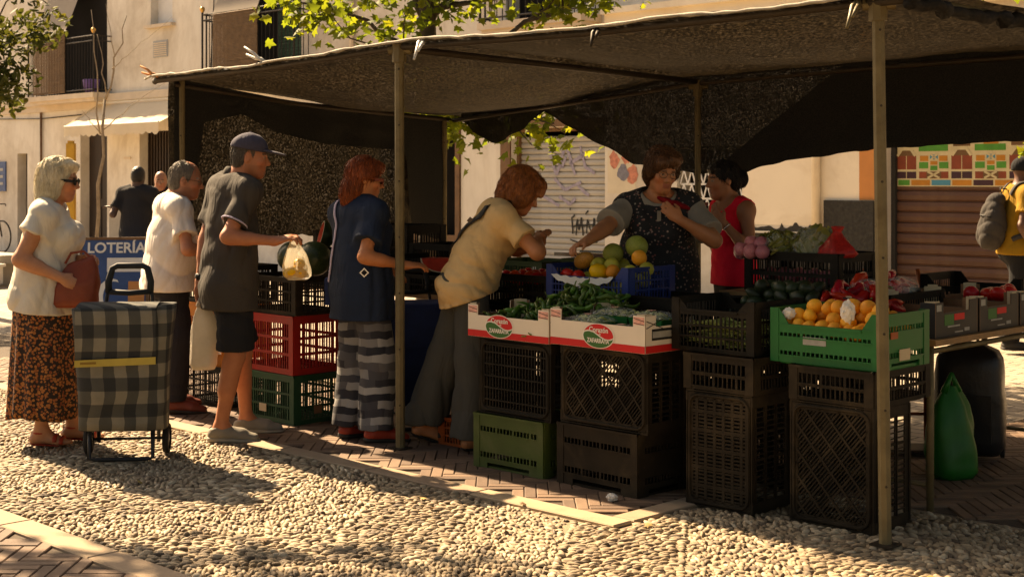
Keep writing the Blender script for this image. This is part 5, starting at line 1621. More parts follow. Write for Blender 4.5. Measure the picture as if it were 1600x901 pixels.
# watermelons
def watermelon(a, b, z, r, label, rot=(R(90), 0, R(20))):
    o = link('watermelon', M_wat, None, S(a, b, z), rot); o.scale = (r, r, r); tag(o, label, 'watermelon'); return o
watermelon(-1.09, .22, 1.035, .112, 'whole dark green watermelon beside the blue-shirted woman'); watermelon(-1.42, .30, 1.03, .105, 'whole watermelon behind the bag of lemons')
def half_melon(a, b, z, r, rz, label, tilt=R(80)):
    t = empty('watermelon', S(a, b, z), rz); t.rotation_euler = (0, tilt, rz); tag(t, label, 'watermelon')
    mb = MB(); mb.lathe([(r * math.sin(PI / 2 * i / 8), -r * math.cos(PI / 2 * i / 8)) for i in range(9)], 22); mb.obj('rind', 'watermelon_rind', t, True)
    mb = MB(); mb.lathe([(r, 0), (r * .90, .001)], 22); mb.obj('white_rind', 'rind_white', t)
    mb = MB(); mb.lathe([(r * .90, .001), (0, .004)], 22); mb.obj('flesh', 'watermelon_flesh', t)
half_melon(-1.80, .82, 1.150, .105, R(195), 'cut watermelon half on its edge above the whole watermelon', R(75))
crate(.44, .30, .245, -1.80, .95, .802, 'black_plastic', 'low black crate under the cut watermelon half', 'low')
def wedge(a, b, z, r, rz, label):
    t = empty('watermelon_wedge', S(a, b, z), rz); tag(t, label, 'watermelon')
    mb = MB(); n = 12
    arc = [(r * math.cos(PI * k / n), -r * .62 * math.sin(PI * k / n)) for k in range(n + 1)]
    for y0 in (0,):
        for k in range(n): mb.add([(arc[k][0], -.06, arc[k][1]), (arc[k + 1][0], -.06, arc[k + 1][1]), (arc[k + 1][0] * .9, .07, arc[k + 1][1] * .9), (arc[k][0] * .9, .07, arc[k][1] * .9)], [(0, 1, 2, 3)])
    mb.obj('rind', 'watermelon_rind', t, True)
    mb = MB(); mb.add([(x * .93, -.061, z_ * .93) for x, z_ in arc], [tuple(range(n + 1))]); mb.add([(x * .93, -.0605, z_ * .93 + .002) for x, z_ in arc] + [(x * .83, .071, z_ * .83) for x, z_ in arc], [(0, n, 2 * n + 1, n + 1)]); mb.obj('flesh', 'watermelon_flesh', t)
    mb = MB(); mb.add([(x, -.0605, z_) for x, z_ in arc], [tuple(range(n + 1))]); mb.obj('white_rind', 'rind_white', t)
wedge(-.62, .92, 1.03, .15, R(-12), 'red watermelon wedge beyond the front middle pole'); crate(.5, .36, .12, -.62, .98, .802, 'black_plastic', 'low black crate under the red watermelon wedge', 'low')
t = empty('produce_tray', S(-.55, 1.38, .80), ROT); tag(t, 'green tray with cut papaya on the melon table', 'tray')
mb = MB(); mb.b2(-.2, .2, -.1, .1, .16, .185); mb.b2(-.15, .15, -.08, .08, 0, .16); mb.obj('tray', 'dark_green_plastic', t); mb = MB(); mb.b2(-.205, .205, -.105, -.1005, .183, .192); mb.obj('tray_rim', 'paper_white', t)
mb = MB(); mb.tube([(-.03, -.02, .186), (-.03, -.02, .25), (-.03, -.02, .30)], [.045, .05, .042], 12); mb.obj('cut_papaya', 'papaya', t, True)
mb = MB(); mb.box((-.11, -.02, .235), (.012, .08, .10)); mb.box((.05, -.02, .24), (.012, .08, .11)); mb.obj('side_slat', 'moss_plastic', t)
crate(.5, .38, .22, -.18, 1.3, .802, 'moss_plastic', 'olive crate at the back of the melon table', 'grid'); pass
fruit_box(.46, .3, .10, .04, -.20, .93, .802, R(5), 'plain pale cardboard box on the melon table behind the leaning woman', 'pale_card', 'kraft_card', 'plain')
# weighing scale
t = empty('weighing_scale', S(.37, 1.25, .98), ROT + R(10)); tag(t, 'flat steel weighing scale before the vendor’s outstretched hand', 'scale')
mb = MB(); mb.b2(-.15, .15, -.13, .13, .01, .075); mb.b2(-.05, .05, -.05, .05, .075, .09); mb.obj('body', 'moss_plastic', t)
mb = MB(); mb.b2(-.19, .19, -.15, .15, .09, .102); mb.b2(-.19, .19, -.15, -.146, .102, .112); mb.b2(-.19, .19, .146, .15, .102, .112); mb.obj('pan', 'steel', t)
for sx in (-.12, .12):
    for sy in (-.1, .1): mb = MB(); mb.lathe([(.0, 0), (.015, 0), (.013, .01)], 8, (sx, sy, 0)); mb.obj('foot', 'rubber', t)
for (a, b, z, H, lab) in ((-2.04, 1.32, .802, .36, 'black crate on the melon table behind the man in the white shirt'), (-1.30, .97, .802, .24, 'black crate on the melon table just behind the watermelons'), (-.96, 1.32, .802, .30, 'black crate on the melon table below the papaya tray'), (-1.5, 1.32, .802, .42, 'tall black crate at the back of the melon table')):
    crate(.52, .36, H, a, b, z, 'black_plastic', lab, 'grid')

# ------------------------------------------------------------------ blue trolley, bags, case, hand truck
def plaid():
    m, nt, b = new_mat('plaid_cloth')
    tc = nt.nodes.new('ShaderNodeTexCoord'); sp = nt.nodes.new('ShaderNodeSeparateXYZ'); nt.links.new(tc.outputs['Object'], sp.inputs[0])
    def stripes(v, per, ph): return _math(nt, 'GREATER_THAN', _math(nt, 'FRACT', _math(nt, 'ADD', _math(nt, 'DIVIDE', v, per), ph)), .5)
    sx = stripes(_math(nt, 'ADD', sp.outputs['X'], sp.outputs['Y']), .125, .12); sz = stripes(sp.outputs['Z'], .145, .3)
    s = _math(nt, 'ADD', sx, sz)
    c = _ramp(nt, _math(nt, 'DIVIDE', s, 2.0), [(0.0, (.019, .021, .020)), (.5, (.066, .066, .055)), (1.0, (.20, .185, .14))])
    c = _mix(nt, .5, c, _ramp(nt, _noise(nt, tc.outputs['Object'], 9, 4), [(.3, (.6, .6, .6)), (.7, (1.2, 1.2, 1.2))]), 'MULTIPLY')
    nt.links.new(c, b.inputs['Base Color']); b.inputs['Roughness'].default_value = .9
    _bump(nt, b, _noise(nt, tc.outputs['Object'], 300, 2), .35, .003)
plaid()
mat('trolley_dark', (.018, .020, .020), .7, .2, 8, .2, 200, .002)
mat('tag_yellow', (.42, .33, .07), .6, .12, 8)
mat('tag_ink', (.22, .13, .02), .6, .1, 8)
mat('black_tube', (.022, .022, .024), .4, .2, 8)
mat('grey_plastic', (.10, .10, .11), .5, .2, 8)
def shopping_trolley(loc, rz, label, cloth, lid, sc=1.0, detail=True):
    t = empty('shopping_trolley', loc, rz); t.scale = (sc,) * 3; tag(t, label, 'trolley')
    mb = MB()
    def sec(z):                       # half width, front y, back y
        u = (z - .17) / .67
        return .278 - .04 * (1 - u) - .012 * math.sin(PI * u * 1.0), -.155 - .02 * math.sin(PI * u), .12
    N, n = 14, 28
    for i in range(N + 1):
        z = .17 + .67 * i / N
        w, y0, y1 = sec(z)
        for k in range(n):
            a = 2 * PI * k / n; c_, s_ = math.cos(a), math.sin(a)
            e = .45
            x = w * math.copysign(abs(c_) ** e, c_); yy = (y0 + y1) / 2 + (y1 - y0) / 2 * math.copysign(abs(s_) ** e, s_)
            wv = .008 * mnoise.noise(Vector((x * 9, yy * 9, z * 7))) + .006 * mnoise.noise(Vector((x * 22, yy * 9, z * 14)))
            mb.v.append((x * (1 + wv * 2), yy - wv * 2, z + (.012 * x / w if i == N else 0)))
    for i in range(N):
        for k in range(n): mb.f.append((i * n + k, i * n + (k + 1) % n, (i + 1) * n + (k + 1) % n, (i + 1) * n + k))
    mb.f.append(tuple(range(n - 1, -1, -1))); mb.f.append(tuple(N * n + k for k in range(n))); mb.m = [0] * len(mb.f)
    mb.obj('bag', cloth, t, True)
    # flap hanging over the front
    mb = MB()
    def flap(u, v):
        x = -.235 + .43 * u
        if v < .3:
            q = v / .3; y = .10 + (-.178 - .10) * q; z = .853 + .012 * math.sin(PI * q) - .006 * q
        else:
            q = (v - .3) / .7; y = -.184 - .012 * math.sin(PI * q); z = .847 - .30 * q
        return (x, y + .004 * mnoise.noise(Vector((u * 6, v * 6, 1))), z + (.012 * u if v >= 1 else 0))
    mb.grid(flap, 16, 22); fl = mb.obj('flap', lid, t, True)
    if detail:
        mb = MB(); mb.add([(-.235, -.199, .525), (.195, -.199, .537), (.195, -.199, .577), (-.235, -.199, .563)], [(0, 1, 2, 3)]); mb.add([(-.235, -.1985, .525), (.195, -.1985, .537), (.195, -.188, .537), (-.235, -.188, .525)], [(0, 1, 2, 3)]); st = mb.obj('yellow_strip', 'tag_yellow', t)
        mb = MB(); mb.beam((-.205, -.2003, .546), (-.12, -.2003, .548), .012, .001, (0, -1, 0)); mb.obj('worn_lettering', 'tag_ink', st)
    mb = MB()
    for s_ in (-1, 1): mb.tube([(s_ * .165, .135, .06), (s_ * .165, .14, .5), (s_ * .125, .16, .88), (s_ * .115, .16, .92)], .011, 7)
    mb.tube([(-.165, -.10, .06), (-.165, -.12, .16), (-.165, .13, .165), (.165, .13, .165), (.165, -.12, .16), (.165, -.10, .06)], .010, 7)
    mb.tube([(-.17, -.11, .17), (-.17, -.13, .02), (-.14, -.13, .012), (.14, -.13, .012), (.17, -.13, .02), (.17, -.11, .17)], .011, 7)
    mb.tube([(-.22, .10, .085), (.22, .10, .085)], .008, 7); mb.obj('frame', 'black_tube', t, True)
    mb = MB()
    mb.tube([(-.115, .16, .90), (-.117, .165, .96), (-.098, .175, 1.035), (-.07, .18, 1.05), (.07, .18, 1.05), (.098, .175, 1.035), (.117, .165, .96), (.115, .16, .90)], [.020, .020, .019, .018, .018, .019, .020, .020], 9); mb.tube([(-.115, .158, .905), (0, .155, .897), (.115, .158, .905)], .016, 8)
    mb.obj('handle', 'trolley_dark', t, True)
    for s_ in (-1, 1):
        M = Matrix.Rotation(R(90), 3, 'Y')
        mb = MB(); mb.lathe([(.062, -.016), (.078, -.017), (.085, -.008), (.085, .008), (.078, .017), (.062, .016)], 22, (s_ * .215, .10, .085), 0, M); wh = mb.obj('wheel', 'rubber', t, True)
        mb = MB(); mb.lathe([(0, .010), (.02, .014), (.03, .006), (.062, .008), (.062, -.008), (.03, -.006), (.02, -.014), (0, -.010)], 18, (s_ * .215, .10, .085), 0, M); mb.obj('hub', 'grey_plastic', wh, True)
    return t
shopping_trolley((-2.15, 7.90, 0), R(6), 'shopping trolley with checked cloth bag standing beside the blonde woman', 'plaid_cloth', 'plaid_cloth')
shopping_trolley(S(-.47, .50, 0), ROT + R(50), 'dark blue shopping trolley behind the front middle pole', 'navy_cloth', 'navy_cloth', .92, False)
def carrier_bag(loc, w, d, h, m, label, rz=0, handles=True, name='plastic_bag', seed=1, top=.12):
    t = empty(name, loc, rz); tag(t, label, 'bag')
    mb = MB(); n, N = 28, 14
    for i in range(N + 1):
        v = i / N
        sh = np.interp(v, [0, .06, .3, .6, .8, .92, 1], [.78, .97, 1.0, .92, .72, .46, top * 2])
        for k in range(n):
            a = 2 * PI * k / n; q = 1 + .09 * math.sin(5 * a + 3 * v) * (.3 + v) + .13 * mnoise.noise(Vector((math.cos(a) * 2, math.sin(a) * 2, v * 4 + seed)))
            mb.v.append((w / 2 * sh * q * math.cos(a), d / 2 * sh * q * math.sin(a) * (1 - .5 * v), h * v))
    for i in range(N):
        for k in range(n): mb.f.append((i * n + k, i * n + (k + 1) % n, (i + 1) * n + (k + 1) % n, (i + 1) * n + k))
    mb.f.append(tuple(range(n - 1, -1, -1))); mb.m = [0] * len(mb.f); mb.obj('sack', m, t, True)
    if handles:
        mb = MB()
        for s_ in (-1, 1): mb.tube([(s_ * w * .16, 0, h * .93), (s_ * w * .10, s_ * .01, h * 1.05), (0, 0, h * 1.14)], [.022, .014, .010], 7)
        mb.obj('handle', m, t, True)
    return t
carrier_bag(S(2.62, 1.50, 0), .29, .24, .47, 'bag_green', 'bright green carrier bag on the ground under the right table', .4, True, 'plastic_bag', 3)
def wheeled_case():
    t = empty('travel_bag', S(2.46, 2.02, 0), ROT + R(20)); t.scale = (.86, .86, .92); tag(t, 'large black padded travel bag on the ground under the right table', 'bag')
    mb = MB(); n, N = 26, 14
    for i in range(N + 1):
        v = i / N; sh = np.interp(v, [0, .05, .5, .85, .95, 1], [.85, 1, 1, .92, .75, .3])
        for k in range(n):
            a = 2 * PI * k / n; c_, s_ = math.cos(a), math.sin(a)
            q = 1 + .04 * mnoise.noise(Vector((c_ * 3, s_ * 3, v * 6)))
            mb.v.append((.22 * sh * q * math.copysign(abs(c_) ** .5, c_), .16 * sh * q * math.copysign(abs(s_) ** .5, s_), .04 + .66 * v))
    for i in range(N):
        for k in range(n): mb.f.append((i * n + k, i * n + (k + 1) % n, (i + 1) * n + (k + 1) % n, (i + 1) * n + k))
    mb.f.append(tuple(range(n - 1, -1, -1))); mb.f.append(tuple(N * n + k for k in range(n))); mb.m = [0] * len(mb.f); mb.obj('body', 'bag_black', t, True)
    mb = MB(); mb.tube([(.06, -.05, .69), (.05, -.05, .75), (-.05, -.05, .75), (-.06, -.05, .69)], .012, 7); mb.obj('handle', 'rubber', t, True)
    mb = MB(); mb.b2(-.15, .15, -.172, -.155, .12, .40); mb.obj('pocket', 'bag_black', t)
    for s_ in (-1, 1):
        mb = MB(); mb.lathe([(0, -.012), (.04, -.012), (.04, .012), (0, .012)], 12, (s_ * .19, .12, .04), 0, Matrix.Rotation(R(90), 3, 'Y')); mb.obj('wheel', 'rubber', t)
wheeled_case()
def hand_truck():
    t = empty('hand_truck', S(2.02, 1.98, 0), ROT + R(40)); tag(t, 'dark red hand truck parked behind the crates by the right pole', 'hand truck')
    mb = MB()
    for s_ in (-1, 1): mb.tube([(s_ * .18, 0, .05), (s_ * .18, .02, .8), (s_ * .15, .10, 1.02)], .014, 7)
    for z in (.2, .45, .7): mb.tube([(-.18, .01, z), (.18, .01, z)], .010, 6)
    mb.obj('frame', 'rust_plastic', t, True)
    mb = MB(); mb.b2(-.2, .2, -.22, .0, .028, .034); mb.obj('toe_plate', 'rust_steel', t)
    for s_ in (-1, 1):
        mb = MB(); mb.lathe([(0, -.02), (.06, -.022), (.105, -.025), (.11, 0), (.105, .025), (.06, .022), (0, .02)], 20, (s_ * .24, .08, .11), 0, Matrix.Rotation(R(90), 3, 'Y')); mb.obj('wheel', 'rubber', t, True)
hand_truck()
# ------------------------------------------------------------------ people: bodies and clothes as smooth closed surfaces
def V3(*p): return np.array(p, dtype=np.float32)
def unit(v):
    v = np.asarray(v, dtype=np.float32); return v / (np.linalg.norm(v) + 1e-9)
def cap(p0, p1, r0, r1=None, k=.02, cuts=()): return ('c', V3(*p0), V3(*p1), r0, r0 if r1 is None else r1, k, cuts)
def ell(c, r, ax=None, k=.02, cuts=()): return ('e', V3(*c), V3(*r), ax, k, cuts)
def sub(c, r, ax=None, k=.012): return ('s', V3(*c), V3(*r), ax, k, ())
def ecap(p0, p1, r0, r1, lat, ratio, k=.04, cuts=()): return ('w', V3(*p0), V3(*p1), r0, r1, unit(lat), ratio, k, cuts)
class Field:
    def __init__(s, prims, h, pad=.05):
        lo, hi = np.full(3, 1e9), np.full(3, -1e9)
        for q in prims:
            if q[0] == 's': continue
            l_, h_ = s.bounds(q, 0)
            lo, hi = np.minimum(lo, l_), np.maximum(hi, h_)
        s.lo = (lo - pad).astype(np.float32); s.h = h
        s.n = np.ceil((hi + pad - s.lo) / h).astype(int) + 1
        s.g = np.full(s.n, .3, dtype=np.float32)
        s.ax = [s.lo[i] + h * np.arange(s.n[i], dtype=np.float32) for i in range(3)]
        for q in prims: s.add(q)
    @staticmethod
    def bounds(q, m):
        if q[0] == 'c':
            r = max(q[3], q[4]); return np.minimum(q[1], q[2]) - r - m, np.maximum(q[1], q[2]) + r + m
        if q[0] == 'w':
            r = max(q[3], q[4]) * max(1, q[6]); return np.minimum(q[1], q[2]) - r - m, np.maximum(q[1], q[2]) + r + m
        r = max(q[2]) if q[3] is not None else q[2]
        return q[1] - r - m, q[1] + r + m
    def add(s, q):
        k = q[5] if q[0] == 'c' else (q[7] if q[0] == 'w' else q[4])
        cuts = q[-1]
        lo, hi = s.bounds(q, k + 3 * s.h + .02)
        i0 = np.clip(np.floor((lo - s.lo) / s.h).astype(int), 0, s.n - 1); i1 = np.clip(np.ceil((hi - s.lo) / s.h).astype(int) + 1, 1, s.n)
        if np.any(i1 <= i0): return
        X = s.ax[0][i0[0]:i1[0], None, None]; Y = s.ax[1][None, i0[1]:i1[1], None]; Z = s.ax[2][None, None, i0[2]:i1[2]]
        if q[0] in 'cw':
            p0, p1, r0, r1 = q[1], q[2], q[3], q[4]
            d = p1 - p0; dd = max(float(d @ d), 1e-9)
            dx, dy, dz = X - p0[0], Y - p0[1], Z - p0[2]
            t = np.clip((dx * d[0] + dy * d[1] + dz * d[2]) / dd, 0, 1)
            ex, ey, ez = dx - t * d[0], dy - t * d[1], dz - t * d[2]
            if q[0] == 'w':
                l_, ra = q[5], q[6]
                e = ex * l_[0] + ey * l_[1] + ez * l_[2]
                n2 = ex * ex + ey * ey + ez * ez - e * e + (e / ra) ** 2
                dist = np.sqrt(np.maximum(n2, 0)) - (r0 + (r1 - r0) * t)
            else:
                dist = np.sqrt(ex * ex + ey * ey + ez * ez) - (r0 + (r1 - r0) * t)
        else:
            c, r, A = q[1], q[2], q[3]
            dx, dy, dz = X - c[0], Y - c[1], Z - c[2]
            if A is not None:
                u = [dx * A[i][0] + dy * A[i][1] + dz * A[i][2] for i in range(3)]
            else: u = [dx, dy, dz]
            a = (u[0] / r[0]) ** 2 + (u[1] / r[1]) ** 2 + (u[2] / r[2]) ** 2
            b = (u[0] / r[0] ** 2) ** 2 + (u[1] / r[1] ** 2) ** 2 + (u[2] / r[2] ** 2) ** 2
            a = np.sqrt(a); dist = a * (a - 1) / np.sqrt(b + 1e-9)
        for (cp, cn) in cuts:
            dist = np.maximum(dist, (X - cp[0]) * cn[0] + (Y - cp[1]) * cn[1] + (Z - cp[2]) * cn[2])
        G = s.g[i0[0]:i1[0], i0[1]:i1[1], i0[2]:i1[2]]
        if q[0] == 's':
            hh = np.clip(.5 - .5 * (G + dist) / k, 0, 1)
            s.g[i0[0]:i1[0], i0[1]:i1[1], i0[2]:i1[2]] = G + (-dist - G) * hh + k * hh * (1 - hh)
        else:
            hh = np.clip(.5 + .5 * (dist - G) / k, 0, 1)
            s.g[i0[0]:i1[0], i0[1]:i1[1], i0[2]:i1[2]] = dist + (G - dist) * hh - k * hh * (1 - hh)
    def plane(s, p, n):
        X = s.ax[0][:, None, None]; Y = s.ax[1][None, :, None]; Z = s.ax[2][None, None, :]
        n = unit(n)
        s.g = np.maximum(s.g, (X - p[0]) * n[0] + (Y - p[1]) * n[1] + (Z - p[2]) * n[2]); return s
    def fold(s, waves, seed=0, sharp=True):
        """cloth folds: gently warped waves (direction, wavelength, depth, optional z range)"""
        r = np.random.default_rng(seed)
        X = s.ax[0][:, None, None]; Y = s.ax[1][None, :, None]; Z = s.ax[2][None, None, :]
        near = np.abs(s.g) < .05
        for w in waves:
            d, wl, am = unit(w[0]), w[1], w[2]
            q = [unit(r.normal(size=3)) * 2 * PI / (wl * f) for f in (2.3, 3.7)]
            ph = r.uniform(0, 6, 3)
            arg = (X * d[0] + Y * d[1] + Z * d[2]) * (2 * PI / wl) + 1.3 * np.sin(X * q[0][0] + Y * q[0][1] + Z * q[0][2] + ph[0]) + .9 * np.sin(X * q[1][0] + Y * q[1][1] + Z * q[1][2] + ph[1]) + ph[2]
            env = .55 + .45 * np.sin(X * q[1][1] * .7 + Y * q[0][2] * .7 + Z * q[1][0] * .7 + ph[1])
            D = am * 1.7 * ((1 - np.abs(np.sin(arg * .5))) ** 1.7 - .22) * env if sharp else am * np.sin(arg) * env
            if len(w) > 3:
                z0, z1 = w[3]; D = D * np.clip((Z - z0) / (z1 - z0), 0, 1)
            s.g = s.g + np.where(near, D, 0)
        return s
    def val(s, p):
        u = np.clip((np.asarray(p) - s.lo) / s.h, 0, s.n - 2.001); i = u.astype(int); f = u - i
        c = s.g[i[0]:i[0] + 2, i[1]:i[1] + 2, i[2]:i[2] + 2]
        c = c[0] * (1 - f[0]) + c[1] * f[0]; c = c[0] * (1 - f[1]) + c[1] * f[1]; return float(c[0] * (1 - f[2]) + c[1] * f[2])
    def snap(s, p, off=.006):
        p = np.array(p, dtype=np.float64)
        for _ in range(14):
            e = s.h; v = s.val(p)
            gr = np.array([s.val(p + e * np.eye(3)[i]) - s.val(p - e * np.eye(3)[i]) for i in range(3)]) / (2 * e)
            n = np.linalg.norm(gr)
            if n < 1e-4: break
            p -= np.clip(v - off, -.03, .03) * gr / n
        return p
    def mesh(s):
        g = s.g; ins = g < 0
        nx, ny, nz = g.shape
        cnt = np.zeros((nx - 1, ny - 1, nz - 1), dtype=np.int8)
        offs = [(i, j, k) for i in (0, 1) for j in (0, 1) for k in (0, 1)]
        for (i, j, k) in offs: cnt += ins[i:nx - 1 + i, j:ny - 1 + j, k:nz - 1 + k]
        act = (cnt > 0) & (cnt < 8)
        ci = np.argwhere(act)
        idx = np.full(act.shape, -1, dtype=np.int32); idx[act] = np.arange(len(ci), dtype=np.int32)
        pos = np.zeros((len(ci), 3), dtype=np.float32); num = np.zeros(len(ci), dtype=np.float32)
        vals = {o: g[ci[:, 0] + o[0], ci[:, 1] + o[1], ci[:, 2] + o[2]] for o in offs}
        for o1 in offs:
            for d in range(3):
                if o1[d]: continue
                o2 = tuple(1 if a == d else o1[a] for a in range(3))
                v1, v2 = vals[o1], vals[o2]
                m = (v1 < 0) != (v2 < 0)
                t = np.where(m, v1 / np.where(m, v1 - v2, 1), 0)
                P = np.tile(np.array(o1, dtype=np.float32), (len(ci), 1)); P[:, d] += t
                pos += P * m[:, None]; num += m
        V = (pos / num[:, None] + ci) * s.h + s.lo
        F = []
        for d in range(3):
            e, f = (d + 1) % 3, (d + 2) % 3
            a = np.take(ins, range(g.shape[d] - 1), d); b = np.take(ins, range(1, g.shape[d]), d)
            ch = np.argwhere(a != b)
            ch = ch[(ch[:, e] > 0) & (ch[:, f] > 0) & (ch[:, e] < g.shape[e] - 1) & (ch[:, f] < g.shape[f] - 1)]
            sgn = a[ch[:, 0], ch[:, 1], ch[:, 2]]
            def cell(de, df):
                c = ch.copy(); c[:, e] += de; c[:, f] += df; return idx[c[:, 0], c[:, 1], c[:, 2]]
            q = np.stack([cell(-1, -1), cell(0, -1), cell(0, 0), cell(-1, 0)], 1)
            q[~sgn] = q[~sgn][:, ::-1]
            F.append(q)
        return V, np.concatenate(F)

# ---- materials of skin and clothes
def skin_mat():
    m, nt, b = new_mat('skin')
    at = nt.nodes.new('ShaderNodeVertexColor'); at.layer_name = 'Col'
    f = _noise(nt, _coord(nt), 22, 4, .6)
    c = _mix(nt, .5, at.outputs['Color'], _ramp(nt, f, [(.3, (.78, .72, .70)), (.7, (1.1, 1.1, 1.1))]), 'MULTIPLY')
    nt.links.new(c, b.inputs['Base Color'])
    b.inputs['Roughness'].default_value = .5; b.inputs['Specular IOR Level'].default_value = .35
    b.inputs['Subsurface Weight'].default_value = .12
    b.inputs['Subsurface Radius'].default_value = (.012, .005, .003)
    b.inputs['Subsurface Scale'].default_value = 1.0
    _bump(nt, b, _noise(nt, _coord(nt), 160, 3), .12, .002)
skin_mat()
def cloth(name, col, var=.10, scale=5, weave=260):
    m, nt, b = new_mat(name)
    v = _coord(nt)
    f = _noise(nt, v, scale, 5, .62)
    nt.links.new(_ramp(nt, f, [(.28, tuple(c * (1 - var) for c in col)), (.72, tuple(min(1, c * (1 + var)) for c in col))]), b.inputs['Base Color'])
    b.inputs['Roughness'].default_value = .9; b.inputs['Specular IOR Level'].default_value = .2
    v2 = _coord(nt, 'Object', (1, 1, .32))
    w = _noise(nt, v2, 8, 2, .4, 2.2)
    h = _math(nt, 'ADD', _math(nt, 'MULTIPLY', _math(nt, 'ABSOLUTE', _math(nt, 'SUBTRACT', w, .5)), 2.0), _math(nt, 'MULTIPLY', _noise(nt, v, weave, 2), .03))
    _bump(nt, b, h, .36, .018)
cloth('linen_white', (.60, .56, .47)); cloth('cotton_white', (.66, .61, .56)); cloth('polo_grey', (.050, .043, .036)); cloth('dark_shorts', (.016, .017, .020)); cloth('navy_blouse', (.016, .026, .050))
cloth('beige_tee', (.62, .41, .19)); cloth('grey_trousers', (.062, .060, .050)); cloth('vest_grey', (.26, .24, .20)); cloth('tank_red', (.85, .016, .045)); cloth('black_cloth', (.012, .012, .013)); cloth('yellow_tee', (.26, .14, .014)); cloth('dark_tee', (.022, .021, .022)); cloth('cap_navy', (.055, .052, .075)); cloth('red_scarf', (.22, .008, .012)); cloth('pack_grey', (.045, .040, .036)); cloth('dark_blue_trousers', (.018, .018, .024)); cloth('lilac_cloth', (.40, .36, .48))
mat('sandal_red', (.36, .045, .022), .5, .2, 9, .2, 80); mat('shoe_grey', (.21, .19, .155), .8, .15, 12, .3, 200, .002); mat('shoe_maroon', (.15, .035, .022), .5, .2, 9); mat('shoe_dark', (.03, .026, .022), .6, .2, 9); mat('sole_pale', (.34, .30, .24), .8, .12, 12); mat('leather_red', (.20, .040, .018), .42, .25, 7, .25, 60, .004); mat('strap_black', (.010, .010, .010), .6, .2, 20); mat('glass_dark', (.008, .008, .009), .12, .1, 9); mat('wire_frame', (.10, .07, .05), .35, .1, 9, metal=.7); mat('watch_black', (.012, .012, .012), .4, .1, 9); mat('silver', (.6, .58, .55), .25, .1, 9, metal=.9)
def hair_mat(name, lo, hi, stretch=(1, 1, .16)):
    m, nt, b = new_mat(name)
    v = _coord(nt, 'Object', stretch)
    f = _noise(nt, v, 130, 4, .7, .6)
    f2 = _noise(nt, _coord(nt), 14, 3, .6)
    c = _ramp(nt, f, [(.28, lo), (.72, hi)])
    c = _mix(nt, .6, c, _ramp(nt, f2, [(.3, (.55, .55, .55)), (.7, (1.15, 1.15, 1.15))]), 'MULTIPLY')
    nt.links.new(c, b.inputs['Base Color']); b.inputs['Roughness'].default_value = .45; b.inputs['Specular IOR Level'].default_value = .3
    _bump(nt, b, f, .9, .006)
hair_mat('hair_blonde', (.62, .52, .34), (.92, .85, .66)); hair_mat('hair_grey', (.09, .075, .06), (.38, .33, .27)); hair_mat('hair_auburn', (.07, .012, .005), (.46, .11, .03)); hair_mat('hair_brown', (.10, .026, .008), (.50, .17, .045)); hair_mat('hair_dark', (.006, .005, .005), (.03, .022, .018)); hair_mat('hair_chestnut', (.03, .012, .006), (.16, .07, .03)); hair_mat('hair_short_dark', (.008, .007, .007), (.03, .026, .022), (1, 1, 1))
def print_mat(name, base, spots, scale, thr):
    m, nt, b = new_mat(name)
    v = _coord(nt)
    vo = nt.nodes.new('ShaderNodeTexVoronoi'); vo.inputs['Scale'].default_value = scale; nt.links.new(v, vo.inputs['Vector'])
    n1 = _noise(nt, v, scale * 1.4, 3, .6, .7)
    d = _math(nt, 'ADD', vo.outputs['Distance'], _math(nt, 'MULTIPLY', n1, .35))
    k = _ramp(nt, d, [(thr - .04, (1, 1, 1)), (thr + .04, (0, 0, 0))])
    cc = _ramp(nt, _math(nt, 'FRACT', _math(nt, 'MULTIPLY', vo.outputs['Color'], 3.7)), [(i / (len(spots) - 1 + 1e-6), s_) for i, s_ in enumerate(spots)])
    c = _mix(nt, k, base, cc)
    nt.links.new(c, b.inputs['Base Color']); b.inputs['Roughness'].default_value = .9
    _bump(nt, b, _noise(nt, v, 240, 2), .2, .002)
print_mat('skirt_print', (.020, .012, .009), [(.30, .10, .025), (.38, .16, .05), (.22, .05, .018)], 60, .66)
print_mat('apron_print', (.010, .011, .013), [(.34, .27, .22), (.20, .06, .05), (.24, .24, .22)], 46, .44)
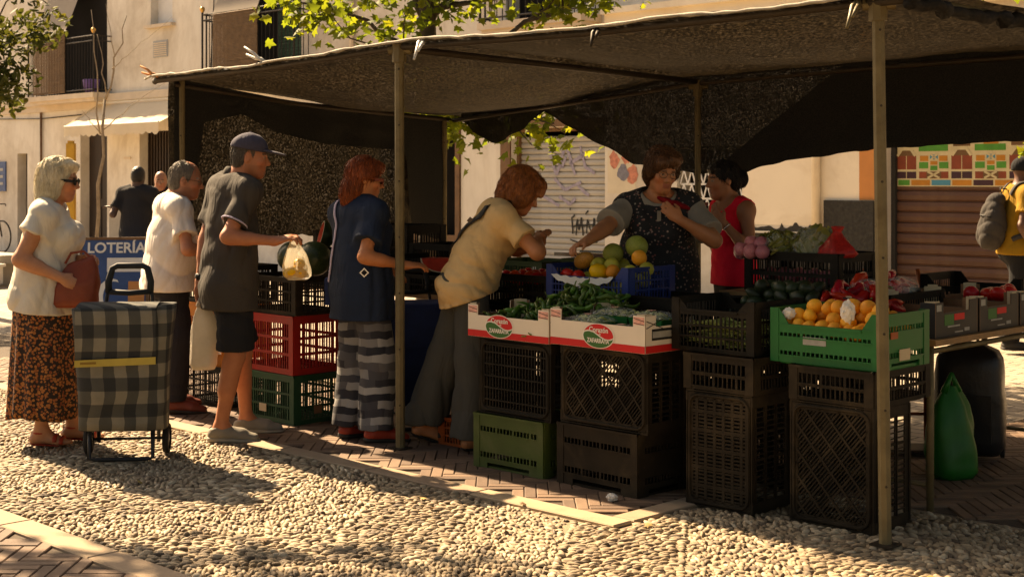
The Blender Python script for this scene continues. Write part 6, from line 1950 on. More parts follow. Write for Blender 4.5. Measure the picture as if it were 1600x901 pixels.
def stripe_mat():
    m, nt, b = new_mat('striped_trousers')
    v = _coord(nt); ns = nt.nodes.new('ShaderNodeTexNoise'); ns.inputs['Scale'].default_value = 7; nt.links.new(v, ns.inputs['Vector'])
    va = nt.nodes.new('ShaderNodeVectorMath'); va.operation = 'MULTIPLY_ADD'; nt.links.new(ns.outputs['Color'], va.inputs[0]); va.inputs[1].default_value = (.05, .05, .05); nt.links.new(v, va.inputs[2])
    sp = nt.nodes.new('ShaderNodeSeparateXYZ'); nt.links.new(va.outputs[0], sp.inputs[0])
    row = _math(nt, 'FLOOR', _math(nt, 'DIVIDE', sp.outputs['Z'], .045))
    col = _math(nt, 'FLOOR', _math(nt, 'ADD', _math(nt, 'DIVIDE', sp.outputs['X'], .11), _math(nt, 'MULTIPLY', row, .37)))
    cx = nt.nodes.new('ShaderNodeCombineXYZ'); nt.links.new(row, cx.inputs[0]); nt.links.new(col, cx.inputs[1])
    wn_ = nt.nodes.new('ShaderNodeTexWhiteNoise'); nt.links.new(cx.outputs[0], wn_.inputs['Vector'])
    alt = _math(nt, 'MULTIPLY', _math(nt, 'FRACT', _math(nt, 'MULTIPLY', row, .5)), 1.1)
    c = _ramp(nt, _math(nt, 'ADD', _math(nt, 'MULTIPLY', wn_.outputs['Value'], .62), _math(nt, 'MULTIPLY', alt, .7)), [(.15, (.020, .020, .026)), (.45, (.06, .058, .066)), (.62, (.15, .145, .145)), (.85, (.34, .33, .31))])
    nt.links.new(c, b.inputs['Base Color']); b.inputs['Roughness'].default_value = .9
    _bump(nt, b, _noise(nt, v, 260, 2), .2, .002)
stripe_mat()

def yawax(deg): a = R(deg); return V3(math.cos(a), math.sin(a), 0), V3(-math.sin(a), math.cos(a), 0)
def ik(A, B, l1, l2, hint):
    """middle joint between A and B bending towards hint; B is pulled in when out of reach"""
    A, B = np.asarray(A, dtype=np.float32), np.asarray(B, dtype=np.float32)
    d = B - A; L_ = float(np.linalg.norm(d)); dn = d / max(L_, 1e-6)
    if L_ > (l1 + l2) * .998: B = A + dn * (l1 + l2) * .998; L_ = (l1 + l2) * .998
    x = (l1 * l1 - l2 * l2 + L_ * L_) / (2 * L_); h = math.sqrt(max(0, l1 * l1 - x * x))
    hn = np.asarray(hint, dtype=np.float32); hn = hn - dn * float(hn @ dn); hn = unit(hn)
    return A + dn * x + hn * h, B
def hand(w, d, n, side, curl=.5, k=1.0, grip=0.0):
    """palm and five bent fingers. w wrist, d pointing direction, n palm normal, side +1 when the thumb lies along +(n x d)"""
    d = unit(d); n = unit(n - d * float(n @ d)); t = unit(np.cross(n, d)) * side
    P = [cap(w - d * .01, w + d * .025, .024 * k, .024 * k, .015)]
    pc = w + d * .052 * k
    P.append(ell(pc, (.050 * k, .042 * k, .0165 * k), [d, t, n], .015))
    for i, (off, ln, r) in enumerate(((.031, .072, .0086), (.011, .080, .0090), (-.010, .075, .0086), (-.029, .058, .0078))):
        b = w + d * (.090 - abs(off) * .25) * k + t * off * k
        a1 = .35 * curl + .3 * grip; a2 = a1 + .8 * curl + .6 * grip; a3 = a2 + .7 * curl + .6 * grip
        q = b
        for a_, f in ((a1, .46), (a2, .31), (a3, .25)):
            e = q + (d * math.cos(a_) + n * math.sin(a_)) * ln * f * k
            P.append(cap(q, e, r * k, r * .9 * k, .006)); q = e
    b = w + d * .026 * k + t * .030 * k
    e1 = b + unit(d * .75 + t * .55 + n * (.30 + .4 * grip)) * .036 * k; e2 = e1 + unit(d * .9 + t * (.15 - .4 * grip) + n * (.3 + .4 * grip)) * .030 * k
    P += [cap(b, e1, .0125 * k, .0105 * k, .012), cap(e1, e2, .0100 * k, .0085 * k, .006)]
    return P
SKIN = (.40, .20, .115)
def person(o):
    """o: dict of world-aligned joint positions relative to the feet point"""
    k = o.get('k', 1.0); wm = o.get('woman', False); vox = o.get('vox', .0072)
    fat = o.get('fat', 1.0)
    P, N = V3(*o['pelvis']), V3(*o['neck'])
    hf, hl = yawax(o['hipyaw']); sf, sl = yawax(o['shyaw'])
    sd = unit(N - P)
    sl = unit(sl - sd * float(sl @ sd) * .6); sf = unit(np.cross(sl, sd))
    body = []
    mid = P + (N - P) * .5
    tor = [ecap(P + sd * -.03, P + sd * .10, .108 * k * fat, .104 * k * fat, hl, 1.48 if wm else 1.38, .05),
           ecap(P + sd * .08, mid, .100 * k * fat, .104 * k * fat, unit(hl + sl), 1.32, .06),
           ecap(mid, P + (N - P) * .84, .106 * k * (1 + (fat - 1) * .7), .098 * k, sl, 1.42, .06)]
    shw = o.get('shw', .175 if wm else .195) * k
    Sx = {}
    for s_, nm in ((1, 'L'), (-1, 'R')):
        Sx[nm] = N - sd * .055 * k + sl * shw * s_ + V3(*o.get('sh' + nm, (0, 0, 0)))
    tor += [cap(Sx['L'] - sl * .02, N - sd * .02 * k + sl * .06, .052 * k, .058 * k, .06), cap(Sx['R'] + sl * .02, N - sd * .02 * k - sl * .06, .052 * k, .058 * k, .06), cap(Sx['L'], Sx['R'], .050 * k, .050 * k, .06)]
    if o.get('belly'):
        tor.append(ell(P + sd * .17 * k + hf * o['belly'], (.115 * k * fat, .15 * k * fat, .15 * k), [hf, hl, sd], .08))
    if wm:
        bs = o.get('bust', .062)
        for s_ in (1, -1): tor.append(ell(P + (N - P) * .64 + sf * (.085 * k * fat) + sl * .075 * s_, (bs, bs, bs * 1.05), None, .05))
    for s_ in (1, -1): tor.append(ell(P - hf * .055 * fat + hl * .065 * s_ - sd * .035, (.085 * fat, .085 * fat, .095), None, .05))
    body += tor
    # head
    hy = o['headyaw']; pit = R(o.get('headpitch', 0)); rol = R(o.get('headroll', 0))
    f0, l0 = yawax(hy); u0 = V3(0, 0, 1)
    f = f0 * math.cos(pit) - u0 * math.sin(pit); u = u0 * math.cos(pit) + f0 * math.sin(pit); l_ = l0
    l_, u = l_ * math.cos(rol) + u * math.sin(rol), u * math.cos(rol) - l_ * math.sin(rol)
    C = V3(*o['head']); hk = o.get('hk', 1.0)
    def hp(x, y, z): return C + (f * x + l_ * y + u * z) * hk
    A = [f, l_, u]
    def hr(*r): return tuple(x * hk for x in r)
    J = .94 if wm else 1.0
    head = [ell(hp(-.012, 0, .030), hr(.097, .077, .094), A, .02), ell(hp(.030, 0, -.040), hr(.066, .059 * J, .082), A, .04), ell(hp(.070, 0, -.098), hr(.021, .024 * J, .020), A, .03),
            cap(hp(.0, .048 * J, -.055), hp(.058, .02, -.098), .019 * hk, .016 * hk, .03), cap(hp(.0, -.048 * J, -.055), hp(.058, -.02, -.098), .019 * hk, .016 * hk, .03),
            cap(hp(.083, -.034, .021), hp(.083, .034, .021), .0105 * hk, None, .018), cap(hp(.090, 0, .006), hp(.111, 0, -.030), .0085 * hk, .0125 * hk, .012), ell(hp(.100, .0115, -.036), hr(.010, .009, .008), A, .008), ell(hp(.100, -.0115, -.036), hr(.010, .009, .008), A, .008),
            ell(hp(.064, .040, -.026), hr(.022, .018, .022), A, .02), ell(hp(.064, -.040, -.026), hr(.022, .018, .022), A, .02)]
    for s_ in (1, -1): head.append(sub(hp(.101, .032 * s_, .002), hr(.014, .016, .011), A, .012))
    for s_ in (1, -1): head.append(ell(hp(.077, .032 * s_, .002), hr(.0135, .0140, .0125), A, .003))
    head += [cap(hp(.090, -.019, -.060), hp(.090, .019, -.060), .0068 * hk, None, .006), cap(hp(.088, -.016, -.072), hp(.088, .016, -.072), .0075 * hk, None, .006)]
    for s_ in (1, -1): head += [ell(hp(-.010, .078 * s_, -.004), hr(.019, .008, .031), [unit(f + l_ * .25 * s_), unit(l_ - f * .25 * s_), u], .008), sub(hp(-.004, .087 * s_, -.002), hr(.009, .006, .017), A, .006)]
    body += head
    nk = o.get('neckr', .050 if wm else .058) * k
    body += [cap(N - sd * .03, hp(-.022, 0, -.045), nk * 1.08, nk, .035), cap(N, hp(-.012, 0, -.07), nk, nk * .9, .03)]
    # arms
    J_ = {}
    for nm in 'LR':
        el, wr = ik(Sx[nm], o['wrist' + nm], o.get('ua', .285) * k, o.get('fa', .255) * k, o.get('elhint' + nm, (0, 0, -1)))
        J_[nm] = (Sx[nm], el, wr)
        ar = o.get('armr', 1.0) * k
        body += [cap(Sx[nm], el, .047 * ar, .038 * ar, .03), cap(el, wr, .040 * ar, .0255 * ar, .02), cap(el + (wr - el) * .12, el + (wr - el) * .42, .041 * ar, .036 * ar, .02)]
        hd = V3(*o['hdir' + nm]) if 'hdir' + nm in o else wr - el
        hn = V3(*o.get('hnorm' + nm, (0, 0, -1)))
        body += hand(wr, hd, hn, o.get('thumb' + nm, 1 if nm == 'L' else -1), o.get('curl' + nm, .5), k * (.93 if wm else 1.0), o.get('grip' + nm, 0))
    # legs
    for nm, s_ in (('L', 1), ('R', -1)):
        hip = P + hl * .088 * k * s_ - V3(0, 0, .02)
        an = V3(*o['ankle' + nm])
        lg = min(.425 * k, float(np.linalg.norm(an - hip)) * .5025)
        kn, an = ik(hip, an, lg, lg, V3(*o.get('knee' + nm, tuple(hf))))
        J_['l' + nm] = (hip, kn, an)
        lr = o.get('legr', 1.0) * k
        body += [cap(hip, kn, .084 * lr, .056 * lr, .04), cap(kn, an, .052 * lr, .036 * lr, .03), cap(kn + (an - kn) * .12 - hf * .012, kn + (an - kn) * .48 - hf * .014, .050 * lr, .046 * lr, .03)]
        fy = R(o.get('footyaw' + nm, o['hipyaw'])); fd = V3(math.cos(fy), math.sin(fy), 0); fl = V3(-math.sin(fy), math.cos(fy), 0)
        hz = an[2] - .045 * k
        heel = an - fd * .035 * k - V3(0, 0, .050 * k); ball = an + fd * .115 * k; ball[2] = .024; toe = an + fd * .175 * k; toe[2] = .020
        J_['f' + nm] = (heel, ball, toe, fd, fl, an)
        body += [cap(an, heel, .036 * k, .030 * k, .02), ecap(heel + V3(0, 0, .004), ball, .026 * k, .021 * k, fl, 1.45, .025), ecap(ball, toe, .020 * k, .015 * k, fl, 1.9, .02), cap(an + fd * .01, ball, .034 * k, .018 * k, .03)]
    F = Field(body, vox)
    V, Q = F.mesh()
    me = np_mesh('person', V, Q, 'skin')
    # colours that belong to the face: lips, brows, eyes, hair stubble
    sk = np.array(o.get('skin', SKIN), dtype=np.float32)
    col = np.tile(np.append(sk, 1).astype(np.float32), (len(V), 1))
    D = (V - C) / hk
    hx, hyy, hz = D @ f, D @ l_, D @ u
    hd_ = (np.abs(hx) < .14) & (np.abs(hyy) < .10) & (np.abs(hz) < .15)
    def paint(mask, c, a=1.0): col[mask & hd_, :3] = col[mask & hd_, :3] * (1 - a) + np.array(c, dtype=np.float32) * a
    paint((hx > .05) & (hz < -.02) & (np.abs(hyy) > .02), sk * np.array([1.12, .85, .82]), .6)
    paint((hx > .085) & (np.abs(hyy) < .021) & (hz < -.052) & (hz > -.080), o.get('lips', (.30, .09, .07)), .75)
    bc = o.get('brow', (.06, .035, .02))
    paint((hx > .07) & (np.abs(np.abs(hyy) - .032) < .019) & (np.abs(hz - (.024 - .10 * (np.abs(np.abs(hyy) - .028)))) < .0055), bc, .85)
    er = np.sqrt((np.abs(hyy) - .032) ** 2 * .7 + ((hz - .002) * 1.5) ** 2)
    paint((hx > .078) & (er < .0125), (.30, .235, .19), .9); paint((hx > .078) & (er < .0065), (.03, .018, .012), 1)
    if o.get('stubble'): paint((hx > -.02) & (hz < -.045), sk * .62, .5)
    ca = me.color_attributes.new('Col', 'FLOAT_COLOR', 'POINT'); ca.data.foreach_set('color', col.ravel())
    ob = link('person', me, None, o['loc'])
    tag(ob, o['label'], 'person')
    return dict(ob=ob, F=F, tor=tor, J=J_, hp=hp, A=A, f=f, l=l_, u=u, C=C, hk=hk, P=P, N=N, sd=sd, sf=sf, sl=sl, hf=hf, hl=hl, k=k, S=Sx, vox=vox, o=o, nk=nk)
def inflate(prims, t):
    out = []
    for q in prims:
        q = list(q)
        if q[0] in 'cw': q[3] += t; q[4] += t
        elif q[0] == 'e': q[2] = q[2] + t
        out.append(tuple(q))
    return out
def wear(p, name, field, m, smooth=True):
    V, Q = field.mesh()
    return link(name, np_mesh(name, V, Q, m, smooth), p['ob'])
def sleeve(p, nm, frac, t, flare=0.0):
    A_, E_, W_ = p['J'][nm]; ar = p['o'].get('armr', 1.0) * p['k']
    d = unit(E_ - A_)
    out = []
    if frac <= 1:
        e = A_ + (E_ - A_) * frac
        out.append(cap(A_ + d * .02, e, .047 * ar + t * .45, (.047 - .009 * frac) * ar + t + flare, .05, ((e, d),)))
    else:
        out.append(cap(A_, E_, .050 * ar + t, .038 * ar + t, .05))
        e = E_ + (W_ - E_) * (frac - 1); d2 = unit(W_ - E_)
        out.append(cap(E_, e, .040 * ar + t, .034 * ar + t + flare, .03, ((e, d2),)))
    return out
def shirt(p, m, t=.014, sl=.6, hem=.80, loose=0.0, folds=(), st=.012, flare=.01, neck=.0, neckdrop=.02, name='shirt', hemtilt=(0, 0), vox=.009, extra=(), sleeves='LR', necksub=True, hemr=None, seed=1, bare=False, armhole=False):
    P, N, sd = p['P'], p['N'], p['sd']
    pr = inflate([q for q in p['tor'] if not (bare and q[0] == 'c')], t)
    low = V3(P[0], P[1], hem - .03)
    fat = p['o'].get('fat', 1.0)
    hr_ = hemr or (.118 * p['k'] * fat + t + loose)
    pr.append(ecap(P + sd * .12, low, .112 * p['k'] * fat + t + loose * .5, hr_, p['hl'], 1.36, .05))
    for nm in 'LR':
        H_, K_, _a = p['J']['l' + nm]; lr = p['o'].get('legr', 1.0) * p['k']
        pr.append(cap(H_, H_ + (K_ - H_) * .4, .088 * lr + .010 + t, .078 * lr + .010 + t, .05))
    for nm in sleeves: pr += sleeve(p, nm, sl, st, flare)
    pr += list(extra)
    F = Field(pr, vox)
    if necksub:
        c0 = N + sd * .05 + p['sf'] * .02
        F.add(sub(c0 + p['sf'] * neckdrop * .6, (p['nk'] + .022 + neck, p['nk'] + .028 + neck, .075 + neckdrop), [p['sf'], p['sl'], sd], .012))
    if armhole:
        for nm, s_ in (('L', 1), ('R', -1)): F.add(sub(p['S'][nm] + p['sl'] * .035 * s_ - sd * .03, (.10, .062, .115), [p['sf'], p['sl'], sd], .01))
    F.fold(folds, seed)
    F.plane((P[0], P[1], hem), (hemtilt[0], hemtilt[1], -1))
    wear(p, name, F, m); p['shirtF'] = F
    return F
def legs(p, m, frac=2.0, t=.014, flare=0.0, knee=.0, waist=.12, folds=(), name='trousers', vox=.009, seed=2):
    P, sd = p['P'], p['sd']; k = p['k']; lr = p['o'].get('legr', 1.0) * k
    th = min(t, .009)
    pr = inflate([q for q in p['tor'][:1]], th) + inflate([q for q in p['tor'] if q[0] == 'e'][-2:], th)
    for nm in 'LR':
        H_, K_, A_ = p['J']['l' + nm]
        if frac <= 1:
            e = H_ + (K_ - H_) * frac; d = unit(K_ - H_)
            pr.append(cap(H_, e, .088 * lr + th, .066 * lr + t + flare, .04, ((e, d),)))
        else:
            pr.append(cap(H_, K_, .088 * lr + th, .060 * lr + t + knee, .04))
            e = K_ + (A_ - K_) * min(1.12, frac - 1); d = unit(A_ - K_)
            pr.append(cap(K_, e, .060 * lr + t + knee, .046 * lr + t + flare, .04, ((e, V3(0, 0, -1) if abs(d[2]) > .8 else d),)))
    F = Field(pr, vox); F.plane(P + sd * waist, sd); F.fold(folds, seed)
    wear(p, name, F, m); return F
def shoes(p, m, sole='sole_pale', low=True, k2=1.0, name='shoe', sides='LR'):
    for nm in sides:
        heel, ball, toe, fd, fl, an = p['J']['f' + nm]; k = p['k'] * k2
        pr = [ecap(heel + V3(0, 0, .002), ball + V3(0, 0, .010), .036 * k, .034 * k, fl, 1.22, .03), ecap(ball + V3(0, 0, .008), toe + fd * .012, .033 * k, .024 * k, fl, 1.6, .02), cap(an - fd * .012 - V3(0, 0, .028), ball + V3(0, 0, .016), .049 * k, .028 * k, .03)]
        F = Field(pr, .0065); F.plane((0, 0, .004 + min(0, heel[2])), (0, 0, -1)); F.plane(an + V3(0, 0, .004 if low else .03), (-.25 * fd[0], -.25 * fd[1], 1))
        sh = wear(p, name, F, m)
        pr = [ecap(heel + V3(0, 0, -.02), ball + V3(0, 0, -.012), .043 * k, .043 * k, fl, 1.22, .03), ecap(ball + V3(0, 0, -.012), toe + fd * .012 + V3(0, 0, -.008), .041 * k, .034 * k, fl, 1.5, .02)]
        F = Field(pr, .0065); b = unit(ball - heel); nn = unit(np.cross(fl, -b)); nn = nn if nn[2] > 0 else -nn
        F.plane(heel + nn * -.006, nn); F.plane((0, 0, .001), (0, 0, -1)); F.plane(heel - nn * .030, -nn)
        V, Q = F.mesh(); link('sole', np_mesh('sole', V, Q, sole), sh)
def sandals(p, m, sides='LR', thick=True):
    for nm in sides:
        heel, ball, toe, fd, fl, an = p['J']['f' + nm]; k = p['k']
        pr = [ecap(heel, ball, .040 * k, .040 * k, fl, 1.1, .03), ecap(ball, toe, .038 * k, .030 * k, fl, 1.4, .02)]
        F = Field(pr, .0065); b = unit(ball - heel); nn = unit(np.cross(fl, b)); nn = nn if nn[2] > 0 else -nn
        F.plane(heel - nn * .020, nn); F.plane(heel - nn * .040, -nn); F.plane((0, 0, .001), (0, 0, -1))
        so = wear(p, 'sandal_sole', F, m)
        def strap(c, r, ax):
            f_ = Field([ell(c, r, ax, .01)], .006)
            return f_
        mb = MB()
        for (c, rr, w) in ((ball * .75 + toe * .25, .047, .014), (ball * .8 + an * .2 + V3(0, 0, .0), .046, .013)):
            mb.tube([c + fl * rr * math.cos(a) * .92 + V3(0, 0, 1) * (rr * .72 * math.sin(a) - .01) for a in [PI * i / 10 for i in range(11)]], .0125, 6)
        mb.tube([an + (fd * math.cos(a) + fl * math.sin(a)) * .041 * k + V3(0, 0, -.008) for a in [2 * PI * i / 16 for i in range(16)]], .0075, 6, closed=True)
        mb.tube([heel - fd * .028 * k + V3(0, 0, -.005), an - fd * .043 * k + V3(0, 0, -.008)], .012, 6)
        mb.obj('strap', m, so, True)
def loose_hair(p, F, m, par, n, ln, curl, seed):
    """fine locks that follow the hair surface downwards and lift off its outline"""
    r = np.random.default_rng(seed)
    V, _ = F.mesh()
    G = np.stack(np.gradient(F.g, F.h), -1)
    def samp(A, P):
        u = np.clip((P - F.lo) / F.h, 0, F.n - 2.001); i = u.astype(int); f = (u - i)
        out = 0
        for a in (0, 1):
            for b in (0, 1):
                for c in (0, 1):
                    w = (f[:, 0] if a else 1 - f[:, 0]) * (f[:, 1] if b else 1 - f[:, 1]) * (f[:, 2] if c else 1 - f[:, 2])
                    v = A[i[:, 0] + a, i[:, 1] + b, i[:, 2] + c]
                    out = out + (w[:, None] * v if v.ndim == 2 else w * v)
        return out
    P = V[r.integers(0, len(V), n)].astype(np.float64)
    D = (P - p['C']) @ p['f']
    keep = D < .075
    P = P[keep]; n = len(P)
    K = 7
    lift = np.where(r.random(n) < .15, r.uniform(.004, .011, n), r.uniform(.0005, .004, n)); wild = r.normal(0, curl, (n, 3)); phase = r.uniform(0, 6, n)
    path = []
    for k in range(K):
        g = samp(G, P); g = g / (np.linalg.norm(g, axis=1)[:, None] + 1e-6)
        P = P - g * (samp(F.g, P) - (lift * (.3 + k / K * 1.2)))[:, None] * .9
        path.append(P.copy())
        rel = P - p['C']
        top = np.clip((rel @ p['u'] - .05) / .05, 0, 1)[:, None]
        flow = -p['u'][None] * (1 - top * .6) - p['f'][None] * top * .4 + np.sign(rel @ p['l'])[:, None] * p['l'][None] * top * .8 + wild * (1 + .8 * np.sin(phase + k * 1.1))[:, None]
        flow = flow - g * (flow * g).sum(1)[:, None]
        P = P + flow / (np.linalg.norm(flow, axis=1)[:, None] + 1e-6) * (ln / K)
    path = np.stack(path, 1)                      # n, K, 3
    wd = np.interp(np.arange(K), [0, K * .4, K - 1], [.0012, .0016, .0004])
    side = r.normal(size=(n, 1, 3)); side /= np.linalg.norm(side, axis=2, keepdims=True)
    tg = np.gradient(path, axis=1); a = np.cross(tg, side); a /= np.linalg.norm(a, axis=2, keepdims=True) + 1e-9; b = np.cross(tg, a); b /= np.linalg.norm(b, axis=2, keepdims=True) + 1e-9
    ring = [path + wd[None, :, None] * (a * math.cos(t) + b * math.sin(t)) for t in (0, 2.09, 4.19)]
    VV = np.stack(ring, 2).reshape(-1, 3)
    base = (np.arange(n) * K * 3)[:, None, None] + (np.arange(K - 1) * 3)[None, :, None]
    FF = []
    for q in range(3):
        q2 = (q + 1) % 3
        FF.append(np.concatenate([base + q, base + q2, base + 3 + q2, base + 3 + q], 2).reshape(-1, 4))
    o = link('loose_hair', np_mesh('loose_hair', VV, np.concatenate(FF), m), par)
    o['kind'] = 'stuff'
def hair(p, m, prims, subs=(), rough=.004, planes=(), vox=.006, name='hair', seed=5, wl=.03, nstr=1300, slen=.085, curl=.28):
    F = Field(list(prims), vox)
    for s_ in subs: F.add(s_)
    for (a, n) in planes: F.plane(a, n)
    strands = name == 'hair' and p['vox'] < .01
    if rough: F.fold([(p['l'] + p['f'] * .3, wl, rough), (p['f'] + p['l'] * .4, wl * .8, rough * .7), (p['u'], wl * 1.7, rough * .3)], seed, False)
    ob = wear(p, name, F, m)
    if strands: loose_hair(p, F, m, ob, nstr, slen, curl, seed)
    return ob
def glasses(p, dark=True, wire='strap_black', w=.027):
    hp = p['hp']
    mb = MB(); hk = p['hk']
    for s_ in (1, -1):
        pts = [hp(.1005 - .010 * abs(math.cos(a)) * 0, s_ * .033 + w * math.cos(a) * (1 if s_ > 0 else 1), .000 + w * .72 * math.sin(a)) - p['f'] * (.012 if False else 0) for a in [2 * PI * i / 14 for i in range(14)]]
        mb.tube(pts, .0028 if dark else .0018, 5, closed=True)
        mb.tube([hp(.099, s_ * .060, .006), hp(.085, s_ * .080, .008), hp(.0, s_ * .087, .006), hp(-.02, s_ * .086, -.008)], .0035 if dark else .0018, 5)
    mb.tube([hp(.101, .008, .006), hp(.106, 0, .008), hp(.101, -.008, .006)], .002, 5)
    g = mb.obj('glasses', wire, p['ob'], True)
    if dark:
        mb = MB()
        for s_ in (1, -1):
            pts = [hp(.1015 + .003 * math.sin(3 * a), s_ * .033 + w * math.cos(a), w * .72 * math.sin(a)) for a in [2 * PI * i / 14 for i in range(14)]]
            mb.add(pts, [tuple(range(14))])
        mb.obj('lens', 'glass_dark', g)
        mb = MB()
        for s_ in (1, -1):
            M = Matrix([list(p['f']), list(p['l']), list(p['u'])]).transposed()
            mb.box(hp(.072, s_ * .083, .004), (.05, .005, .016), 0, M)
        mb.obj('temple', wire, g)
    return g
def shirt_strip(p, pts, w, name, m, parent, off=.006, F=None):
    """a flat strap lying on the clothes through pts"""
    F = F or p['shirtF']
    pts = [np.asarray(q, dtype=np.float64) for q in pts]
    dense = []
    for i in range(len(pts) - 1):
        for t in range(8): dense.append(pts[i] + (pts[i + 1] - pts[i]) * t / 8)
    dense.append(pts[-1])
    sn = [F.snap(q, off) for q in dense]
    mb = MB(); n = len(sn)
    for i in range(n):
        q = sn[i]; tg = sn[min(i + 1, n - 1)] - sn[max(i - 1, 0)]
        e = F.h
        gr = unit([F.val(q + e * np.eye(3)[a]) - F.val(q - e * np.eye(3)[a]) for a in range(3)])
        sd_ = unit(np.cross(tg, gr))
        for (s_, o_) in ((-1, 0), (1, 0), (1, .004), (-1, .004)):
            mb.v.append(tuple(q + sd_ * w / 2 * s_ + gr * o_))
    for i in range(n - 1):
        for a in range(4): mb.f.append((i * 4 + a, i * 4 + (a + 1) % 4, i * 4 + 4 + (a + 1) % 4, i * 4 + 4 + a))
    mb.m = [0] * len(mb.f)
    o = mb.obj(name, m, parent, True)
    return o, sn
def F3(a, b, s): return [float(x) for x in (np.asarray(a) * (1 - s) + np.asarray(b) * s)]
# ---- the blonde woman with the handbag
p = person(dict(loc=(-2.69, 8.27, 0), label='woman with short blonde hair, sunglasses, white blouse and patterned skirt clutching a handbag', woman=True, k=.965, fat=1.22, bust=.085, armr=1.15, legr=1.05,
    pelvis=(-.03, 0, .90), neck=(.0, 0, 1.385), hipyaw=4, shyaw=8, head=(.060, 0, 1.535), headyaw=2, headpitch=6, hk=.98, skin=(.46, .215, .115), lips=(.36, .10, .07),
    wristR=(.135, -.215, .985), elhintR=(-1, -.3, -.5), hdirR=(.85, .1, -.45), hnormR=(0, .9, -.2), gripR=.8, wristL=(.19, .02, 1.07), elhintL=(-.6, .6, -.6), hdirL=(.9, -.35, .1), hnormL=(0, -.8, -.5), gripL=.7,
    ankleL=(.09, .15, .085), ankleR=(-.04, -.03, .085), footyawL=8, footyawR=2, kneeL=(1, 0, 0), kneeR=(1, 0, 0)))
P = p['P']
shirt(p, 'linen_white', .018, .42, .775, .025, [((1, .5, .12), .13, .008), ((.6, .3, -.9), .17, .007), ((.9, .2, .5), .07, .0025)], .020, .022, .012, .03, 'blouse', (-.10, 0), seed=4)
def skirt(p, m, top, hem, r0, r1, ratio, n, amp, c0, c1, name='skirt'):
    mb = MB(); N, K = 26, 120
    for i in range(N + 1):
        v = i / N; z = top + (hem - top) * v
        c = (c0[0] + (c1[0] - c0[0]) * v, c0[1] + (c1[1] - c0[1]) * v); r = r0 + (r1 - r0) * v ** .8
        for k in range(K):
            a = 2 * PI * k / K
            q = 1 + amp * v * (math.sin(n * a + .8 * math.sin(3 * a)) + .5 * math.sin((n + 4) * a + 1 + v))
            mb.v.append((c[0] + r * q * math.cos(a), c[1] + r * q * ratio * math.sin(a), z + .012 * math.sin(3 * a + 1) * v))
    for i in range(N):
        for k in range(K): mb.f.append((i * K + k, i * K + (k + 1) % K, (i + 1) * K + (k + 1) % K, (i + 1) * K + k))
    b = len(mb.v)
    for k in range(K): x, y, z = mb.v[N * K + k]; mb.v.append((x * .97 + c1[0] * .03, y * .97 + c1[1] * .03, z + .03))
    for k in range(K): mb.f.append((N * K + k, N * K + (k + 1) % K, b + (k + 1) % K, b + k))
    mb.m = [0] * len(mb.f)
    return mb.obj(name, m, p['ob'], True)
skirt(p, 'skirt_print', 1.0, .165, .168, .212, 1.08, 11, .045, (-.02, 0), (-.035, .04))
sandals(p, 'sandal_red')
hp, A, hk = p['hp'], p['A'], p['hk']
def hr(*r): return tuple(x * hk for x in r)
hair(p, 'hair_blonde', [ell(hp(-.022, 0, .040), hr(.112, .092, .104), A, .02), ell(hp(-.055, 0, -.035), hr(.078, .090, .115), A, .04), ell(hp(-.020, .072, -.035), hr(.050, .026, .090), A, .03), ell(hp(-.020, -.072, -.035), hr(.050, .026, .090), A, .03), ell(hp(.048, -.030, .098), hr(.050, .042, .030), A, .03), ell(hp(.055, .030, .090), hr(.045, .045, .030), A, .03), ell(hp(-.075, 0, -.115), hr(.05, .075, .045), A, .04)],
     [sub(hp(.110, 0, -.045), hr(.082, .085, .100), A, .02)], .0022, wl=.024, nstr=1500)
glasses(p, True, 'strap_black')
mb = MB(); mb.lathe([(0, -.008), (.008, -.004), (.009, .004), (0, .008)], 8, hp(-.006, -.090, -.045)); mb.obj('earring', 'strap_black', p['ob'], True)
# her handbag
t = empty('handbag', (-2.69 + .195, 8.27 - .15, .83)); tag(t, 'reddish brown leather handbag held by the blonde woman', 'bag')
mb = MB(); n, N = 30, 12
for i in range(N + 1):
    v = i / N; w = float(np.interp(v, [0, .08, .4, .8, 1], [.105, .125, .125, .105, .075])); d = float(np.interp(v, [0, .1, .5, 1], [.04, .06, .06, .02]))
    for k in range(n):
        a = 2 * PI * k / n; c_, s_ = math.cos(a), math.sin(a); q = 1 + .05 * mnoise.noise(Vector((c_ * 2, s_ * 2, v * 5)))
        mb.v.append((w * q * math.copysign(abs(c_) ** .55, c_) + .03 * v, d * q * math.copysign(abs(s_) ** .55, s_), -.02 + .27 * v + .03 * c_ * v))
for i in range(N):
    for k in range(n): mb.f.append((i * n + k, i * n + (k + 1) % n, (i + 1) * n + (k + 1) % n, (i + 1) * n + k))
mb.f.append(tuple(range(n - 1, -1, -1))); mb.f.append(tuple(N * n + k for k in range(n))); mb.m = [0] * len(mb.f); mb.obj('body', 'leather_red', t, True)
mb = MB(); mb.tube([(-.05, -.02, .23), (-.02, -.01, .29), (.05, .0, .30), (.10, -.01, .26)], .008, 6); mb.obj('handle', 'leather_red', t, True)

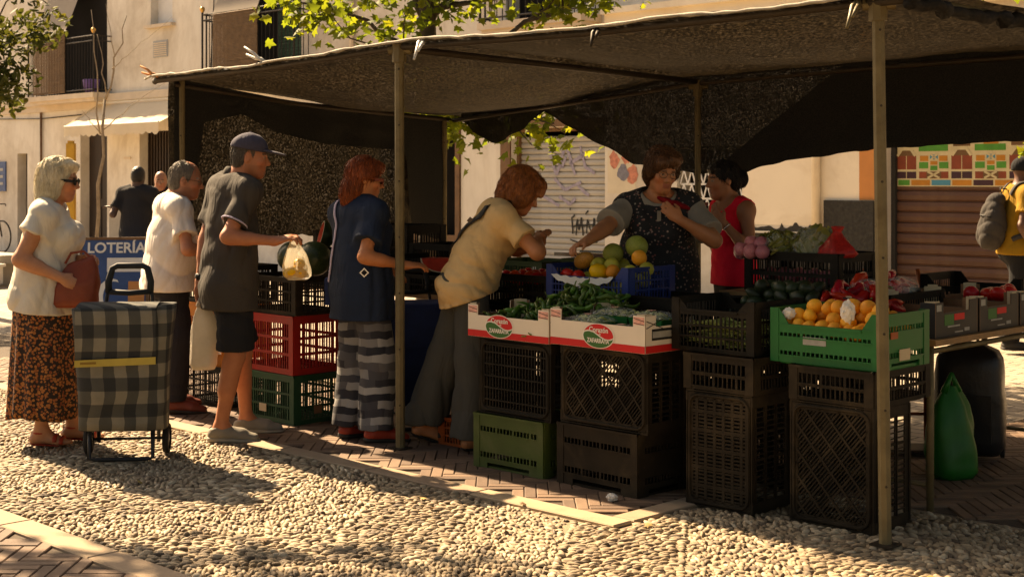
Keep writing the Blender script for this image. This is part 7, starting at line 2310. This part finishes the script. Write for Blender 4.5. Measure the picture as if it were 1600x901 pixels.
# ---- the man in the white T-shirt
p = person(dict(loc=(-2.257, 9.5, 0), label='balding grey-haired man with glasses in a white T-shirt behind the man in the cap', k=1.0, fat=1.12, belly=.04, neckr=.062,
    pelvis=(-.035, 0, .90), neck=(-.01, 0, 1.405), hipyaw=25, shyaw=28, head=(.085, -.01, 1.535), headyaw=4, headpitch=10, skin=(.44, .19, .11), stubble=True, brow=(.2, .17, .14),
    wristR=(.24, -.02, 1.07), elhintR=(.2, -.5, -1), wristL=(.20, .20, 1.02), elhintL=(-.4, .3, -1), ankleR=(.03, -.12, .09), ankleL=(-.06, .14, .09), footyawR=10, footyawL=20))
shirt(p, 'cotton_white', .020, .66, .80, .018, [((1, .4, .10), .15, .006), ((.5, .2, .9), .19, .008), ((.7, .3, -.6), .08, .003)], .022, .016, .006, .012, seed=9)
legs(p, 'dark_blue_trousers', 2.02, .020, .012, .01, .10, [((.2, .2, 1), .10, .004)])
shoes(p, 'shoe_maroon', 'shoe_dark', k2=1.05)
hp, A, hk = p['hp'], p['A'], p['hk']
hair(p, 'hair_grey', [ell(hp(-.020, 0, .030), (.101, .083, .098), A, .02), ell(hp(-.050, 0, -.03), (.060, .076, .07), A, .03)], [sub(hp(.115, 0, -.03), (.105, .10, .15), A, .02), sub(hp(.06, 0, .13), (.085, .055, .05), A, .02), sub(hp(-.008, .085, -.02), (.024, .03, .04), A, .01), sub(hp(-.008, -.085, -.02), (.024, .03, .04), A, .01)], .002, [(hp(-.03, 0, -.075), -p['u'])], wl=.02)
glasses(p, False, 'wire_frame', .024)

hair_mat('hair_short_grey', (.06, .048, .038), (.22, .19, .155), (1, 1, 1))
# ---- the man in the cap
p = person(dict(loc=(-1.64, 8.40, 0), label='tall man in navy cap, grey polo and dark shorts holding up a bag of lemons', k=1.06, fat=1.04,
    pelvis=(-.03, 0, .955), neck=(.0, 0, 1.535), hipyaw=32, shyaw=38, head=(.100, -.03, 1.672), headyaw=6, headpitch=6, skin=(.42, .165, .085), stubble=True, shw=.185, legr=.98, armr=1.0,
    wristR=(.275, -.20, 1.185), elhintR=(-.3, -.4, -1), hdirR=(.9, 0, .22), hnormR=(.1, .3, -1), gripR=.55, wristL=(-.215, .03, .905), elhintL=(-1, .4, 0), hdirL=(.06, -.02, -1), hnormL=(.6, -.6, 0), gripL=.75,
    ankleR=(-.075, -.03, .088), ankleL=(.02, .26, .088), footyawR=4, footyawL=14, kneeR=(1, .2, 0), kneeL=(1, .2, 0)))
shirt(p, 'polo_grey', .018, .70, .775, .012, [((1, .5, .05), .12, .009), ((.5, .3, .9), .22, .006), ((.8, .3, -.4), .07, .002)], .020, .014, .004, .014, 'polo_shirt', seed=14)
P, N, sd = p['P'], p['N'], p['sd']
F = Field([cap(N - sd * .012 + p['sf'] * .004, N + sd * .030 - p['sf'] * .004, .074, .068, .01)], .007); F.add(sub(N + sd * .06 + p['sf'] * .03, (.072, .060, .09), [p['sf'], p['sl'], sd], .01)); F.add(sub(N + p['sf'] * .10 + sd * .02, (.06, .022, .09), [p['sf'], p['sl'], sd], .01)); wear(p, 'collar', F, 'polo_grey')
A_, E_, W_ = p['J']['R']; c0 = A_ + (E_ - A_) * .69; d = unit(E_ - A_); x = unit(np.cross(d, V3(0, 0, 1))); y = np.cross(d, x)
mb = MB(); mb.tube([c0 + (x * math.cos(a) + y * math.sin(a)) * .077 for a in [2 * PI * i / 20 for i in range(20)]], .005, 6, closed=True); mb.obj('sleeve_trim', 'lilac_cloth', p['ob'], True)
legs(p, 'dark_shorts', .92, .022, .020, 0, .10, [((.2, .2, 1), .09, .004)], 'shorts')
shoes(p, 'shoe_grey', 'sole_pale', k2=1.0)
hp, A = p['hp'], p['A']
hair(p, 'hair_short_grey', [ell(hp(-.016, 0, .024), (.0965, .0785, .094), A, .02), ell(hp(-.045, 0, -.025), (.056, .070, .066), A, .03)], [sub(hp(.115, 0, -.03), (.105, .10, .15), A, .02), sub(hp(-.006, .085, -.02), (.026, .03, .045), A, .01), sub(hp(-.006, -.085, -.02), (.026, .03, .045), A, .01)], .001, [(hp(-.03, 0, -.07), -p['u'])])
cp = hair(p, 'cap_navy', [ell(hp(-.012, 0, .045), (.112, .092, .098), A, .01)], (), .0015, [(hp(0, 0, .040), -(p['u'] + p['f'] * .10))], name='cap', wl=.09)
F = Field([ell(hp(.125, 0, .040), (.085, .075, .010), [unit(p['f'] - p['u'] * .12), p['l'], unit(p['u'] + p['f'] * .12)], .01)], .005); F.add(sub(hp(-.02, 0, .02), (.110, .085, .09), A, .004)); V_, Q_ = F.mesh(); link('brim', np_mesh('brim', V_, Q_, 'cap_navy'), cp)
mb = MB(); mb.lathe([(0, -.003), (.009, 0), (.006, .006), (0, .007)], 10, hp(-.012, 0, .142)); mb.obj('button', 'cap_navy', cp, True)
_, E_, W_ = p['J']['L']; d = unit(W_ - E_); x = unit(np.cross(d, V3(0, 0, 1)) + V3(.01, 0, 0)); y = np.cross(d, x); c0 = W_ - d * .035
mb = MB(); mb.lathe([(.031, -.014), (.034, -.012), (.034, .012), (.031, .014)], 18, c0, 0, Matrix([list(x), list(y), list(d)]).transposed()); mb.box(c0 - V3(0, .034, 0), (.034, .008, .034)); mb.obj('wristwatch', 'watch_black', p['ob'], True)
# the bags he holds
LOC = V3(-1.64, 8.40, 0)
hx = LOC + p['J']['R'][2] + unit(V3(.9, 0, .22)) * .09
t = empty('bag_of_lemons', (hx[0] + .02, hx[1], hx[2] - .245)); tag(t, 'thin white plastic bag of lemons hanging from the man’s raised hand', 'bag')
mb = MB(); n, N = 26, 12
for i in range(N + 1):
    v = i / N; w = float(np.interp(v, [0, .08, .3, .6, .85, 1], [.055, .078, .085, .055, .025, .014]))
    for k in range(n):
        a = 2 * PI * k / n; q = 1 + .10 * math.sin(6 * a) * v + .10 * mnoise.noise(Vector((math.cos(a) * 2, math.sin(a) * 2, v * 4)))
        mb.v.append((w * q * math.cos(a) - .02 * v + .02, w * .75 * q * math.sin(a), .255 * v))
for i in range(N):
    for k in range(n): mb.f.append((i * n + k, i * n + (k + 1) % n, (i + 1) * n + (k + 1) % n, (i + 1) * n + k))
mb.f.append(tuple(range(n - 1, -1, -1))); mb.m = [0] * len(mb.f);
def thin_bag():
    m, nt, b = new_mat('thin_bag')
    b.inputs['Base Color'].default_value = (.82, .78, .66, 1); b.inputs['Roughness'].default_value = .35
    tl = nt.nodes.new('ShaderNodeBsdfTranslucent'); tl.inputs['Color'].default_value = (.85, .80, .66, 1)
    tp = nt.nodes.new('ShaderNodeBsdfTransparent')
    m1 = nt.nodes.new('ShaderNodeMixShader'); m1.inputs[0].default_value = .55; m2 = nt.nodes.new('ShaderNodeMixShader'); m2.inputs[0].default_value = .62
    nt.links.new(b.outputs[0], m1.inputs[1]); nt.links.new(tl.outputs[0], m1.inputs[2]); nt.links.new(m1.outputs[0], m2.inputs[1]); nt.links.new(tp.outputs[0], m2.inputs[2])
    _bump(nt, b, _noise(nt, _coord(nt), 30, 3), .5, .01)
    nt.links.new(m2.outputs[0], nt.nodes['Material Output'].inputs['Surface'])
thin_bag()
mb.obj('sack', 'thin_bag', t, True)
for (x, y, z) in ((-.04, -.01, .042), (.032, -.02, .040), (.0, .03, .045), (.02, -.02, .095), (-.015, -.035, .05)):
    o = put('lemon', M_lem, (hx[0] + .02 + x + .015, hx[1] + y, hx[2] - .245 + z), .031, 'yellow lemon inside the thin bag held by the man in the cap', 'lemon', 'lemons in the thin bag')
hx = LOC + p['J']['L'][2] + V3(.01, -.01, -.08)
carrier_bag((hx[0] + .02, hx[1] - .02, hx[2] - .43), .165, .11, .40, 'bag_white', 'white carrier bag hanging from the lowered hand of the man in the cap', .3, True, 'plastic_bag', 7)

# ---- the woman in the navy blouse
p = person(dict(loc=(-.886, 8.45, 0), label='woman in navy blouse and striped trousers with clipped-back hair beside the front middle pole', woman=True, k=.985, fat=1.10, bust=.068,
    pelvis=(-.01, 0, .90), neck=(-.03, 0, 1.395), hipyaw=40, shyaw=42, head=(.015, -.015, 1.545), headyaw=14, headpitch=10, skin=(.52, .20, .085), lips=(.36, .08, .05),
    wristR=(.265, -.16, 1.04), elhintR=(-.3, -.5, -1), hdirR=(.95, .1, .0), hnormR=(0, .3, -1), gripR=.3, wristL=(.12, .26, 1.0), elhintL=(-.5, .6, -.6), ankleR=(.085, -.10, .085), ankleL=(-.085, .05, .085), footyawR=20, footyawL=45))
shirt(p, 'navy_blouse', .022, .66, .715, .022, [((1, .4, .08), .13, .009), ((.4, .2, .9), .22, .006), ((.8, .2, -.5), .08, .003)], .026, .022, .008, .02, 'blouse', seed=23)
legs(p, 'striped_trousers', 2.02, .026, .034, .022, .10, [((1, .3, .05), .11, .008, (.9, .2)), ((.2, .6, .4), .16, .006)], seed=6)
shoes(p, 'sandal_red', 'shoe_dark', True, .95)
hp, A, hk = p['hp'], p['A'], p['hk']
hr_ = hair(p, 'hair_auburn', [ell(hp(-.018, 0, .036), (.107, .088, .101), A, .02), ell(hp(-.050, .0, -.055), (.062, .080, .095), A, .04), ell(hp(-.090, -.005, -.115), (.042, .055, .085), [unit(p['f'] + p['u'] * .25), p['l'], unit(p['u'] - p['f'] * .25)], .03), ell(hp(.065, 0, .075), (.045, .060, .040), A, .03), ell(hp(-.005, .075, -.01), (.035, .02, .05), A, .02), ell(hp(-.005, -.075, .02), (.035, .02, .03), A, .02)], [sub(hp(.115, 0, -.055), (.082, .085, .092), A, .02), sub(hp(.02, -.095, -.045), (.045, .03, .05), A, .012)], .0025, wl=.022)
mb = MB()
for i in range(7): mb.box(hp(-.105 + .004 * i, -.055 + .018 * i, .028 - .002 * i), (.016, .010, .022))
mb.obj('hair_clip', 'leather_red', hr_)
glasses(p, True, 'leather_red', .029)
F = p['shirtF']
t = empty('shoulder_bag', (-.886, 8.45, 0)); tag(t, 'slim shoulder bag worn by the woman in the navy blouse', 'bag')
o, sn = shirt_strip(p, [(-.125, .02, 1.385), (-.17, -.06, 1.28), (-.18, -.05, 1.1), (-.18, -.02, .93)], .022, 'strap', 'lilac_cloth', t)
mb = MB(); e = sn[-1]; mb.box((e[0] + .0, e[1] + .10, e[2] - .06), (.05, .15, .16)); mb.box((e[0] + .0, e[1] + .10, e[2] - .02), (.056, .156, .07)); mb.obj('body', 'navy_cloth', t)
q = F.snap((.03, -.19, 1.00), .005); mb = MB(); mb.box(q, (.040, .004, .040), 0, Matrix.Rotation(R(45), 3, 'Y')); bd = mb.obj('buckle_patch', 'silver', p['ob']); mb = MB(); mb.box(q - np.array([0, .003, 0]), (.026, .004, .026), 0, Matrix.Rotation(R(45), 3, 'Y')); mb.obj('patch_centre', 'black_cloth', bd)
_, E_, W_ = p['J']['R']; d = unit(W_ - E_); x = unit(np.cross(d, V3(0, 0, 1))); y = np.cross(d, x)
mb = MB(); mb.tube([W_ - d * .02 + (x * math.cos(a) + y * math.sin(a)) * .030 for a in [2 * PI * i / 14 for i in range(14)]], .003, 5, closed=True); mb.obj('bracelet', 'silver', p['ob'], True)

# ---- the leaning woman in beige
p = person(dict(loc=(-.39, 8.2, 0), label='woman in beige T-shirt with black strap leaning over the stall, elbows on the crates', woman=True, k=1.0, fat=1.08, bust=.066, armr=1.12,
    pelvis=(.135, 0, .955), neck=(.325, .03, 1.375), hipyaw=10, shyaw=14, head=(.445, .03, 1.470), headyaw=10, headpitch=30, skin=(.50, .20, .085), hk=1.0,
    wristR=(.54, .01, 1.175), elhintR=(1, -.5, -1), hdirR=(-.1, .7, .45), hnormR=(.5, .3, -.6), gripR=.6, wristL=(.56, .13, 1.17), elhintL=(1, .4, -1), hdirL=(.1, -.5, .5), hnormL=(.5, -.4, -.4), gripL=.6,
    ankleR=(.165, -.11, .085), ankleL=(-.13, .12, .125), footyawR=10, footyawL=12, kneeR=(1, 0, 0), kneeL=(1, .1, 0)))
shirt(p, 'beige_tee', .016, .62, .845, .012, [((.62, .1, .78), .075, .010, (1.32, .95)), ((.45, .1, .9), .13, .008, (1.4, 1.0)), ((.9, .2, .2), .18, .005)], .018, .014, .034, .03, 'tee_shirt', (.35, 0), seed=31, vox=.0075)
legs(p, 'grey_trousers', 2.02, .024, .060, .030, .06, [((1, .3, .05), .16, .009, (.95, .3)), ((.2, .6, .5), .2, .006)], seed=12)
sandals(p, 'shoe_dark')
hp, A, hk = p['hp'], p['A'], p['hk']
hair(p, 'hair_brown', [ell(hp(-.022, 0, .040), (.118, .100, .108), A, .02), ell(hp(-.055, 0, -.045), (.078, .092, .098), A, .04), ell(hp(.010, .078, -.020), (.060, .030, .075), A, .03), ell(hp(.005, -.080, -.020), (.065, .030, .075), A, .03), ell(hp(.062, -.02, .088), (.055, .062, .038), A, .03), ell(hp(.085, -.05, .045), (.03, .025, .04), A, .02)], [sub(hp(.125, 0, -.060), (.080, .085, .085), A, .02)], .0055, wl=.034, seed=8, nstr=1600, curl=.7, slen=.06)
t = empty('shoulder_bag', (-.39, 8.2, 0)); tag(t, 'black strap bag slung across the back of the leaning woman', 'bag')
N, sd, sl, sf = p['N'], p['sd'], p['sl'], p['sf']
o, sn = shirt_strip(p, [N + sf * .10 - sl * .10 - sd * .05, N - sl * .115 + sd * .03, N - sf * .09 - sl * .08 - sd * .08, N - sf * .14 + sl * .0 - sd * .22, N - sf * .13 + sl * .10 - sd * .34, N - sf * .02 + sl * .18 - sd * .42], .042, 'strap', 'strap_black', t, .008)
mb = MB(); e = N + sf * .12 + sl * .17 - sd * .50; mb.box(e, (.09, .20, .18)); mb.box(e + V3(.0, 0, .05), (.096, .206, .09)); mb.obj('body', 'strap_black', t)
q = sn[20]; mb = MB(); mb.box(q, (.05, .012, .03), 0, Matrix.Rotation(R(40), 3, 'Y')); mb.obj('buckle', 'wire_frame', t)

# ---- the vendor in the flowered apron
p = person(dict(loc=(.851, 8.224, 0), label='vendor with glasses in dark flowered apron vest, one hand at her collar', woman=True, k=.99, fat=1.17, bust=.080, armr=1.10, shw=.19,
    pelvis=(.0, .04, .94), neck=(.0, .03, 1.435), hipyaw=-96, shyaw=-95, head=(.012, -.04, 1.590), headyaw=-72, headpitch=16, headroll=-4, hk=1.0, skin=(.42, .18, .085), brow=(.10, .05, .03),
    wristR=(-.45, -.40, 1.19), elhintR=(-.1, 0, -1), hdirR=(-.75, -.5, -.25), hnormR=(.1, -.2, -1), gripR=.6, wristL=(.09, -.25, 1.315), elhintL=(1, .0, -.8), hdirL=(-.75, .0, .62), hnormL=(0, 1, .1), curlL=.7, gripL=.3,
    ankleL=(.12, .04, .085), ankleR=(-.12, .04, .085)))
shirt(p, 'vest_grey', .012, .78, .80, .0, [((.2, 1, .3), .2, .004)], .022, .022, .012, .03, 'shirt', seed=41)
shirt(p, 'apron_print', .024, .12, .62, .02, [((1, .2, .1), .18, .006), ((.3, .4, .9), .15, .005)], .016, 0, .020, .055, 'apron', sleeves='', seed=42)
legs(p, 'dark_blue_trousers', 2.0, .02, .01, .01); shoes(p, 'shoe_dark', 'shoe_dark')
N, sd, sl, sf = p['N'], p['sd'], p['sl'], p['sf']
F = Field([ell(N + sl * .085 + sf * .075 - sd * .03, (.105, .060, .020), [unit(sl * .9 - sd * .35), sf, unit(sd + sl * .35)], .02), ell(N + sl * .05 - sf * .02 + sd * .01, (.06, .07, .03), [sl, sf, sd], .02)], .007); F.fold([((1, .2, .5), .05, .008), ((.2, 1, .5), .07, .006)], 3); wear(p, 'red_cloth', F, 'red_scarf')
mb = MB(); q = p['shirtF'].snap(N + sf * .2 - sd * .10, .004); mb.box(q, (.022, .004, .09)); mb.obj('zip', 'vest_grey', p['ob'])
hp, A, hk = p['hp'], p['A'], p['hk']
hair(p, 'hair_chestnut', [ell(hp(-.020, 0, .040), (.113, .094, .106), A, .02), ell(hp(-.050, 0, -.04), (.070, .085, .080), A, .04), ell(hp(.060, .03, .085), (.055, .055, .040), A, .03), ell(hp(.060, -.045, .065), (.045, .040, .045), A, .03), ell(hp(-.0, .076, .0), (.045, .024, .05), A, .03), ell(hp(-.0, -.078, .0), (.045, .026, .055), A, .03)], [sub(hp(.122, 0, -.05), (.080, .080, .088), A, .02)], .0028, wl=.024, seed=3)
glasses(p, False, 'wire_frame', .025)

# ---- the woman in the red tank top
p = person(dict(loc=(1.41, 9.204, 0), label='woman in red tank top with dark hair in a bun, hands raised near her face', woman=True, k=.965, fat=1.0, bust=.07, armr=1.0,
    pelvis=(.03, 0, .90), neck=(.01, 0, 1.395), hipyaw=196, shyaw=205, head=(-.045, -.01, 1.535), headyaw=192, headpitch=4, skin=(.38, .165, .085), brow=(.02, .012, .01), lips=(.22, .05, .04),
    wristL=(-.075, -.22, 1.265), elhintL=(.6, -.2, -1), hdirL=(-.55, .1, .75), hnormL=(.6, .5, .1), gripL=.3, curlL=.4, wristR=(-.16, .05, 1.255), elhintR=(.3, .3, -1), hdirR=(-.15, 0, .95), hnormR=(.7, -.3, 0), gripR=.3,
    ankleL=(.05, -.09, .085), ankleR=(.03, .09, .085)))
shirt(p, 'tank_red', .010, .1, .86, .006, [((1, .3, .2), .12, .004), ((.3, .5, -.8), .07, .003)], .0, 0, .030, .05, 'tank_top', sleeves='', seed=51, armhole=True)
for s_ in (1, -1): pass
legs(p, 'black_cloth', 2.0, .016, .01, .0); shoes(p, 'shoe_dark', 'shoe_dark')
hp, A = p['hp'], p['A']
hair(p, 'hair_dark', [ell(hp(-.018, 0, .034), (.103, .084, .099), A, .02), ell(hp(-.055, 0, -.015), (.058, .076, .07), A, .03), ell(hp(-.120, 0, .005), (.048, .050, .060), A, .015), ell(hp(.055, 0, .078), (.045, .055, .03), A, .03)], [sub(hp(.118, 0, -.045), (.085, .085, .095), A, .02), sub(hp(.0, .092, -.04), (.04, .03, .045), A, .01), sub(hp(.0, -.092, -.04), (.04, .03, .045), A, .01)], .0025, wl=.02)
_, E_, W_ = p['J']['L']; d = unit(W_ - E_); x = unit(np.cross(d, V3(0, 0, 1)) + V3(.01, .01, 0)); y = np.cross(d, x)
mb = MB(); mb.tube([W_ - d * .03 + (x * math.cos(a) + y * math.sin(a)) * .031 for a in [2 * PI * i / 14 for i in range(14)]], .004, 5, closed=True); mb.obj('bracelet', 'silver', p['ob'], True)

# ---- the passer-by with the backpack
p = person(dict(loc=(4.60, 12.9, 0), label='passer-by in dark cap and yellow T-shirt at the right edge with a backpack', k=1.02, vox=.010,
    pelvis=(-.02, 0, .92), neck=(.0, 0, 1.46), hipyaw=2, shyaw=4, head=(.05, 0, 1.615), headyaw=0, headpitch=2, skin=(.13, .062, .038), brow=(.01, .01, .01),
    wristR=(.06, -.24, .90), elhintR=(-1, -.3, 0), wristL=(.14, .24, .92), elhintL=(-1, .3, 0), ankleR=(-.12, -.09, .088), ankleL=(.16, .09, .088)))
shirt(p, 'yellow_tee', .018, .62, .86, .01, [((.3, 1, .3), .2, .006)], .022, .016, .004, .01, vox=.011)
legs(p, 'black_cloth', 2.02, .024, .012, .01, vox=.011); shoes(p, 'shoe_dark', 'shoe_dark')
hp, A = p['hp'], p['A']
hair(p, 'black_cloth', [ell(hp(-.014, 0, .035), (.110, .092, .098), A, .01), ell(hp(.09, 0, .05), (.05, .06, .012), A, .01)], [sub(hp(.125, 0, -.045), (.095, .085, .085), A, .01)], 0, [(hp(0, 0, .0), -p['u'])], name='cap', vox=.008)
t = empty('backpack', (4.60, 12.9, 0)); tag(t, 'grey backpack worn by the passer-by at the right edge', 'bag')
F = Field([ell((-.235, 0, 1.14), (.115, .155, .245), None, .02), ell((-.31, 0, 1.04), (.07, .125, .13), None, .03), ell((-.20, 0, 1.36), (.07, .10, .06), None, .04)], .010); F.fold([((.3, .2, 1), .12, .006), ((0, 1, .4), .15, .005)], 5)
V_, Q_ = F.mesh(); link('body', np_mesh('body', V_, Q_, 'pack_grey'), t)
for s_ in (-1, 1): shirt_strip(p, [(-.12, .10 * s_, 1.40), (-.02, .12 * s_, 1.50), (.10, .13 * s_, 1.38), (.12, .14 * s_, 1.22), (.02, .17 * s_, 1.06), (-.12, .16 * s_, 1.0)], .045, 'strap', 'pack_grey', t, .008)
mb = MB(); mb.tube([(-.30, -.13, 1.2), (-.36, -.02, 1.22), (-.30, .12, 1.2)], .006, 5); mb.tube([(-.16, 0, 1.40), (-.17, 0, 1.46), (-.11, 0, 1.45)], .008, 5); mb.obj('grab_loop', 'strap_black', t, True)

# ---- people far behind
p = person(dict(loc=(-4.48, 17.0, 0), label='man in dark T-shirt seen from behind with one arm held out, across the square', k=1.0, vox=.012,
    pelvis=(0, 0, .92), neck=(.0, 0, 1.43), hipyaw=80, shyaw=78, head=(.01, .02, 1.575), headyaw=85, headpitch=3, skin=(.10, .055, .036), brow=(.01, .01, .01), fat=1.05,
    wristL=(-.32, .18, 1.20), elhintL=(-.4, -.2, -1), hdirL=(-.9, .2, .15), wristR=(.28, .22, 1.1), elhintR=(.5, -.2, -1), ankleL=(-.10, 0, .09), ankleR=(.10, 0, .09)))
shirt(p, 'dark_tee', .018, .70, .82, .012, [((.3, 1, .3), .2, .006)], .022, .012, .004, .01, vox=.012); legs(p, 'black_cloth', 2.02, .024, .012, .01, vox=.012); shoes(p, 'shoe_dark', 'shoe_dark')
hp, A = p['hp'], p['A']
hair(p, 'hair_short_dark', [ell(hp(-.016, 0, .030), (.099, .081, .096), A, .02), ell(hp(-.04, 0, -.02), (.06, .074, .07), A, .03)], [sub(hp(.115, 0, -.03), (.105, .10, .15), A, .02)], .001, vox=.009)
p = person(dict(loc=(-4.62, 18.6, 0), label='bald man in dark clothes facing us behind the man in the dark T-shirt', k=.97, vox=.012,
    pelvis=(0, 0, .90), neck=(.0, 0, 1.39), hipyaw=-85, shyaw=-85, head=(.03, -.02, 1.52), headyaw=-80, headpitch=6, skin=(.36, .17, .10),
    wristL=(.22, -.12, .95), elhintL=(.6, .2, -.6), wristR=(-.22, -.12, .95), elhintR=(-.6, .2, -.6), ankleL=(.10, 0, .09), ankleR=(-.10, 0, .09)))
shirt(p, 'dark_tee', .018, .70, .82, .012, [((.3, 1, .3), .2, .006)], .022, .012, .004, .01, vox=.012); legs(p, 'dark_blue_trousers', 2.02, .024, .012, .01, vox=.012); shoes(p, 'shoe_dark', 'shoe_dark')
hp, A = p['hp'], p['A']
hair(p, 'hair_grey', [ell(hp(-.022, 0, .0), (.092, .083, .06), A, .02)], [sub(hp(.115, 0, -.0), (.11, .10, .15), A, .02), sub(hp(0, 0, .09), (.1, .066, .07), A, .02)], .001, vox=.009)

# ---- dry leaves blown onto the paving
mat('dry_leaf', (.22, .13, .045), .7, .35, 20, perobj=.4)
lv_, lf_ = leaf_proto(True)
dl = np_mesh('fallen_leaf', lv_, lf_, 'dry_leaf', False)
for i in range(22):
    a, b = random.uniform(-2.5, 4.0), random.uniform(-2.2, -.2)
    o = link('fallen_leaf', dl, None, S(a, b, .012), (random.gauss(0, .25), random.gauss(0, .25), random.uniform(0, 6)))
    o.scale = (random.uniform(.028, .05),) * 3
    tag(o, 'small dry leaf lying on the paving before the stall', 'leaf', 'dry leaves on the paving')
